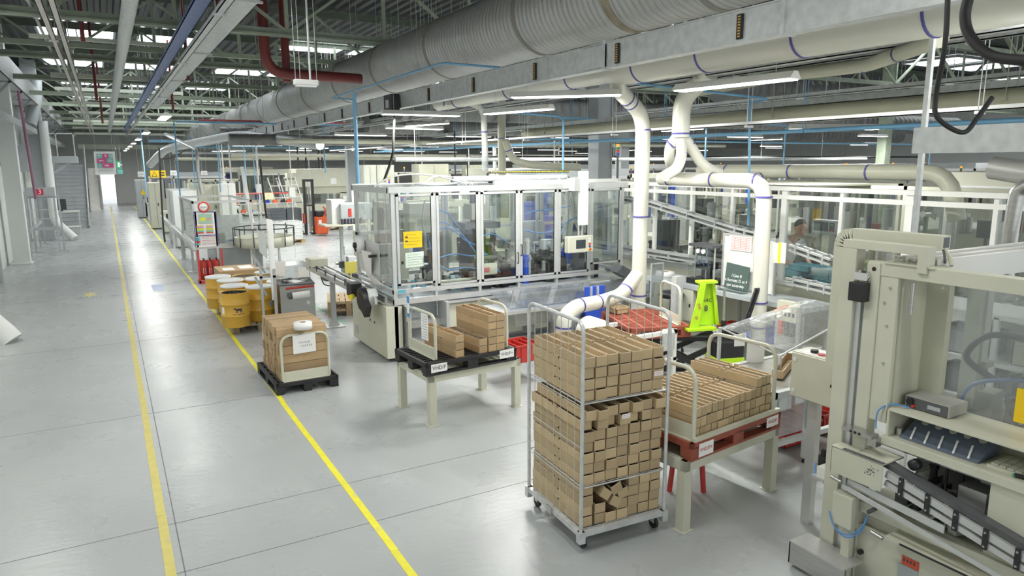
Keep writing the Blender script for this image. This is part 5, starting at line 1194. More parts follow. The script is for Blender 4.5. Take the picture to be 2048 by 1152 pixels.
# person behind the glass
def person():
    t=thing('person','person with short grey hair in a white t-shirt bending over light blue trays','person',(9.15,0,0))
    q=P(1602,456,X=9.7); hx,hy,hz=q
    t.matrix_basis=Matrix.Translation((hx+.1,hy,0))
    # bending forward to the trays in front of him (towards the glass, -X)
    hips=V((hx+.12,hy+.50,.93)); chest=V((hx+.06,hy+.26,hz-.27)); neck=V((hx+.02,hy+.11,hz-.15))
    sl=V((hx-.14,hy+.30,hz-.26)); sr=V((hx+.24,hy+.18,hz-.26))
    el=V((hx-.20,hy+.16,hz-.52)); wl=V((hx-.24,hy-.10,hz-.60)); er=V((hx+.22,hy+.02,hz-.50)); wr=V((hx+.0,hy-.20,hz-.55))
    def skinmesh(name,verts,edges,rad,mt,par,sub=2):
        me=bpy.data.meshes.new(name); I=par.matrix_basis.inverted(); me.from_pydata([tuple(I@V(v)) for v in verts],edges,[]); me.materials.append(mt)
        o=bpy.data.objects.new(name,me); COL.objects.link(o); o.parent=par
        m=o.modifiers.new('skin','SKIN'); 
        if not me.skin_vertices: 
            bm=bmesh.new(); bm.from_mesh(me); bm.verts.layers.skin.verify(); bm.to_mesh(me); bm.free()
        for i,r in enumerate(rad): me.skin_vertices[0].data[i].radius=r if isinstance(r,tuple) else (r,r)
        me.skin_vertices[0].data[0].use_root=True; m.use_smooth_shade=True
        s=o.modifiers.new('sub','SUBSURF'); s.levels=sub; s.render_levels=sub; return o
    kl=hips+V((-.18,-.05,-.45)); al=kl+V((0,.12,-.4)); kr=hips+V((.16,-.05,-.45)); ar=kr+V((0,.12,-.4))
    body=[hips,hips.lerp(chest,.5),chest,neck,V((hx+.02,hy,hz-.06)),sl,el,wl,sr,er,wr,hips+V((-.1,0,-.05)),kl,al,al+V((-.03,-.16,-.04)),hips+V((.1,0,-.05)),kr,ar,ar+V((0,-.16,-.04))]
    ed=[(0,1),(1,2),(2,3),(3,4),(2,5),(5,6),(6,7),(2,8),(8,9),(9,10),(0,11),(11,12),(12,13),(13,14),(0,15),(15,16),(16,17),(17,18)]
    skinmesh('body',body,ed,[.13,.13,.14,.055,.055,.06,.045,.03,.06,.045,.03,.09,.065,.045,.035,.09,.065,.045,.035],skin,t)
    sh=[hips+V((0,0,.04)),hips.lerp(chest,.5),chest,chest.lerp(neck,.7),sl,sl.lerp(el,.7),sr,sr.lerp(er,.7)]
    skinmesh('t_shirt',sh,[(0,1),(1,2),(2,3),(2,4),(4,5),(2,6),(6,7)],[.165,.165,.175,.09,.085,.07,.085,.07],shirt,t)
    skinmesh('trousers',[hips,hips+V((-.1,0,-.06)),kl,al,hips+V((.1,0,-.06)),kr,ar],[(0,1),(1,2),(2,3),(0,4),(4,5),(5,6)],[.16,.11,.085,.07,.11,.085,.07],mat('dark_trousers',(.05,.06,.09),.8),t)
    hd=MB(); fc=V((-.45,-.70,-.55)).normalized()
    hd.sphere((hx,hy,hz),.105,18,sc=(.85,1.0,1.12)); I=t.matrix_basis
    h=hd.build('head',skin,t,world=True)
    b=MB(); c0_=V((hx,hy,hz)); b.bar(c0_+fc*.09,c0_+fc*.125,.03,.04); b.build('nose',skin,h,world=True)
    for s in (-1,1):
        b=MB(); e=c0_+fc*.088+V((fc.y,-fc.x,0)).normalized()*(.036*s)+V((0,0,.025)); b.sphere(tuple(e),.013,8); b.build('eye',inkm,h,world=True)
        b=MB(); e=c0_+V((fc.y,-fc.x,0)).normalized()*(.09*s)-V((0,0,.005)); b.sphere(tuple(e),.026,8,sc=(.7,.9,1.3)); b.build('ear',skin,h,world=True)
    b=MB(); m_=c0_+fc*.1+V((0,0,-.05)); b.bar(m_-V((fc.y,-fc.x,0)).normalized()*.02,m_+V((fc.y,-fc.x,0)).normalized()*.02,.012,.01); b.build('mouth',inkr,h,world=True)
    b=MB(); hc=c0_-fc*.022+V((0,0,.028)); b.sphere(tuple(hc),.108,18,sc=(.88,.95,1.02)); b.build('hair',hairm,t,world=True)
    for wv,ev in ((wl,el),(wr,er)):
        d=(wv-ev).normalized(); pz=V((0,0,1)); sd=d.cross(pz).normalized(); vs_=[wv,wv+d*.05,wv+d*.09]; ee=[(0,1),(1,2)]; rr=[.03,.036,.034]
        for k in range(4):
            o_=len(vs_); base=wv+d*.095+sd*(-.03+.02*k); L_=(.03,.036,.033,.024)[k]
            vs_+=[base,base+d*L_+V((0,0,-.006)),base+d*L_*1.7+V((0,0,-.026))]; ee+=[(2,o_),(o_,o_+1),(o_+1,o_+2)]; rr+=[.010,.009,.008]
        o_=len(vs_); vs_+=[wv+d*.04+sd*.04,wv+d*.075+sd*.058+V((0,0,-.012))]; ee+=[(1,o_),(o_,o_+1)]; rr+=[.012,.009]
        skinmesh('hand',vs_,ee,rr,skin,t,1)
    return t
person()
def at_(px,py,X_): return P(px,py,X=X_)
for (px,py,l,w_,h_) in ((1590,545,'light blue tray held in front of the worker',.36,.10),(1612,535,'light blue tray nearest the worker on the table',.34,.09),(1655,545,'upper light blue bin right of the worker',.26,.14),(1655,562,'lower light blue bin right of the worker',.26,.12)):
    q=at_(px,py,8.75); bin_('tray',l,(8.75,q.y,q.z-h_/2),.3,w_,h_,bluec)
t=thing('tray_table','steel table carrying the light blue trays behind the glass','table',(8.75,5.9,0)); q=at_(1620,565,8.75); pb(t,'table_top',steel,(8.5,9.0,q.y-1.1,q.y+.9,q.z-.06,q.z-.03)); 
for y in (q.y-1,q.y+.8): pb(t,'leg',alu,(8.52,8.56,y,y+.04,0,q.z-.06),(8.94,8.98,y,y+.04,0,q.z-.06))
t=thing('wall_controller','grey control monitor on an arm right of the worker','control panel',(9.6,5.9,1.5)); a,c_=P(1624,438,X=9.3),P(1671,470,X=9.3)
pb(t,'housing',greyp,(9.3,9.42,c_.y,a.y,c_.z,a.z),bevel=.01); w_=a.y-c_.y; h_=a.z-c_.z
pb(t,'screen',screen,(9.293,9.3,c_.y+w_*.32,a.y-w_*.1,c_.z+h_*.2,a.z-h_*.15)); pb(t,'keypad',blackm,(9.293,9.3,c_.y+w_*.06,c_.y+w_*.26,c_.z+h_*.2,a.z-h_*.15)); pb(t,'indicator',lampred,(9.288,9.293,c_.y+w_*.1,c_.y+w_*.2,c_.z+h_*.2,c_.z+h_*.3)); pb(t,'indicator',greenp,(9.288,9.293,c_.y+w_*.1,c_.y+w_*.2,a.z-h_*.35,a.z-h_*.25))
pb(t,'pedestal',creamd,(9.36,9.46,(a.y+c_.y)/2-.06,(a.y+c_.y)/2+.06,0,c_.z))
for i,(px,py) in enumerate(((1715,475),(1745,478),(1775,480),(1795,482))):
    q=P(px,py,X=9.9); bin_('storage_bin','blue storage bin, %s from the left behind the glass wall'%ORD[i+1],(9.9,q.y,q.z-.09),.4,.26,.2,bluep)
pb(m2,'bin_shelf',creamd,(9.65,10.2,4.3,6.0,P(1745,478,X=9.9).z-.12,P(1745,478,X=9.9).z-.095))
t=thing('wall_fan','dark green four bladed fan standing behind the glass wall','fan',(9.5,4.9,0)); q=P(1848,428,X=9.4)
for k in range(4): 
    a_=pi/2*k+.15; b=MB(); b.prism([(q.y+.03*cos(a_),q.z+.03*sin(a_)),(q.y+.16*cos(a_-.28),q.z+.16*sin(a_-.28)),(q.y+.17*cos(a_+.28),q.z+.17*sin(a_+.28))],'X',9.39,9.41); b.build('blade',greend,t,world=True)
b=MB(); b.cyl((9.37,q.y,q.z),(9.5,q.y,q.z),.04); b.build('hub',steel,t,world=True); b=MB(); b.bb(9.44,9.48,q.y-.02,q.y+.02,0,q.z); b.build('stand',greend,t,world=True)
t=thing('monitor','dark monitor on the machine behind the right glass pane','monitor',(9.3,4.2,1.3)); a,c_=P(1955,440,X=9.2),P(1985,478,X=9.2); pb(t,'screen',screen,(9.2,9.24,c_.y,a.y,c_.z,a.z)); pb(t,'stand',dkgrey,(9.24,9.3,(a.y+c_.y)/2-.02,(a.y+c_.y)/2+.02,0,a.z-.05))
for i,(px,py) in enumerate(((1913,475),(1750,442))):
    pass
# ================= NEAR RIGHT MACHINE M3 =================
NX=4.3
def F(px,py): q=P(px,py,X=NX); return q.y,q.z
m3=thing('packing_machine','large cream machine with a hazy window at the right edge of the picture','machine',(4.8,1.9,0))
ya,yb=2.97,2.86
pb(m3,'outer_post',cream,(NX-.02,NX+.08,2.865,2.975,0,2.33),bevel=.004)
pb(m3,'track_profile',alu,(NX+.01,NX+.09,2.825,2.865,0,2.05)); pb(m3,'track_profile',greyp,(NX+.03,NX+.09,2.79,2.825,0,2.05))
pb(m3,'inner_post',cream,(NX-.01,NX+.09,2.70,2.79,0.0,2.25),bevel=.004)
pb(m3,'arm',cream,(NX-.02,NX+.07,2.40,2.97,2.33,2.385),(NX-.02,NX+.07,2.40,2.46,2.22,2.335),bevel=.003); pb(m3,'arm_plate',cream,(NX-.01,NX+.16,2.36,2.68,2.255,2.265))
pb(m3,'top_beam',cream,(NX,NX+.09,-1.0,2.79,2.17,2.26),bevel=.004)
pb(m3,'door_frame',cream,(NX+.005,NX+.05,2.58,2.70,1.2,2.17),bevel=.003)
pb(m3,'door_frame',creamd,(4.60,4.66,2.42,2.56,1.31,2.17))
pb(m3,'door_window',poly,(4.665,4.671,-.9,2.60,1.31,2.17)); pb(m3,'window_jamb',creamd,(4.34,4.68,2.56,2.62,1.31,2.2))
for y,z in ((2.63,2.10),(2.63,1.85),(2.63,1.6),(2.66,2.0),(2.3,2.15),(1.9,2.15)):
    b=MB(); b.cyl((NX+.005,y,z),(NX-.004,y,z),.008,n=10); b.build('bolt',steel,m3,world=True)
b=MB(); y,z=F(1738,538); b.cyl((NX-.0,2.74,2.21),(NX-.014,2.74,2.21),.014,n=12); b.build('black_plug',black,m3,world=True)
y0,z0=F(1732,595); y1_,z1_=F(1704,556); pb(m3,'black_box',black,(NX-.08,NX-.01,2.755,2.865,1.99,2.115),bevel=.004)
for k in range(6):
    b=MB(); b.cyl((NX-.04,2.77+.03*(k%3),2.13+.035*(k//3)),(NX-.02,2.77+.03*(k%3),2.15+.035*(k//3)),.012,n=8); b.build('connector',[blackm,steel][k%2],m3,world=True)
pb(m3,'connector_plate',alu,(NX-.05,NX-.01,2.76,2.85,2.13,2.18))
b=MB(); b.cyl((NX+.03,2.50,1.95),(NX+.03,2.50,2.15),.012,n=10); b.build('door_bolt',steel,m3,world=True)
# slanting roof guide at the back
r_=thing('roof_guide','ribbed cream guide beam slanting over the right machine','guide',(5,2,2.3))
a=P(1790,528,X=4.45); c_=P(2060,455,X=5.2); b=MB()
a=P(1745,545,Z=2.27); c_=V((7.0,1.45,2.55)); a=V((4.42,2.68,2.28)); 
for k in range(5): o_=V((0,-.055*k,0)); b.bar(a+o_,c_+o_,.03,.02+.02*(k%2))
b.bar(a+V((0,-.26,-.05)),c_+V((0,-.26,-.05)),.03,.14); b.build('ribbed_beam',whitep,r_,world=True)
# square cable duct with elbow
t=thing('cable_duct','cream square cable duct bending over beside the right machine','cable duct',(4.55,3.05,1.45)); 
a=P(1655,700,X=4.5); e_=P(1672,495,X=4.5); g_=P(1845,508,X=4.5)
b=MB(); 
pts=fil([(4.5,3.12,1.44),(4.5,3.12,2.40),(4.5,2.42,2.40)],.09,6); 
for p_,q_ in zip(pts[:-1],pts[1:]): b.bar(p_,q_+(q_-p_).normalized()*.004,.085,.085,up=(1,0,0))
b.build('duct',cream,t,world=True); b=MB(); b.bar((4.5,2.425,2.40),(4.5,2.415,2.40),.065,.065,up=(1,0,0)); b.build('open_end',dkgrey,t,world=True)
hose([(4.5,2.44,2.37),(4.47,2.38,2.33),(4.42,2.33,2.27)],creamd,.012,'pale cable coming out of the square cable duct','cable')
hose([(4.5,2.44,2.38),(4.46,2.40,2.33),(4.44,2.38,2.28)],dkgrey,.007,'thin dark cable coming out of the square cable duct','cable')
# switch cabinet
t=thing('switch_cabinet','cream switch cabinet on a post in front of the aluminium table','cabinet',(4.75,3.4,1.05))
pb(t,'cabinet_body',cream,(4.6,4.82,3.14,3.56,1.06,1.43),bevel=.006); pb(t,'cabinet_door',cream,(4.585,4.6,3.15,3.55,1.07,1.42),bevel=.004); pb(t,'post',alu,(4.68,4.74,3.36,3.44,0,1.06))
for z in (1.12,1.37): pb(t,'screw_cap',whitep,(4.575,4.585,3.50,3.53,z-.012,z+.012))
pb(t,'latch',black,(4.573,4.585,3.17,3.19,1.23,1.25)); 
b=MB(); b.cyl((4.68,3.42,1.43),(4.68,3.42,1.455),.03,n=16); b.build('selector_knob',black,t,world=True); b=MB(); b.cyl((4.66,3.34,1.43),(4.66,3.34,1.442),.03,n=16); b.build('push_button',inkr,t,world=True); pb(t,'top_label',paper,(4.62,4.78,3.3,3.5,1.43,1.4315))
# aluminium table behind it
t=thing('aluminium_table','aluminium profile table beside the right pallet stand','table',(5.6,4.3,0))
for x,y in ((5.14,4.15),(5.66,4.15),(6.5,4.25),(5.14,5.0),(6.5,5.0)):
    b=MB(); b.bb(x,x+.06,y,y+.06,.05,.78); b.build('leg',alu,t,world=True); b=MB(); b.cyl((x+.03,y+.03,0),(x+.03,y+.03,.05),.012,n=8); b.cyl((x+.03,y+.03,0),(x+.03,y+.03,.02),.03,n=12); b.build('levelling_foot',black,t,world=True)
pb(t,'top_rail',alu,(5.14,6.55,4.15,4.21,.74,.80),(5.14,5.2,4.15,5.05,.74,.80),(5.14,6.55,5.0,5.06,.74,.8),(5.14,6.55,4.15,4.2,.26,.31),(5.14,5.19,4.15,5.05,.26,.31)); pb(t,'end_cap',black,(5.13,5.14,4.15,4.21,.745,.80)); pb(t,'work_surface',steel,(5.2,6.5,4.2,5.0,.77,.79)); pb(t,'side_sheet',poly,(5.2,5.66,4.17,4.175,.35,.74))
carton((5.55,4.45,.803),radians(-62),'single closed looking carton lying on the aluminium table',me=cproto2,jig=0)
bin_('crate','dark red crate on the floor frame under the aluminium table',(5.95,4.6,.06),.55,.38,.20,redp); bin_('crate','second red crate behind the one under the aluminium table',(6.65,4.7,.02),.5,.38,.22,redp)
bin_('small_bucket','small light blue bucket inside the aluminium table',(5.42,4.5,.30),.14,.14,.14,bluec)
# clear bent cover
t=thing('clear_cover','large clear bent plastic cover right of the lift truck','cover',(6.5,5.3,0))
A=P(1440,655,Z=1.10);B=P(1600,603,Z=1.35);C_=P(1690,640,Z=1.25);D_=P(1560,712,Z=.98)
b=MB(); n=8
for i in range(n):
    for j in range(n):
        def cp(u,v): q=A.lerp(B,u).lerp(D_.lerp(C_,u),v); return q+V((0,0,.10*sin(pi*v)*(.4+.6*u)-.0))
        b._add([cp(i/n,j/n),cp((i+1)/n,j/n),cp((i+1)/n,(j+1)/n),cp(i/n,(j+1)/n)],[(0,1,2,3)],0,True)
b.build('cover_sheet',film,t,world=True)
b=MB(); b.bar(A,D_,.014); b.bar(D_,C_,.014); b.build('edge_strip',alu,t,world=True)
for q in (A,D_,C_,B): b=MB(); b.bar((q.x,q.y,0),(q.x,q.y,q.z),.03); b.build('leg',alu,t,world=True)
q=A.lerp(D_,.35); b=MB(); b.box((q.x-.02,q.y-.02,q.z-.03),(.12,.004,.13),radians(-20)); b.build('hand_note',paper,t,world=True)
q=A.lerp(D_,.62); b=MB(); b.box((q.x+.12,q.y+.1,q.z-.16),(.2,.004,.36),radians(-20)); b.build('paper_sheet',paper,t,world=True)
# side opening: shelf hood, instrument, control pod
hood=thing('control_shelf','cream hood over a grey lever panel on the right machine','control shelf',(4.4,2,1.1))
pb(hood,'hood_top',cream,(4.29,4.66,-1.0,2.56,1.30,1.314),bevel=.002); pb(hood,'hood_end',cream,(4.29,4.66,2.55,2.564,1.125,1.305)); pb(hood,'hood_shelf',cream,(4.29,4.66,-1.0,2.56,1.11,1.125)); pb(hood,'hood_edge',cream,(4.272,4.292,-1.0,2.60,1.07,1.125),bevel=.003); pb(hood,'hood_back',creamd,(4.655,4.665,-1,2.56,1.11,1.31))
b=MB(); b.prism([(4.34,1.127),(4.58,1.127),(4.58,1.262)],'Y',2.02,2.50); pod=b.build('lever_panel',mat('slate_blue_plastic',(.12,.15,.20),.45),hood,world=True)
n_=V((-.135,0,.24)).normalized()
for k in range(5):
    y=2.43-k*.088; b=MB(); c0_=V((4.42,y,1.172)); b.bar(c0_+n_*.006+V((-.07,0,-.040)),c0_+n_*.006+V((.02,.025,.012)),.011,.008); b.build('lever',paper,pod,world=True)
    b=MB(); c1_=V((4.50,y,1.217)); b.cyl(c1_,c1_+n_*.005,.022,n=18); b.build('dial',creamd,pod,world=True)
t=thing('keyboard','beige keyboard lying in the hood right of the lever panel','keyboard',(4.45,1.8,1.125)); pb(t,'keyboard_base',cream,(4.36,4.58,1.66,1.98,1.125,1.14))
for i in range(7):
    for j in range(4): pb(t,'key',cream,(4.375+j*.05,4.418+j*.05,1.675+i*.042,1.712+i*.042,1.14,1.151))
b=MB(); b.tube([(4.40,1.62,1.14),(4.33,1.82,1.14)],.013,8); o=solo('torch',b,black,'black pen torch with a green end lying by the keyboard','torch'); b=MB(); b.sphere((0,0,0),.012,8); q=b.build('green_lens',greenp,o); q.location=(-.037,.10,.012)
b=MB(); b.cyl((4.37,2.52,1.126),(4.37,2.52,1.175),.018,n=16); solo('small_can',b,steel,'small metal can at the left end of the hood','can')
t=thing('instrument','grey bench instrument with a round knob on top of the hood','instrument',(4.5,2.38,1.314)); 
pb(t,'housing',mat('instrument_grey',(.42,.42,.38),.5),(4.42,4.63,2.25,2.53,1.318,1.395),bevel=.003); pb(t,'front_panel',dkgrey,(4.414,4.42,2.26,2.52,1.322,1.39)); pb(t,'display',greyp,(4.410,4.414,2.30,2.38,1.345,1.37))
b=MB(); b.cyl((4.414,2.49,1.365),(4.395,2.49,1.365),.022,n=18); b.build('knob',black,t,world=True); b=MB(); b.cyl((4.414,2.465,1.338),(4.39,2.465,1.338),.008,n=8); b.build('red_plug',lampred,t,world=True)
hose([(4.39,2.48,1.325),(4.33,2.56,1.335),(4.28,2.62,1.28),(4.27,2.62,1.16)],bluehose,.005,'thin blue cable looping off the instrument','cable')
t=thing('clamp_bracket','small steel clamp bracket at the corner of the right machine','bracket',(4.25,2.7,1.1)); pb(t,'bracket_plate',steel,(4.20,4.28,2.60,2.82,1.10,1.125)); pb(t,'clamp_block',steel,(4.22,4.28,2.58,2.64,1.05,1.11)); 
for k in range(3): pb(t,'screw',black,(4.195,4.20,2.68+.03*k,2.695+.03*k,1.105,1.12))
t=thing('transfer_cover','chipped cream sheet metal cover on the right machine','cover',(4.2,2.7,.79))
pb(t,'cover_front',cream,(4.17,4.18,2.49,2.86,.79,.975),bevel=.002); pb(t,'cover_top',cream,(4.17,4.40,2.49,2.695,.970,.98),(4.17,4.275,2.69,2.86,.970,.98)); pb(t,'worn_edge',dkgrey,(4.168,4.20,2.49,2.78,.979,.982)); pb(t,'cover_side',cream,(4.17,4.275,2.855,2.865,.79,.975))
b=MB(); rn=random.Random(4)
for k in range(40): y=2.56+rn.gauss(0,.022); z=.90+rn.gauss(0,.018); b.bb(4.1685,4.17,y,y+rn.uniform(.002,.007),z,z+rn.uniform(.002,.006))
b.build('paint_chips',inkm,t,world=True)
t=thing('chain_conveyor','slanting chain conveyor with black brackets on the right machine','conveyor',(4.25,1,.6))
b=MB(); b.bar((4.22,2.49,.905),(4.22,-.8,.23),.025,.045); b.build('conveyor_rail',alu,t,world=True); b=MB(); b.bar((4.22,2.49,.845),(4.22,-.8,.17),.025,.035); b.build('conveyor_rail',alu,t,world=True)
b=MB(); b.bar((4.27,2.52,.955),(4.27,-.8,.285),.075,.035); b.build('chain_belt',dkgrey,t,world=True)
for k in range(6):
    y=2.38-k*.17; z=.905-(2.49-y)*.205; pb(t,'bracket',blackm,(4.195,4.208,y-.014,y+.014,z-.085,z+.04))
    for dz in (-.065,.02): b=MB(); b.cyl((4.195,y,z+dz),(4.189,y,z+dz),.007,n=8); b.build('screw',steel,t,world=True)
b=MB(); b.lathe([(.001,-.025),(.035,-.025),(.035,.025),(.001,.025)],(4.30,2.36,1.00),16,axis='X'); b.build('idler_wheel',black,t,world=True)
t=thing('guide_strip','two thin white metal strips crossing below the chain conveyor','guide',(4.2,1.5,.6)); b=MB(); b.bar((4.185,2.77,.714),(4.185,1.5,.545),.01,.032); b.bar((4.185,1.5,.545),(4.185,-.6,.27),.01,.032); b.build('strip',alu,t,world=True); b=MB(); b.bar((4.215,2.75,.745),(4.215,2.1,.70),.01,.05); b.build('strip',alu,t,world=True)
mm=thing('inner_mechanism','black mechanism in the opening under the lever panel','machinery',(4.5,2,.6))
clutter(mm,4.33,4.85,1.85,2.5,.62,1.05,46,31,size=.09,mats=[blackm,black,blackm,steel,dkgrey,blackm,alu])
for k in range(4): b=MB(); b.bar((4.36,2.46-k*.10,1.04),(4.8,2.42-k*.10,1.06),.03,.025); b.build('rail',[blackm,steel][k%2],mm,world=True)
pb(mm,'back_plate',dkgrey,(4.9,4.92,1.7,2.68,.62,1.10)); pb(mm,'paper_pack',paper,(4.30,4.42,2.25,2.42,.66,.68)); pb(mm,'mirror_box',steel,(4.36,4.52,1.96,2.12,.80,.95))
# lower body
pb(m3,'side_panel',cream,(4.30,4.33,-1,1.92,.60,1.07),bevel=.003); pb(m3,'lower_beam',cream,(4.27,4.36,-1,2.76,.545,.615),bevel=.003); pb(m3,'tray_slot',cream,(4.20,4.34,1.75,2.45,.475,.495)); pb(m3,'tray_opening',black,(4.195,4.2,1.9,2.35,.479,.491))
dd=pb(m3,'cabinet_door',cream,(4.30,4.325,.9,2.72,.02,.44),bevel=.004); b=MB(); b.cyl((4.30,2.66,.245),(4.275,2.66,.245),.018,n=14); b.build('door_knob',black,dd,world=True)
pb(m3,'body',creamd,(4.34,5.6,-1,2.74,.0,.60)); pb(m3,'red_plate',mat('red_label',(.62,.10,.05),.5),(4.295,4.30,2.27,2.38,.305,.365)); pb(m3,'grey_plate',greyp,(4.295,4.30,2.27,2.40,.19,.30))
for k in range(4): pb(m3,'lettering',inkm,(4.293,4.295,2.36-.022*k,2.369-.022*k,.33,.35))
pb(m3,'small_box',cream,(4.18,4.26,2.68,2.83,.42,.65),bevel=.006); pb(m3,'small_post',cream,(4.21,4.26,2.70,2.76,0,.42)); b=MB(); b.tube([(4.24,2.60,.58),(4.22,2.54,.64)],.014,8); b.build('cable_gland',dkgrey,m3,world=True)
for k in range(2): hose([(4.24,2.60,.56),(4.20,2.62,.46-.02*k),(4.18,2.70,.385-.02*k),(4.17,2.79,.40),(4.17,2.84,.50)],bluehose,.005,['inner','outer'][k]+' blue air line looping under the small cream box')
for z,y in ((.76,2.84),(.50,2.52)): b=MB(); b.tube([(4.16,y,z),(4.16,y-.08,z-.01)],.013,8); b.build('hand_lever',steel,m3,world=True)
# step plate at its foot
t=thing('step_platform','aluminium tread plate step at the foot of the right machine','step',(4.3,3.05,0)); pb(t,'tread_plate',diam,(4.06,4.27,2.62,3.06,.19,.2)); pb(t,'apron',steel,(4.06,4.07,2.62,3.06,.03,.19),(4.06,4.27,3.05,3.06,.03,.19)); 
t=thing('air_regulator','black air regulator with a blue hose beside the right machine post','regulator',(4.42,3.2,.72)); b=MB(); b.cyl((4.46,3.12,.66),(4.46,3.12,.74),.035,n=14); b.cyl((4.46,3.12,.74),(4.46,3.12,.79),.02,n=12); b.build('regulator_body',black,t,world=True); pb(t,'mount',whitep,(4.34,4.5,3.0,3.08,.62,.70)); pb(t,'arm',alu,(4.33,4.5,2.95,3.12,.60,.62)); b=MB(); b.tube(spl([(4.42,3.15,.68),(4.38,3.12,.62),(4.36,3.02,.58)],5),.007,6); b.build('air_line',bluehose,t,world=True)
# inside the hazy window
pb(m3,'inner_bed',greyp,(4.42,6.0,-1,2.7,1.0,1.04)); 
for y in (2.68,1.9,1.0): pb(m3,'rear_post',creamd,(5.55,5.63,y-.04,y+.04,1.04,2.2))
pb(m3,'rear_beam',creamd,(5.55,5.63,-1,2.74,2.16,2.24)); pb(m3,'corner_post',creamd,(5.5,5.6,2.66,2.76,0,2.24)); pb(m3,'end_beam',creamd,(4.35,5.6,2.70,2.76,2.17,2.25))
t=thing('white_shelving','white shelving with grey boxes seen through the hazy window','shelving',(6.6,3.0,0))
for k,z in enumerate((.5,.85,1.2,1.6)): pb(t,'shelf_board',whitep,(6.3,6.9,2.25,3.6,z,z+.035))
pb(t,'upright',whitep,(6.3,6.34,3.56,3.6,0,1.62),(6.3,6.34,2.9,2.94,0,1.62),(6.3,6.34,2.25,2.29,0,1.62),(6.86,6.9,2.25,3.6,0,1.62))
for i,(y,z,m_,l) in enumerate(((3.25,1.235,greyp,'grey box on the top shelf behind the hazy window'),(2.6,1.235,creamd,'beige box on the top shelf behind the hazy window'),(3.2,.885,dkgrey,'dark box on the middle shelf behind the hazy window'),(3.2,.535,bluec,'light blue box on the low shelf behind the hazy window'))): bin_('storage_box',l,(6.58,y,z),.4,.42,.2,m_)
rb=thing('gripper_unit','black gripper machinery with thick cables behind the hazy window','machinery',(5,1.8,1.04))
clutter(rb,4.75,5.4,1.75,2.35,1.05,1.6,44,41,size=.12,mats=[blackm,blackm,dkgrey,steel,creamd,blackm,bluep])
b=MB(); b.box((5.0,1.75,1.78),(.2,.25,.35),.3,0,.3,.4); b.build('gripper_head',blackm,rb,world=True); b=MB(); b.bar((4.9,2.1,1.3),(5.1,1.7,1.75),.09,.12); b.build('gripper_arm',blackm,rb,world=True)
b=MB(); b.lathe([(.001,0),(.16,0),(.16,.02),(.001,.02)],(5.1,1.95,1.45),20); b.build('white_disc',whitep,rb,world=True)
hose([(4.9,2.25,1.50),(4.85,2.4,1.62),(4.9,2.3,1.78),(4.95,2.05,1.78),(5.0,1.95,1.65)],black,.022,'thick black cable looping behind the hazy window','cable')
hose([(4.72,2.35,1.33),(4.72,2.28,1.48),(4.74,2.1,1.56),(4.78,1.9,1.58)],bluehose,.012,'thick blue hose arching behind the hazy window')
hose([(4.75,2.0,1.3),(4.75,1.98,1.5),(4.8,1.9,1.9)],whitep,.012,'pale grey hose rising behind the hazy window')
b=MB(); b.bb(4.655,4.662,1.5,2.0,1.34,1.55); solo('yellow_sign',b,yelsign,'yellow warning plate at the right edge of the picture','sign')

# ================= LIFT TRUCK =================
lt=thing('lift_truck','lime green and black scissor lift truck carrying a red brown pallet','lift truck',(6.9,6.9,0))
q1=P(1385,655,Z=.78); mx,my=6.75,6.35
top=P(1412,564,X=6.75); 
dirx=V((1,-.35,0)).normalized(); diry=V((.35,1,0)).normalized()
O=V((6.42,6.50,0)); 
def LT(u,v,z): return O+dirx*u+diry*v+V((0,0,z))
ht=P(1410,562,X=6.7).z
b=MB(); b.plate(LT(-.06,-.02,.80),LT(.06,-.02,.80),LT(.14,-.02,ht),LT(.07,-.02,ht),.02); b.plate(LT(.06,-.02,.80),LT(.06,.12,.80),LT(.14,.12,ht),LT(.14,-.02,ht),.01); b.build('mast_side',lime,lt,world=True)
b=MB(); b.plate(LT(.34,.06,.80),LT(.39,.06,.80),LT(.30,.06,ht),LT(.26,.06,ht),.02); b.build('mast_side',lime,lt,world=True)
b=MB(); b.plate(LT(.06,.10,.80),LT(.37,.10,.80),LT(.29,.10,ht-.02),LT(.10,.10,ht-.02),.015); b.build('mast_plate',lime,lt,world=True)
b=MB(); b.plate(LT(.06,-.02,ht),LT(.31,-.02,ht),LT(.31,.12,ht),LT(.06,.12,ht),.03); b.build('mast_cap',lime,lt,world=True)
b=MB(); b.plate(LT(-.1,-.08,.76),LT(.3,-.08,.76),LT(.3,.1,.76),LT(-.1,.1,.76),.03); b.build('foot_plate',lime,lt,world=True)
ms=bpy.data.objects['mast_plate'] if 'mast_plate' in bpy.data.objects else None
xd=dirx; letters('8',.11,inkm,lt,LT(.21,.078,.80+.22),xd,(0,0,1)); letters('HAC',.065,inkm,lt,LT(.22,.078,.80+.33),xd,(0,0,1))
letters('FAS',.05,inkr,lt,LT(.055,-.044,1.08),(dirx*.3+V((0,0,-1))),(dirx+V((0,0,.3)))); letters('SP',.05,inkr,lt,LT(.02,-.044,.93),(dirx*.3+V((0,0,-1))),(dirx+V((0,0,.3))))
b=MB(); b.cyl(LT(.40,-.05,.86),LT(.39,-.05,ht-.06),.016); b.build('hydraulic_rod',steel,lt,world=True); b=MB(); b.cyl(LT(.40,-.05,.62),LT(.40,-.05,.88),.035); b.build('hydraulic_cylinder',black,lt,world=True)
for k in range(2): 
    b=MB(); b.bar(LT(.62+.05*k,-.1,.72),LT(.86+.04*k,.0,1.28),.022,.03); b.build('handle_bar',black,lt,world=True)
b=MB(); b.bar(LT(.45,0,.72),LT(.80,.1,.76),.18,.10); b.build('chassis_arm',black,lt,world=True)
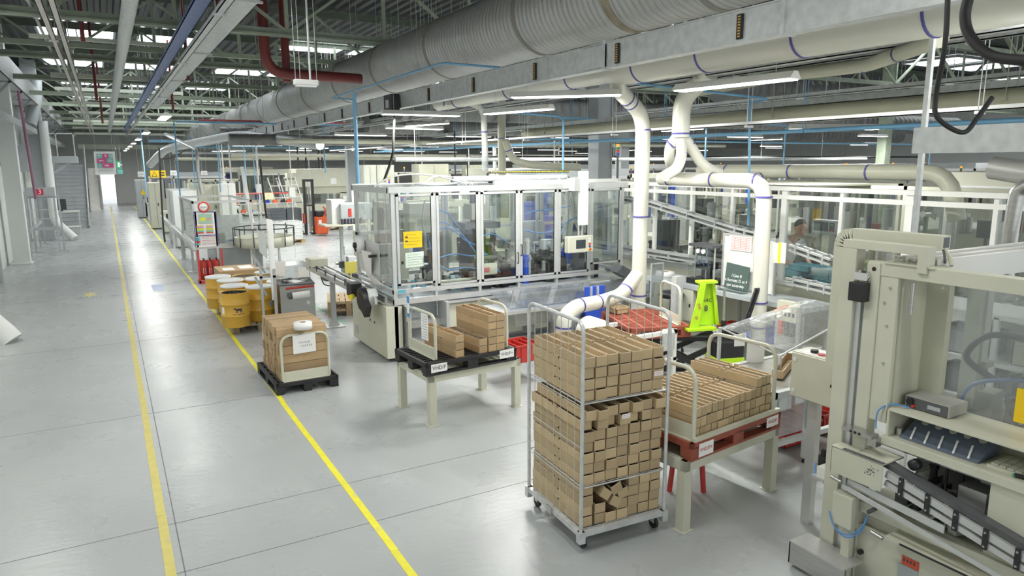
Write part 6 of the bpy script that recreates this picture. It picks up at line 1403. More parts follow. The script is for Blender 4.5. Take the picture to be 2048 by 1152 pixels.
for s in (0,.5):
    b=MB(); b.bar(LT(-.55,.25+s,.60),LT(.45,-.1+s,.10),.035,.07); b.build('scissor_arm',black,lt,world=True)
    b=MB(); b.bar(LT(-.55,.2+s,.10),LT(.5,-.05+s,.62),.035,.07); b.build('scissor_arm',black,lt,world=True)
    b=MB(); b.bar(LT(-.9,.3+s,.06),LT(.6,-.1+s,.08),.08,.05); b.build('base_leg',black,lt,world=True)
    b=MB(); b.bar(LT(-.95,.3+s,.62),LT(.35,-.02+s,.64),.09,.05); b.build('fork',black,lt,world=True)
b=MB(); b.cyl(LT(-.72,.12,.32),LT(-.72,.2,.32),.12,n=20); b.build('hose_drum',blackm,lt,world=True)
b=MB(); q=P(1440,700,Z=.45); 
bx0=V((6.72,6.22,0)); b.box((bx0.x,bx0.y,.55),(.36,.30,.20),radians(-19)); b.build('battery_cover',black,lt,world=True); b=MB(); b.box((bx0.x,bx0.y,.25),(.38,.32,.40),radians(-19)); b.build('battery_box',lime,lt,world=True)
for u in (-.8,.5):
    for v in (.1,.55): b=MB(); b.cyl(LT(u,v,.035),LT(u,v+.06,.035),.035,n=14); b.build('wheel',rubber,lt,world=True)
p4=plastic_pallet(terra,'red brown plastic pallet raised on the lime green lift truck',LT(-.30,-.12,.66),radians(73),L=1.2,W=.8) if False else plastic_pallet(terra,'red brown plastic pallet raised on the lime green lift truck',LT(-.86,.02,.665),radians(-19),L=.85,W=1.15)
h7=hoop('white end frame standing on the raised red brown pallet',on(p4,.70,.04,.15),radians(-19),w=.62,h=.50)
bin_('small_box','small open cardboard box at the back of the raised pallet',on(p4,.2,.95,.152),.22,.16,.09,card)
pallet_tag(p4,.55,-.003,.08,.20,.09,'VHD/F','white label on the corner of the raised red brown pallet',inkr,ts=.045)
# ================= LEFT SIDE =================
def fl(px,py): q=P(px,py,Z=0); return q.x,q.y
segpipe('floor_duct',[(-2.55,14.3,1.25),(-2.35,14.3,.85),(-1.75,14.1,.18),(-1.62,14.05,.0)],.2,'grey pipe elbow reaching the floor at the left edge',rad=.2,mt=greyp if False else wallw)
segpipe('floor_duct',[(-1.9,33.1,4.6),(-1.9,33.0,.75),(-1.25,32.4,.05)],.16,'grey downpipe bending out to the floor before the stairs',rad=.3,mt=wallw)
segpipe('wall_duct',[(-1.95,33,6.2),(-2.0,32.6,5.3),(-2.25,32.2,4.4)],.2,'bent grey duct high beside the wide column',rad=.3,mt=greyp)
# stairs climbing away from the camera
t=thing('staircase','grey steel staircase climbing away on the left of the aisle','staircase',(-1.4,38.8,0))
n=17
for k in range(n):
    y=38.6+.27*k; z=.175*(k+1); 
    b=MB(); b.bb(-2.15,-.85,y,y+.3,z-.03,z); b.bb(-2.15,-.85,y,y+.02,z-.175,z-.02); b.build('step',greyp,t,world=True)
for x in (-2.19,-.85): b=MB(); b.bar((x,38.5,.0),(x,38.5+.27*n,.175*n),.05,.3); b.build('stringer',greyp,t,world=True)
b=MB(); b.tube([(-.82,38.5,.95),(-.82,38.5+.27*n,.95+.175*n)],.03,8); b.bar((-.82,38.6,.1),(-.82,38.6,.97),.04); b.bar((-.82,43.1,3),(-.82,43.1,4),.04); b.build('handrail',galv,t,world=True)
t=thing('landing','grey steel landing over the stairs with a railing','landing',(-1.5,37,3.0))
pb(t,'deck',greyp,(-2.7,-.95,34.0,36.6,3.0,3.28)); pb(t,'railing',galv,(-2.2,-1.0,34.0,34.04,4.15,4.19),(-1.0,-.96,34.0,36.6,4.15,4.19),(-1.0,-.96,34,34.04,3.28,4.19),(-1.6,-1.56,34,34.04,3.28,4.19))
b=MB(); b.bar((-2.4,34.1,2.2),(-1.2,34.1,3.0),.1,.1); b.build('brace',greyp,t,world=True)
b=MB(); b.bb(-2.7,-1.1,50,52,0,2.3); solo('partition',b,whitep,'white partition block on the left behind the stairs','partition'); 
t=thing('staircase','second far staircase beside the daylit gateway','staircase',(-.9,52,0))
for k in range(16): b=MB(); b.bb(-1.0,-.35,52.5+.27*k,52.8+.27*k,.17*k,.17*k+.17); b.build('step',whitep,t,world=True)
b=MB(); b.bar((-.33,52.4,.2),(-.33,56.9,2.9),.05,.25); b.build('stringer',greyp,t,world=True)
# frame marked 3
t=thing('bay_rack','grey steel bay rack carrying a red 3 sign on the left','rack',(-1.5,28,0))
for (x,y) in ((-2.28,27.0),(-2.26,28.6),(-2.24,30.2),(-2.2,31.8),(-1.55,28.0),(-1.45,28.6)):
    b=MB(); b.bb(x-.03,x+.03,y-.03,y+.03,0,2.1 if x<-2 else 2.15); b.bb(x-.15,x+.15,y-.15,y+.15,0,.015); b.build('upright',dkgrey if False else greyp,t,world=True)
pb(t,'cross_rail',greyp,(-2.3,-1.45,28.0,28.05,.78,.88),(-2.3,-2.22,27.0,31.8,.78,.88),(-2.3,-1.45,28.0,28.05,1.85,1.9)); pb(t,'light_rail',galv,(-2.3,-1.5,28.02,28.04,1.15,1.17),(-2.3,-1.5,28.02,28.04,1.45,1.47))
sg=thing('bay_sign','white sign panel with a red square numbered 3','sign',(-1.9,27.95,1.9)); pb(sg,'panel',greyp,(-2.3,-1.5,27.94,27.98,1.9,2.2)); pb(sg,'red_square',mat('sign_red',(.65,.03,.08),.5),(-2.02,-1.82,27.93,27.94,1.95,2.15)); letters('3',.22,inkw,sg,(-1.92,27.926,2.05),(1,0,0),(0,0,1))
t=thing('computer_table','small white table with a dark monitor beneath the stairs','table',(-1.6,35.6,0)); pb(t,'table_top',whitep,(-1.95,-1.1,35.3,36.0,.95,.99)); 
for x in (-1.92,-1.14): pb(t,'leg',galv,(x,x+.04,35.32,35.36,0,.95))
pb(t,'shelf',whitep,(-1.95,-1.1,35.3,36,.3,.33)); 
t=thing('monitor','dark monitor standing on the white table by the stairs','monitor',(-1.75,35.6,.99)); pb(t,'screen',screen,(-1.95,-1.55,35.5,35.56,1.05,1.5)); pb(t,'stand',black,(-1.8,-1.7,35.5,35.7,.99,1.06))
b=MB(); b.bb(-2.7,-2.35,26.0,27.4,3.0,4.1); solo('wall_box',b,whitep,'white box mounted on the left wall beside the column','box')
b=MB(); b.bb(-2.7,-2.3,30,31.4,2.7,3.6); solo('wall_box',b,greyp,'grey box mounted high on the left wall','box')
b=MB(); b.cyl((-2.5,21.5,0),(-2.5,21.5,5.1),.05); solo('downpipe',b,greyp,'slim grey downpipe on the left wall','pipe')
b=MB(); b.cyl((-1.9,25.9,1.9),(-2.0,25.9,5.1),.04); solo('downpipe',b,mat('mauve_pipe',(.30,.14,.20),.4),'slim dark mauve pipe in front of the nearest column','pipe')
b=MB(); b.bar((-2.68,16.9,0),(-2.68,16.9,2.4),.07); solo('door_post',b,mat('mauve_post',(.22,.09,.14),.4),'dark mauve post at the left edge','post')
# hanging poster
t=thing('hanging_poster','white hanging poster with magenta and teal picture squares','poster',(0,30,2.55)); A_=P(187,303,Y=30);B_=P(229,303,Y=30.0);C_=P(233,349,Y=30);D_=P(191,350,Y=30)
b=MB(); b.plate(A_,B_,C_,D_,.06); b.build('panel',paper,t,world=True)
def pq(u,v,o=0): q=A_.lerp(B_,u).lerp(D_.lerp(C_,u),v); return q+V((0,-.062-o,0))
def prect(u0,v0,u1,v1,mt,nm='picture',o=0):
    b=MB(); b.plate(pq(u0,v0,o),pq(u1,v0,o),pq(u1,v1,o),pq(u0,v1,o),.004) ; return b.build(nm,mt,t,world=True)
for (u0,v0,u1,v1,m_) in ((.12,.10,.38,.28,teal),(.40,.10,.68,.28,pink),(.70,.10,.9,.28,teal),(.12,.31,.58,.48,pink),(.60,.31,.9,.48,teal),(.12,.51,.36,.69,teal),(.38,.51,.9,.69,pink)): prect(u0,v0,u1,v1,m_)
for (u0,v0,u1,v1) in ((.16,.15,.32,.22),(.5,.12,.6,.24),(.76,.12,.84,.26),(.2,.36,.45,.43),(.66,.35,.84,.43),(.2,.55,.3,.66),(.46,.56,.7,.64)):
    b=MB(); n=12; cu,cv=(u0+u1)/2,(v0+v1)/2; pts=[pq(cu+(u1-u0)/2*cos(2*pi*k/n),cv+(v1-v0)/2*sin(2*pi*k/n),.006) for k in range(n)]; b._add(pts,[tuple(range(n))]); b.build('picture_shape',cream,t,world=True)
for v in (.76,.80,.84): prect(.15,v,.85,v+.012,greyp,'text_line')
b=MB(); 
for u in (.1,.9): q=pq(u,0); b.cyl((q.x,30,q.z),(q.x,30,6.92),.006,n=5)
b.build('suspension_wire',wire,t,world=True)
def hsign(px0,py0,px1,py1,Y_,label,mt,name='hanging_sign',fx=None,zt=6.92):
    A,C=P(px0,py0,Y=Y_),P(px1,py1,Y=Y_); t=thing(name,label,'sign',((A.x+C.x)/2,Y_,C.z)); pb(t,'panel',mt,(A.x,C.x,Y_-.01,Y_+.01,C.z,A.z))
    b=MB(); 
    for x in (A.x+.04,C.x-.04): b.cyl((x,Y_,A.z),(x,Y_,zt),.005,n=5)
    b.build('suspension_wire',wire,t,world=True); return t,A,C
t,A,C=hsign(230,322,243,338,46,'green and white running man exit sign at the end of the aisle',greenp); pb(t,'pictogram',paper,(A.x+.12,A.x+.22,45.98,45.99,C.z+.1,A.z-.08),(A.x+.2,A.x+.34,45.98,45.99,C.z+.2,C.z+.26))
t,A,C=hsign(234,339,246,348,44,'lower pale green exit sign at the end of the aisle',teal)
t,A,C=hsign(300,341,332,355,34,'yellow danger sign with a lightning triangle over the machines',yelsign)
w_=C.x-A.x; h_=A.z-C.z; b=MB(); b.prism([(A.x+w_*.06,C.z+h_*.12),(A.x+w_*.46,C.z+h_*.12),(A.x+w_*.26,A.z-h_*.1)],'Y',33.98,33.985); b.build('triangle',inkm,t,world=True); b=MB(); b.prism([(A.x+w_*.12,C.z+h_*.18),(A.x+w_*.40,C.z+h_*.18),(A.x+w_*.26,A.z-h_*.22)],'Y',33.975,33.98); b.build('triangle',yelsign,t,world=True); b=MB(); b.bar((A.x+w_*.28,33.97,A.z-h_*.35),(A.x+w_*.24,33.97,C.z+h_*.24),.03,.002); b.build('lightning',inkm,t,world=True)
for k in range(2): pb(t,'text_line',inkm,(A.x+w_*.56,A.x+w_*.92,33.98,33.985,C.z+h_*(.25+.35*k),C.z+h_*(.42+.35*k)))
for (a,c_,Y_,l) in (((275,343),(289,354),36,'white hanging sign left of the yellow danger sign'),((340,341),(354,351),34,'white hanging sign right of the yellow danger sign'),((402,342),(415,350),34,'pale green hanging sign farthest right in the sign row')):
    t,A,C=hsign(*a,*c_,Y_,l,paper); pb(t,'text_line',greyp,(A.x+.04,C.x-.04,Y_-.014,Y_-.01,(A.z+C.z)/2-.02,(A.z+C.z)/2+.02),(A.x+.04,C.x-.1,Y_-.014,Y_-.01,(A.z+C.z)/2-.1,(A.z+C.z)/2-.07))

# ================= AISLE EDGE =================
t=thing('info_board','blue framed information board with coloured bars beside the extinguishers','notice board',(2.08,19,0))
A,B_,C,D_=P(386,423,Y=19),P(432,423,Y=19),P(438,492,Y=19),P(391,495,Y=19)
b=MB(); b.plate(A,B_,C,D_,.02); b.build('panel',paper,t,world=True)
def bq(u,v,o=.0): q=A.lerp(B_,u).lerp(D_.lerp(C,u),v); return q+V((0,-.023-o,0))
def br(u0,v0,u1,v1,mt,nm='printed_block',o=0):
    b=MB(); b.plate(bq(u0,v0,o),bq(u1,v0,o),bq(u1,v1,o),bq(u0,v1,o),.003); return b.build(nm,mt,t,world=True)
navy=mat('navy_frame',(.05,.05,.25),.5)
br(0,0,1,.02,navy,'frame_bar'); br(0,.66,1,.68,navy,'frame_bar'); br(0,0,.03,.98,navy,'frame_bar'); br(.97,0,1,.98,navy,'frame_bar')
br(.2,.07,.8,.33,mat('mint_print',(.35,.52,.42),.5)); br(.3,.17,.5,.26,yel,'map_shape',.004); br(.58,.18,.7,.25,mat('coral',(.7,.3,.2),.5),'map_shape',.004)
cols=[mat('bar_orange',(.75,.4,.15),.5),mat('bar_lilac',(.45,.38,.65),.5),yel,mat('bar_lime',(.55,.7,.1),.5),teal,lampred]
for u in (.1,.5):
    for k in range(6): br(u,.39+k*.038,u+.3,.42+k*.038,cols[k])
for k,m_ in enumerate((teal,bluec,lampred,teal)): br(.05,.71+k*.06,.22,.75+k*.06,m_)
for k in range(5): br(.28,.71+k*.05,.9,.722+k*.05,[inkr,greyp][k%2],'text_line')
b=MB(); b.bb(1.83,1.87,19.0,19.04,0,1.78); b.bb(2.28,2.32,19,19.04,0,1.78); b.build('post',alu,t,world=True)
t=thing('round_sign','round red ringed sign standing on top of the information board','sign',(2.03,18.98,1.8)); q=P(407,414,Y=18.97)
b=MB(); b.lathe([(.001,0),(.13,0),(.13,.01),(.001,.01)],(q.x,18.97,q.z),28,axis='Y'); b.build('disc',paper,t,world=True); b=MB(); b.lathe([(.10,-.004),(.135,-.004),(.135,0),(.10,0)],(q.x,18.968,q.z),28,axis='Y'); b.build('red_ring',lampred,t,world=True); pb(t,'bar',greyp,(q.x-.07,q.x+.07,18.955,18.96,q.z-.01,q.z+.01)); pb(t,'stem',alu,(q.x-.01,q.x+.01,18.985,18.995,q.z-.2,q.z-.1))
t=thing('extinguisher_rack','red fire extinguisher rack under the information board','rack',(2.1,18.8,0))
pb(t,'frame',redp,(1.78,1.82,18.6,18.64,0,.85),(2.32,2.36,18.6,18.64,0,.85),(1.78,2.36,18.6,18.64,.02,.08),(1.78,1.82,18.6,19.0,.02,.08),(2.32,2.36,18.6,19.0,.02,.08)); pb(t,'back_sheet',redp,(1.82,2.32,18.95,18.97,.05,.55))
for i,x in enumerate((1.93,2.07,2.22)):
    e=thing('fire_extinguisher',['left','middle','right'][i]+' red fire extinguisher in the rack','fire extinguisher',(x,18.78,.08)); b=MB(); b.lathe([(.001,0),(.065,0),(.065,.40),(.045,.47),(.02,.50),(.001,.50)],(0,0,0),18); b.build('cylinder',redp,e); b=MB(); b.box((0,-.03,.52),(.03,.12,.04)); b.build('handle',black,e)
    b=MB(); b.tube(spl([(0,-.04,.5),(.05,-.08,.4),(.04,-.08,.15)],5),.01,6); b.build('hose',black,e); b=MB(); wrap(b,[(-.03,0),(.03,0),(.03,.15),(-.03,.15)],.15,-pi/2,.066); b.build('label',paper,e)
# open aluminium framed glass box machine
t=thing('glass_test_box','low aluminium framed clear box machine behind the information board','machine',(2.6,22,0))
for (x,y) in ((1.9,20.2),(3.35,20.2),(1.9,23.8),(3.35,23.8)): pb(t,'post',alu,(x,x+.05,y,y+.05,0,1.95))
pb(t,'top_frame',alu,(1.9,3.4,20.2,20.25,1.90,1.96),(1.9,3.4,23.8,23.85,1.90,1.96),(1.9,1.95,20.2,23.85,1.90,1.96),(3.35,3.4,20.2,23.85,1.90,1.96)); pb(t,'mid_frame',alu,(1.9,3.4,20.2,20.25,.70,.80),(1.9,1.95,20.2,23.85,.7,.8)); pb(t,'pane',glass,(1.95,3.35,20.22,20.225,.8,1.9),(1.92,1.925,20.25,23.8,.8,1.9)); pb(t,'bed',greyp,(1.95,3.35,20.3,23.8,.72,.76)); pb(t,'under_panel',greyp,(2.2,3.6,20.25,20.3,.1,.68)); pb(t,'inner_rack',galv,(2.6,3.2,21.2,21.3,.8,1.5))
clutter(t,2.1,3.2,20.8,23.3,.76,1.4,14,51,size=.16)
t=thing('chain_track','plastic chain conveyor running along the aisle beside the clear box machine','conveyor',(1.85,24,0))
b=MB(); b.bar((1.86,19.7,.72),(1.9,33,.80),.10,.05); b.build('track',alu,t,world=True)
for k in range(40): y=19.8+k*.33; pb(t,'clip',alu,(1.79,1.81,y,y+.03,.66,.86)); pb(t,'clip',alu,(1.93,1.95,y,y+.03,.66,.86))
for (px,py) in ((380,545),(356,520),(338,500)): x,y=fl(px,py); pb(t,'leg',alu,(1.84,1.90,y,y+.06,.02,.7),(1.74,2.0,y-.1,y+.16,0,.02))
t=thing('storage_cabinet','tall pale grey cabinet standing along the aisle','cabinet',(2.1,29,0)); pb(t,'cabinet_body',wallw,(1.98,2.75,27.2,30.4,.05,2.0),bevel=.01); pb(t,'plinth',greyp,(2.0,2.7,27.3,30.3,0,.05)); pb(t,'door_line',dkgrey,(1.975,1.98,28.75,28.77,.1,1.95))
def cabinet(label,px0,px1,pyt,Y_,d,mt,extra=None,zb=0):
    A,C=P(px0,pyt,Y=Y_),P(px1,pyt,Y=Y_); t=thing('control_cabinet',label,'cabinet',((A.x+C.x)/2,Y_,zb)); pb(t,'cabinet_body',mt,(A.x,C.x,Y_,Y_+d,zb+.06,A.z),bevel=.008); pb(t,'plinth',dkgrey,(A.x+.03,C.x-.03,Y_+.03,Y_+d,zb,zb+.06))
    pb(t,'door_gap',dkgrey,((A.x+C.x)/2-.006,(A.x+C.x)/2+.006,Y_-.003,Y_,zb+.1,A.z-.05)); pb(t,'door_handle',black,((A.x+C.x)/2+.05,(A.x+C.x)/2+.09,Y_-.02,Y_,A.z*.5,A.z*.5+.15)); return t,A,C
t,A,C=cabinet('grey cabinet with a yellow warning triangle at the far aisle edge',270,292,360,44,1.2,greyp); b=MB(); b.prism([(A.x+.2,1.3),(A.x+.5,1.3),(A.x+.35,1.6)],'Y',43.985,43.99); b.build('triangle',yelsign,t,world=True)
t,A,C=cabinet('pale cabinet with a window strip beside the aisle',296,322,366,36,1.5,cream); pb(t,'window',greyp,(A.x+.25,C.x-.25,35.98,35.99,1.0,1.9))
t=thing('low_cabinet','low cream cabinet under the chain conveyor','cabinet',(2.1,34,0)); pb(t,'cabinet_body',cream,(1.95,2.45,33.4,34.2,.1,.95)); pb(t,'opening',black,(2.1,2.3,33.39,33.4,.55,.85))
b=MB(); x,y=fl(262,452); b.bb(1.9,2.05,44.0,44.15,0,1.3); b.bb(1.9,2.6,44,44.06,.5,.56); b.bb(1.9,2.6,44,44.06,1.2,1.26); solo('end_guard',b,dkgrey,'dark padded guard post at the far aisle corner','guard')
b=MB(); b.bar((1.82,37,.05),(1.82,44,.05),.05,.08); b.bar((1.82,37.0,.9),(1.82,44,.9),.05,.05)
for y in (37,39.3,41.6,44): b.bb(1.79,1.85,y,y+.06,0,.92)
solo('guard_rail',b,alu,'low aluminium guard rail along the far aisle edge','rail')
hose([P(318,296,Y=27),P(322,380,Y=27),P(327,460,Y=27),P(330,484,Y=27)],rubber,.03,'thick black hose hanging down to the aisle edge')
hose([P(320,318,Y=27),P(345,315,Y=27),P(370,300,Y=26)],rubber,.02,'black cable sagging off the hanging hose','cable')
b=MB(); b.tube([(2.2,28.6,0.02),(2.25,28.6,.6),(2.35,28.6,.9)],.06,8); solo('green_hose',b,greend,'dark green hose standing at the aisle edge','hose')
b=MB()
for k in range(6): b.tube([(2.0+.1*k,19.9+.06*(k%3),.03+.03*(k%2)),(2.3+.05*k,21.2,.04+.03*(k%2))],.03,6)
solo('hose_heap',b,blackm,'dark heap of hoses on the floor under the clear box machine','hose',kind='stuff')
# carousel
t=thing('rotary_table','round rotary table with black guard rails beside the sloping boards','rotary table',(3.7,19.6,0)); cx,cy,R_=3.62,19.9,.78
b=MB(); b.lathe([(.001,.72),(R_,.72),(R_,.98),(R_-.03,.98),(R_-.03,.80),(.001,.80)],(cx,cy,0),36); b.build('drum',cream,t,world=True); b=MB(); b.lathe([(.001,.86),(R_-.04,.86)],(cx,cy,0),36); b.build('turntable',greend,t,world=True)
b=MB(); b.tube([(cx+(R_+.02)*cos(2*pi*k/30),cy+(R_+.02)*sin(2*pi*k/30),1.22) for k in range(30)],.014,6,closed=True); b.build('guard_rail',black,t,world=True)
for k in range(12): a_=2*pi*k/12; b=MB(); b.bar((cx+(R_+.02)*cos(a_),cy+(R_+.02)*sin(a_),.74),(cx+(R_+.02)*cos(a_),cy+(R_+.02)*sin(a_),1.22),.02); b.build('rail_post',black,t,world=True)
for k in range(4): a_=2*pi*k/4+.6; b=MB(); b.bar((cx+.5*cos(a_),cy+.5*sin(a_),.0),(cx+.5*cos(a_),cy+.5*sin(a_),.72),.05); b.build('leg',blueair if k==1 else whitep,t,world=True)
# paper boards near the drums
t=thing('document_stand','tall board stand with clipped documents and a red header beside the drums','notice board',(2.42,12.5,0))
A,B_,C,D_=P(533,437,Y=12.45),P(545,440,Y=12.9),P(555,600,Y=12.9),P(546,600,Y=12.45)
b=MB(); b.plate(A,B_,C,D_,.012); b.build('board',paper,t,world=True)
def dq(u,v,o=.006): q=A.lerp(B_,u).lerp(D_.lerp(C,u),v); return q+V((-o,-.006,0))
b=MB(); b.plate(dq(.1,.01),dq(.95,.01),dq(.95,.16),dq(.1,.16),.004); b.build('red_header',mat('header_red',(.62,.10,.18),.5),t,world=True)
for k in range(8): b=MB(); b.plate(dq(.05,.22+.09*k),dq(.6,.22+.09*k),dq(.6,.29+.09*k),dq(.05,.29+.09*k),.012); b.build('document_holder',[teal,greyp][k%2],t,world=True)
q=P(551,640,Y=12.6); pb(t,'post',alu,(q.x-.0,q.x+.05,12.58,12.64,0,1.1)); 
b=MB(); A2,B2,C2,D2=P(513,459,Y=12.7),P(531,467,Y=12.5),P(533,517,Y=12.5),P(519,504,Y=12.7); b.plate(A2,B2,C2,D2,.01); b.build('side_sheet',wallw,t,world=True)
for (a,c_) in (((503,506),(530,545)),((510,555),(532,595))): b=MB(); a,c_=P(*a,Y=12.8),P(*c_,Y=12.5); 
for (a,c_) in (((503,506),(530,545)),((510,555),(534,592))):
    a_,c2=P(*a,Y=12.9),P(*c_,Y=12.55); b=MB(); b.bar(a_,c2,.03,.03); b.build('support_arm',alu,t,world=True)
q=P(525,600,Y=12.6); pb(t,'rear_post',alu,(q.x-.02,q.x+.02,12.58,12.62,.0,1.15),(q.x-.02,q.x+.3,12.58,12.62,.95,.99))
t=thing('clear_boxes','clear plastic containers with handwritten sheets behind the drums','container',(3.0,14.6,0)); pb(t,'container',poly,(2.7,3.45,14.3,14.9,0,.9)); pb(t,'sheet',paper,(3.2,3.42,14.28,14.29,.45,.85)); pb(t,'sheet',paper,(2.75,2.95,14.28,14.29,.7,1.0)); pb(t,'base',greyp,(2.7,3.45,14.3,14.9,0,.04))
# ================= MIDDLE GROUND =================
def crate_stack(label,x,y,nx,nz,m_,w=.6,d=.8,h=.115,z0=.146,grp=None):
    for i in range(nx):
        for k in range(nz):
            t=bin_('stacking_crate','%s, column %s, layer %s up'%(label,NUM[i+1],NUM[k+1]),(x+i*(w+.03),y,z0+k*(h+.004)),w,d,h,m_)
gcr=mat('grey_crate',(.16,.18,.20),.45)
wooden_pallet('wooden pallet under the grey crates left of the forklift',(5.75,29.9,0),0,L=1.3,W=.8); crate_stack('grey crate in the stack left of the stacker',6.06,30.3,2,8,gcr)
wooden_pallet('wooden pallet under the grey crates right of the forklift',(7.75,31.0,0),0,L=1.3,W=.8); crate_stack('grey crate in the stack right of the stacker',8.06,31.4,2,6,gcr)
wooden_pallet('low wooden pallet under the white crates',(5.0,26.6,0),0,L=1.3,W=.8); crate_stack('white crate in the low stack before the grey crates',5.3,27.0,2,5,wallw,h=.13)
t=thing('stacker_truck','orange pedestrian stacker truck with a tall black mast','forklift',(7.35,29.4,0))
for x in (7.0,7.34): pb(t,'mast_rail',blackm,(x,x+.09,29.4,29.55,.03,2.3))
pb(t,'mast_crossbar',blackm,(7.0,7.43,29.42,29.5,2.2,2.3),(7.0,7.43,29.42,29.5,1.2,1.26)); b=MB(); b.cyl((7.22,29.45,.1),(7.22,29.45,2.0),.03); b.build('lift_cylinder',steel,t,world=True)
pb(t,'body',orange,(7.36,7.82,28.9,29.4,.06,.78),bevel=.05); pb(t,'cover',black,(7.4,7.7,28.95,29.4,.78,1.0),bevel=.04); b=MB(); b.tube(spl([(7.6,28.95,.7),(7.72,28.8,1.0),(7.6,28.75,1.2)],6),.035,8); b.build('tiller',orange,t,world=True); pb(t,'label_plate',paper,(7.43,7.55,28.89,28.9,.5,.65)); pb(t,'fork',blackm,(7.02,7.12,29.5,30.0,.03,.07),(7.3,7.4,29.5,30.0,.03,.07)); pb(t,'guard',redp,(6.96,7.0,29.35,29.6,.5,.9))
t=thing('parts_shelving','grey shelving with orange parts behind the grey crates','shelving',(6,33,0))
for x in (4.6,5.9,7.4): pb(t,'upright',galv,(x,x+.05,33,33.05,0,1.7),(x,x+.05,33.6,33.65,0,1.7))
for z in (.3,.75,1.15,1.6): pb(t,'shelf_board',[galv,redp][z>1.5],(4.6,7.45,33,33.65,z,z+.04))
i=0
for z in (.79,1.19):
    for x in (4.8,5.1,5.4,6.15,6.5,6.85,7.1):
        i+=1; b=MB(); b.prism([(x,z),(x+.22,z),(x+.18,z+.16),(x+.03,z+.12)],'Y',33.1,33.3); solo('spare_part',b,[orange,blackm,orange,bluep][i%4],'part on the %s shelf of the rack, %s from the left'%(['middle','upper'][z>1],ORD[(i-1)%7+1]),'part')
pb(t,'yellow_card',mat('pale_yellow_card',(.75,.72,.45),.6),(6.1,6.5,32.98,32.99,1.35,1.65))
# cream gantry machine behind the stacker
t=thing('gantry_press','large cream gantry machine with windows behind the stacker truck','machine',(9,36,0)); A,C=P(592,338,Y=36),P(720,372,Y=36)
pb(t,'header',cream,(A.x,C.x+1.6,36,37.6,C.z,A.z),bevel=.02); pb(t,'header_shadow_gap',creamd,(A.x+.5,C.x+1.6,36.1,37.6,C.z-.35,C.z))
for x in (A.x,A.x+2.2,A.x+3.9): pb(t,'column',cream,(x,x+.35,36.1,36.5,0,C.z-.3))
pb(t,'window',glassd,(A.x+.4,C.x,36.3,36.32,.9,C.z-.4)); pb(t,'lower_panel',cream,(A.x+.3,C.x,36.2,36.4,0,.9)); pb(t,'side_box',cream,(A.x-.45,A.x,36,36.5,C.z-1.1,A.z-.2)); pb(t,'inner_machine',blackm,(A.x+2.6,C.x-.4,36.8,37.4,0,1.8)); pb(t,'sheet',paper,(A.x+2.3,A.x+2.7,35.98,36,1.0,1.3)); pb(t,'sheet',paper,(A.x+1.7,A.x+2.0,35.98,36,1.9,2.2))
b=MB(); b.bar((A.x+.4,35.9,C.z+.3),(A.x+.4,35.9,C.z-.3),.3); 
for i,px in enumerate((596,612,637,644)): x=P(px,320,Y=36.8).x; hose([(x,36.8,A.z-.02),(x,36.8,A.z+.9),(x,36.8,A.z+1.5)],black,.045,'black hose rising from the gantry machine, %s from the left'%ORD[i+1])
# labeller behind left of M1
t=thing('labelling_machine','small grey and black machine left of the glass enclosure','machine',(5.3,17.5,0)); A,C=P(672,400,Y=17.5),P(722,440,Y=17.5)
pb(t,'housing',greyp,(A.x+.1,C.x+.3,17.5,18.1,C.z,A.z-.1),bevel=.02); pb(t,'side_housing',wallw,(A.x-.1,A.x+.25,17.6,18.1,C.z-.1,A.z),bevel=.02); pb(t,'disc_plate',cream,(A.x-.35,C.x+.3,17.3,18.0,C.z-.12,C.z-.08)); pb(t,'column',greyp,(A.x+.1,A.x+.17,17.6,17.7,.1,C.z-.1)); pb(t,'base',blackm,(A.x-.35,C.x,17.4,18.0,.0,.12)); pb(t,'red_switch',redp,(A.x+.3,A.x+.38,17.49,17.5,C.z+.1,C.z+.3))
clutter(t,A.x,C.x+.2,17.4,18.0,.3,1.0,16,61,size=.16); 
b=MB()
for k in range(7): b.cyl((A.x+.1+k*.08,17.4,C.z-.08),(A.x+.1+k*.08,17.4,C.z+.06),.03,n=8)
b.build('bottle_row',inkm,t,world=True)
sheetA=P(693,502,Y=16); b=MB(); b.bb(4.35,4.62,14.9,14.93,.55,.80); b.bb(4.47,4.5,14.93,14.95,0,.7); solo('yellow_sign',b,mat('yellow_notice',(.80,.72,.15),.6),'pale yellow notice on a stand behind the film curtain','sign')
# cabinets in the middle
t,A,C=cabinet('tall grey double door cabinet behind the blue air pipe',727,752,330,26,.7,mat('olive_grey',(.45,.46,.40),.5)); t,A,C=cabinet('tall grey cabinet right of the double door cabinet',753,788,330,26.1,.7,mat('olive_grey2',(.42,.43,.37),.5))
t,A,C=cabinet('wide beige cabinet row behind the enclosure roof',838,897,328,26,.8,creamd); t,A,C=cabinet('beige cabinet right of the shelves in the far middle',940,972,330,27,.8,creamd)
t,A,C=cabinet('cream cabinet behind the glass box machine',378,410,368,31,.9,cream); t,A,C=cabinet('white cabinet with a switch behind the glass box machine',410,440,370,33,.9,cream); t,A,C=cabinet('white control cabinet with a coiled cable left of the shelving',441,470,368,32,.9,whitep)
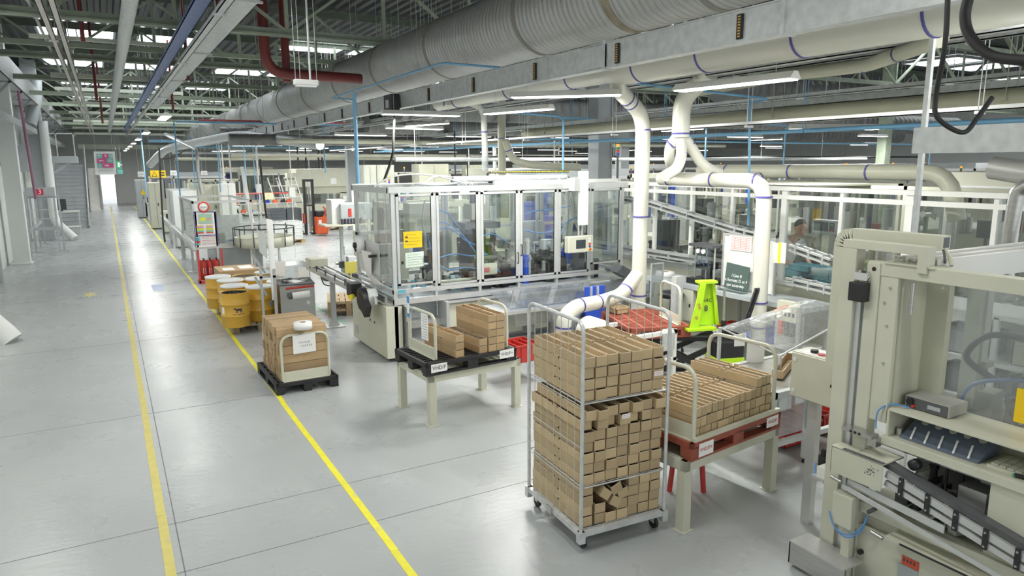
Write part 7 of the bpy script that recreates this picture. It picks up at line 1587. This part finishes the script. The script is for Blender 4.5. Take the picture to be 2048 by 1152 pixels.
# generic machines of the far rows
def bgm(x,y,w,d,h,label,style,rz=0,seed=1):
    rn=random.Random(seed); t=thing('production_machine',label,'machine',(x,y,0),rz); mt=[cream,creamd,whitep,greyp][style%4]
    b=MB(); b.bb(-w/2,w/2,-d/2,d/2,.08,h*.38); b.build('base',mt,t); b=MB(); b.bb(-w/2+.05,w/2-.05,-d/2+.05,d/2,0,.08); b.build('plinth',dkgrey,t)
    for sx in (-1,1):
        for sy in (-1,1): b=MB(); b.bb(sx*(w/2-.03)-.03,sx*(w/2-.03)+.03,sy*(d/2-.03)-.03,sy*(d/2-.03)+.03,h*.38,h); b.build('post',[alu,whitep,cream][style%3],t)
    for k in range(1,int(w/1.0)): X_=-w/2+k*w/int(w/1.0); b=MB(); b.bb(X_-.03,X_+.03,-d/2,-d/2+.05,h*.38,h); b.build('post',[alu,whitep,cream][style%3],t)
    b=MB(); b.bb(-w/2,w/2,-d/2,-d/2+.06,h-.1,h); b.bb(-w/2,w/2,d/2-.06,d/2,h-.1,h); b.bb(-w/2,-w/2+.06,-d/2,d/2,h-.1,h); b.bb(w/2-.06,w/2,-d/2,d/2,h-.1,h); b.build('top_frame',[alu,whitep,cream][style%3],t)
    if style%2==0: b=MB(); b.bb(-w/2+.06,w/2-.06,-d/2+.02,-d/2+.026,h*.38,h-.1); b.build('pane',glassd,t)
    if style%3==0: b=MB(); b.bb(-w/2,w/2,-d/2,d/2,h,h+.22); b.build('hood',mt,t)
    n=rn.randint(8,12)
    for k in range(n):
        sx=rn.uniform(.15,.4); X_=rn.uniform(-w/2+.3,w/2-.3); Y_=rn.uniform(-d/2+.25,d/2-.2); hh=rn.uniform(.2,h*.55); b=MB()
        if rn.random()<.6: b.box((X_,Y_,h*.38+hh/2),(sx,sx,hh),rn.uniform(0,.5))
        else: b.cyl((X_,Y_,h*.38),(X_,Y_,h*.38+hh),sx*.4,n=10)
        b.build('unit',rn.choice([blackm,steel,greyp,dkgrey,creamd,bluep,alu,orange if rn.random()<.3 else steel]),t)
    b=MB(); b.bb(w/2-.7,w/2-.1,-d/2-.06,-d/2,h*.45,h*.45+.5); b.build('control_panel',cream,t); b=MB(); b.bb(w/2-.6,w/2-.3,-d/2-.066,-d/2-.06,h*.45+.2,h*.45+.4); b.build('screen',screen,t)
    X_=rn.uniform(-w/2+.1,w/2-.1)
    for k,m_ in enumerate((bluep,lampred,greenp,lampor)): b=MB(); b.cyl((X_,0,h+.02+.06*k),(X_,0,h+.075+.06*k),.03,n=10); b.build('signal_lamp',m_,t)
    b=MB(); b.cyl((X_,0,h-.05),(X_,0,h+.02),.012,n=6); b.build('lamp_stem',dkgrey,t); return t
rows=[ # right hall behind the glass line
 (13.2,5.2,3.0,1.8,2.5,'cream machine directly behind the right glass wall, nearest of its row',0,pi/2),(13.4,9.2,3.2,1.8,2.5,'machine behind the right glass wall, second of its row',2,pi/2),(13.2,13.4,3.2,1.8,2.6,'machine behind the glass walls, third of its row',5,pi/2),
 (17,7.0,3.0,2,2.4,'machine in the second row behind the right glass wall, near end',3,pi/2),(17,11.5,3.4,2,2.6,'machine in the second row behind the right glass wall, far end',4,pi/2),
 (21,10,3.2,2,2.5,'machine in the third row at the right',1,pi/2),(21.5,15,3.4,2,2.6,'machine in the third row at the far right',6,pi/2),(26,13,3.4,2,2.5,'machine in the fourth row at the far right',2,pi/2),(31,17,3.4,2,2.6,'machine in the last row at the far right corner',3,pi/2),
 (9.0,15.0,3.0,1.4,2.3,'machine close behind the glass enclosure, right part',4,0),(6.0,14.2,2.0,1.2,2.1,'machine close behind the glass enclosure, left part',2,0),(12.5,18.2,3.4,1.6,2.5,'cream hooded machine behind the steel column',3,0),
 (8.0,20.5,3.0,1.5,2.3,'machine between the far cabinets and the enclosure, left one',1,0),(13.5,23,3.6,1.7,2.5,'machine between the far cabinets and the column',0,0),(18,20,3.6,1.7,2.5,'machine right of the distant grey column',2,0),(18.5,27,3.6,1.7,2.6,'machine in the far row right of the distant column',3,0),(24,21,3.6,1.7,2.5,'machine in the far middle, right end',5,0),(24,29,3.6,1.7,2.6,'machine far back in the middle of the hall',6,0),
 (4.6,37.5,2.2,1.5,2.2,'machine behind the danger sign, nearest the aisle',2,0),(4.4,42,2.6,1.5,2.3,'machine beyond the warning triangle cabinet, nearest the aisle',3,0),(8.2,43,3,1.6,2.4,'machine far back behind the gantry machine',0,0),(12.5,39,3.4,1.6,2.5,'machine far back right of the gantry machine',2,0),(13.5,32,3.4,1.6,2.5,'machine right of the gantry machine',5,0),(18,36,3.4,1.6,2.6,'machine in the far back row, middle',3,0),(24,38,3.4,1.6,2.6,'machine in the far back row, right',6,0),(31,30,3.6,1.6,2.6,'machine in the far back row, farthest right',4,0),(3.6,50,2.4,1.5,2.2,'machine at the very end of the aisle on the right',1,0),(8.5,52,3.4,1.6,2.5,'machine against the back wall near the aisle',0,0),(15,50,3.4,1.6,2.5,'machine against the back wall, second from the aisle',3,0)]
for i,(x,y,w_,d_,h_,l,s_,rz_) in enumerate(rows): bgm(x,y,w_,d_,h_,l,s_,rz_,seed=100+i)
# ================= OVERHEAD CLUTTER =================
def hduct(p,q,r,label,mt=ductd,rib=.3):
    p,q=V(p),V(q); t=thing('air_duct',label,'duct',tuple(p)); d=(q-p); L_=d.length; u=d.normalized(); pts=[];rs=[]; k=0
    n=int(L_/rib)
    for i in range(n): a=p+u*(i*rib); pts+=[a,a+u*rib*.8,a+u*rib*.82,a+u*rib*.98]; rs+=[r,r,r*.97,r*.97]
    b=MB(); b.tube(pts,rs,24); b.build('duct_body',mt,t,world=True)
    b=MB(); k=1.0
    while k<L_: c=p+u*k; b.cyl(c,(c.x,c.y,6.8),.008,n=5); k+=4
    b.build('hanger',wire,t,world=True)
hduct((3.2,22,3.62),(16,22,3.62),.17,'slim grey duct crossing the hall behind the blue air pipe')
hduct((6.6,17.2,4.35),(32,17.2,4.35),.36,'dark ribbed duct crossing the hall behind the strip lights')
hduct((7.0,21.0,4.1),(34,21.0,4.1),.3,'second dark ribbed duct crossing the hall')
hduct((4.0,29.5,4.0),(34,29.5,4.0),.32,'third dark ribbed duct crossing far back')
q=P(1755,190,Z=5.0); hduct((q.x,q.y,5.0),tuple(P(1420,172,Z=5.0)),.45,'short fat ribbed duct ending in the open at the upper right')
def lrun(pa,pb_,z,mt,w,h,label,name='cable_tray',cat='cable tray',y0=-3,y1=26,rnd=False,hang=3): run(pa,pb_,z,mt,w,h,label,name,cat,y0=y0,y1=y1,rnd=rnd,hang=hang)
lrun((1536,142),(2048,69),4.05,galv,.06,.06,'bright galvanised channel running above the bright strip light','channel','channel',y1=12)
lrun((1603,216),(2048,172),3.75,galv,.3,.1,'grey cable tray over the right glass wall',y1=30)
lrun((1540,232),(2048,195),3.55,mat('olive_duct',(.42,.42,.31),.5),.22,0,'cream air duct under the grey cable tray','air_duct','duct',rnd=True,y1=14)
lrun((1600,248),(2048,212),3.4,alu,.08,.05,'thin aluminium channel over the right glass wall','channel','channel',y1=28)
lrun((1700,262),(2048,232),3.35,blueair,.06,0,'blue grey air pipe running over the right glass wall','air_pipe','pipe',rnd=True,y1=26)
lrun((1100,250),(1560,190),4.2,galv,.2,.08,'grey cable tray running behind the cream spreader pipe',y1=40)
lrun((700,255),(960,200),4.15,galv,.12,.06,'narrow cable tray running behind the strip lights',y1=50)
lrun((560,285),(760,236),4.0,galv,.12,.06,'far narrow cable tray left of the blue air pipe',y1=50)
# blue compressed air lines
def air(pts,label,r=.016,rad=.12): 
    b=MB(); b.tube(fil(pts,rad,4),r,8); solo('air_line',b,blueair,label,'air pipe')
air([(3.6,7.2,4.35),tuple(P(885,127,X=4.6)),tuple(P(665,195,X=4.6))],'blue air pipe bent in front of the spiral duct',.016,.2) if False else None
a=P(885,126,X=4.75); c_=P(662,196,X=4.75); d_=P(712,203,X=4.85)
air([tuple(P(1000,135,X=5.2)),tuple(a),tuple(c_),tuple(P(705,199,X=4.9)),tuple(P(712,208,X=4.9))],'blue air pipe running bent in front of the spiral duct',.018)
b=MB()
for px,py in ((800,149),(835,138)): q=P(px,py,X=4.76); b.cyl(q,(q.x,q.y,6.7),.005,n=5)
solo('suspension_wire',b,wire,'two thin wires holding the bent blue air pipe','wire')
x_=P(713,300,Y=12.3).x; air([(x_,12.3,P(712,228,Y=12.3).z+.35),(x_,12.3,2.56)],'thick pale blue air pipe dropping onto the left of the enclosure roof',.035)
air([tuple(P(980,222,Y=12.5)),tuple(P(1127,233,Y=11)),(P(1127,233,Y=11).x,11,2.6)],'blue air pipe crossing and dropping onto the enclosure roof',.02)
air([(P(1500,200,X=8).x,P(1500,200,X=8).y,P(1505,200,X=8).z),(8.0,P(1503,340,X=8).y,2.0)],'blue air pipe dropping in front of the right glass wall',.018)
air([tuple(P(1090,148,X=6)),tuple(P(1260,165,X=6.6)),tuple(P(1540,198,X=8.0)),tuple(P(1505,205,X=8.1))],'blue air pipe crossing behind the cream pipes',.018)
for i,(px,y,zt,zb) in enumerate(((288,33,4.4,1.6),(355,24,4.2,1.8),(387,30,4,2),(437,28,4.1,1.9),(490,31,4.1,1.9),(508,34,4,1.8),(650,24,4.2,2.6),(1410,14,4,2.5),(1567,13,3.8,2.4),(1858,14,4,2.4))):
    x=P(px,330,Y=y).x; air([(x,y,zb),(x,y,zt)],'slim blue air pipe dropping to the machines, %s from the left'%ORD[i+1],.022)
air([(P(355,282,Y=24).x,24,4.2),(8.5,24,4.2)],'blue air main crossing beyond the first strip lights',.03); air([(1.9,37,4.0),(12,37,4.0)],'wide blue air main far over the aisle edge',.06); air([(4,44,3.9),(20,44,3.9)],'blue air main at the back of the hall',.05); air([(9,13.5,3.9),(26,13.5,3.9)],'blue air main crossing behind the right glass wall',.025); air([(10,18,3.6),(30,18,3.6)],'second blue air main crossing at the right',.03)
# poles and droppers that fill the far hall
rn=random.Random(9); 
for i in range(26):
    y=rn.uniform(16,48); x=rn.uniform(3.4+.02*y,min(30,y*.9)); k=rn.randint(0,2)
    b=MB(); b.cyl((x,y,2.2),(x,y,rn.uniform(3.7,4.3)),rn.uniform(.015,.04),n=8); b.bb(x-.09,x+.09,y-.08,y+.08,1.9,2.2)
    b.bb(x-.01,x+.01,y-.01,y+.01,0,1.9)
    solo('service_drop',b,[whitep,rubber,galv][k],'%s service drop over the far machines, number %s counted from the aisle'%(['white','black','grey'][k],i) if False else '%s service post with a small box among the far machines'%['white','black','grey'][k],'post',group='%s service posts among the far machines'%['white','black','grey'][k])
for i,(x0_,x1_,y,z,m_,r_,l) in enumerate(((4,20,19,3.5,creamd,.06,'cream pipe crossing level behind the enclosure roof'),(5,26,34,3.3,creamd,.08,'cream pipe crossing far back over the machines'),(3.2,16,40,3.2,creamd,.08,'cream pipe crossing near the end of the hall'),(6,24,16,3.0,galv,.05,'grey pipe crossing behind the steel column'),(10,34,20,3.1,rubber,.04,'black pipe crossing at the far right'),(3.5,14,46,3.6,galv,.07,'grey pipe crossing at the end of the hall'))):
    b=MB(); b.cyl((x0_,y,z),(x1_,y,z),r_,n=12)
    x=x0_+.5
    while x<x1_: b.cyl((x,y,z),(x,y,6.7),.006,n=5); x+=3
    solo('service_pipe',b,m_,l,'pipe')
# near top right: post, canopy, cables, duct
q=P(1832,400,X=6.2); b=MB(); b.bb(6.2,6.24,q.y-.02,q.y+.02,q.z-.6,6.7); solo('channel_post',b,galv,'thin galvanised channel post dropping at the upper right','post')
t=thing('grey_canopy','flat grey canopy edge hanging at the right edge above the glass wall','canopy',(5.8,2.5,2.9)); a=P(1830,278,X=5.6); pb(t,'canopy_panel',wallw,(5.6,7.0,.5,a.y,2.98,3.14)); pb(t,'canopy_edge',galv,(5.57,5.6,.5,a.y,2.96,3.16))
for y in (a.y-.3,1.0): b=MB(); b.cyl((6.7,y,3.1),(6.7,y,6.7),.008,n=5); b.build('hanger',wire,t,world=True)
hose([P(1896,-20,X=4.0),P(1890,90,X=4.0),P(1872,190,X=4.1),P(1875,235,X=4.1),P(1925,265,X=4.2),P(1955,235,X=4.3),P(1984,195,X=4.4)],rubber,.014,'black cable hanging in a long loop at the upper right','cable')
hose([P(1945,-30,X=3.2),P(1930,30,X=3.2),P(1942,75,X=3.2),P(1985,112,X=3.2),P(2060,122,X=3.2)],rubber,.022,'very thick black cable looping at the top right corner','cable')
segpipe('steel_duct',[tuple(P(1985,335,X=7.4)),tuple(P(2080,350,X=7.4))],.11,'short shiny steel duct at the right edge',mt=steel)
segpipe('steel_duct',[tuple(P(2060,368,X=5.6)),tuple(P(2035,380,X=5.6)),tuple(P(2020,470,X=5.6)),tuple(P(2012,560,X=5.6))],.05,'curved shiny steel pipe rising at the right edge',mt=steel,rad=.2)
t=thing('signal_tower','signal tower with amber, green, red and blue lamps behind the tall pipe','signal tower',(7.4,10.9,2.5)); q=P(1236,292,Y=11.0); 
for k,m_ in enumerate((bluep,lampred,greenp,lampor)): b=MB(); z=P(1236,311,Y=11).z+.055*k; b.cyl((q.x,11,z),(q.x,11,z+.052),.032,n=14); b.build('signal_lamp',m_,t,world=True)
b=MB(); b.cyl((q.x,11,2.55),(q.x,11,P(1236,311,Y=11).z),.022,n=10); b.build('stem',dkgrey,t,world=True)

b=MB(); a,c_=P(484,336,Y=29),P(505,448,Y=27); b.bar(a,c_,.12,.16); solo('white_beam',b,whitep,'white ribbed beam leaning steeply among the machines left of the shelving','beam')
hose([P(520,318,Y=17),P(526,380,Y=17),P(534,440,Y=17),P(540,468,Y=17)],rubber,.025,'straight black hose hanging above the round rotary table')
for i,(px,py,y,h_) in enumerate(((535,360,34.5,1.5),(552,360,34.6,1.5),(568,358,34.7,1.6))):
    q=P(px,py,Y=y); t=thing('trolley_rack','white slanted trolley rack above the parts shelving, %s from the left'%ORD[i+1],'rack',(q.x,y,0))
    for dx in (0,.5): b=MB(); b.bar((q.x+dx,y,q.z+.1),(q.x+dx+.4,y,q.z-1.4),.05); b.bar((q.x+dx+.4,y,q.z-1.4),(q.x+dx+.4,y,0),.05); b.build('side_bar',whitep,t,world=True)
    for k in range(5): b=MB(); b.bar((q.x+.08*k,y,q.z-.28*k),(q.x+.08*k+.5,y,q.z-.28*k),.04); b.build('rung',[dkgrey,whitep][k%2],t,world=True)
b=MB(); b.tube(fil([P(330,268,Y=26),P(395,300,Y=22),P(395,345,Y=22),P(404,388,Y=22)],.5,5),.05,10); solo('bent_pipe',b,galv,'grey bent pipe dropping behind the clear box machine','pipe')
segpipe('air_duct',[tuple(P(640,290,Y=20)),tuple(P(480,268,Y=24)),tuple(P(330,298,Y=30)),tuple(P(300,330,Y=31))],.14,'smooth grey duct curving down toward the aisle edge',mt=galv,rad=1.2)
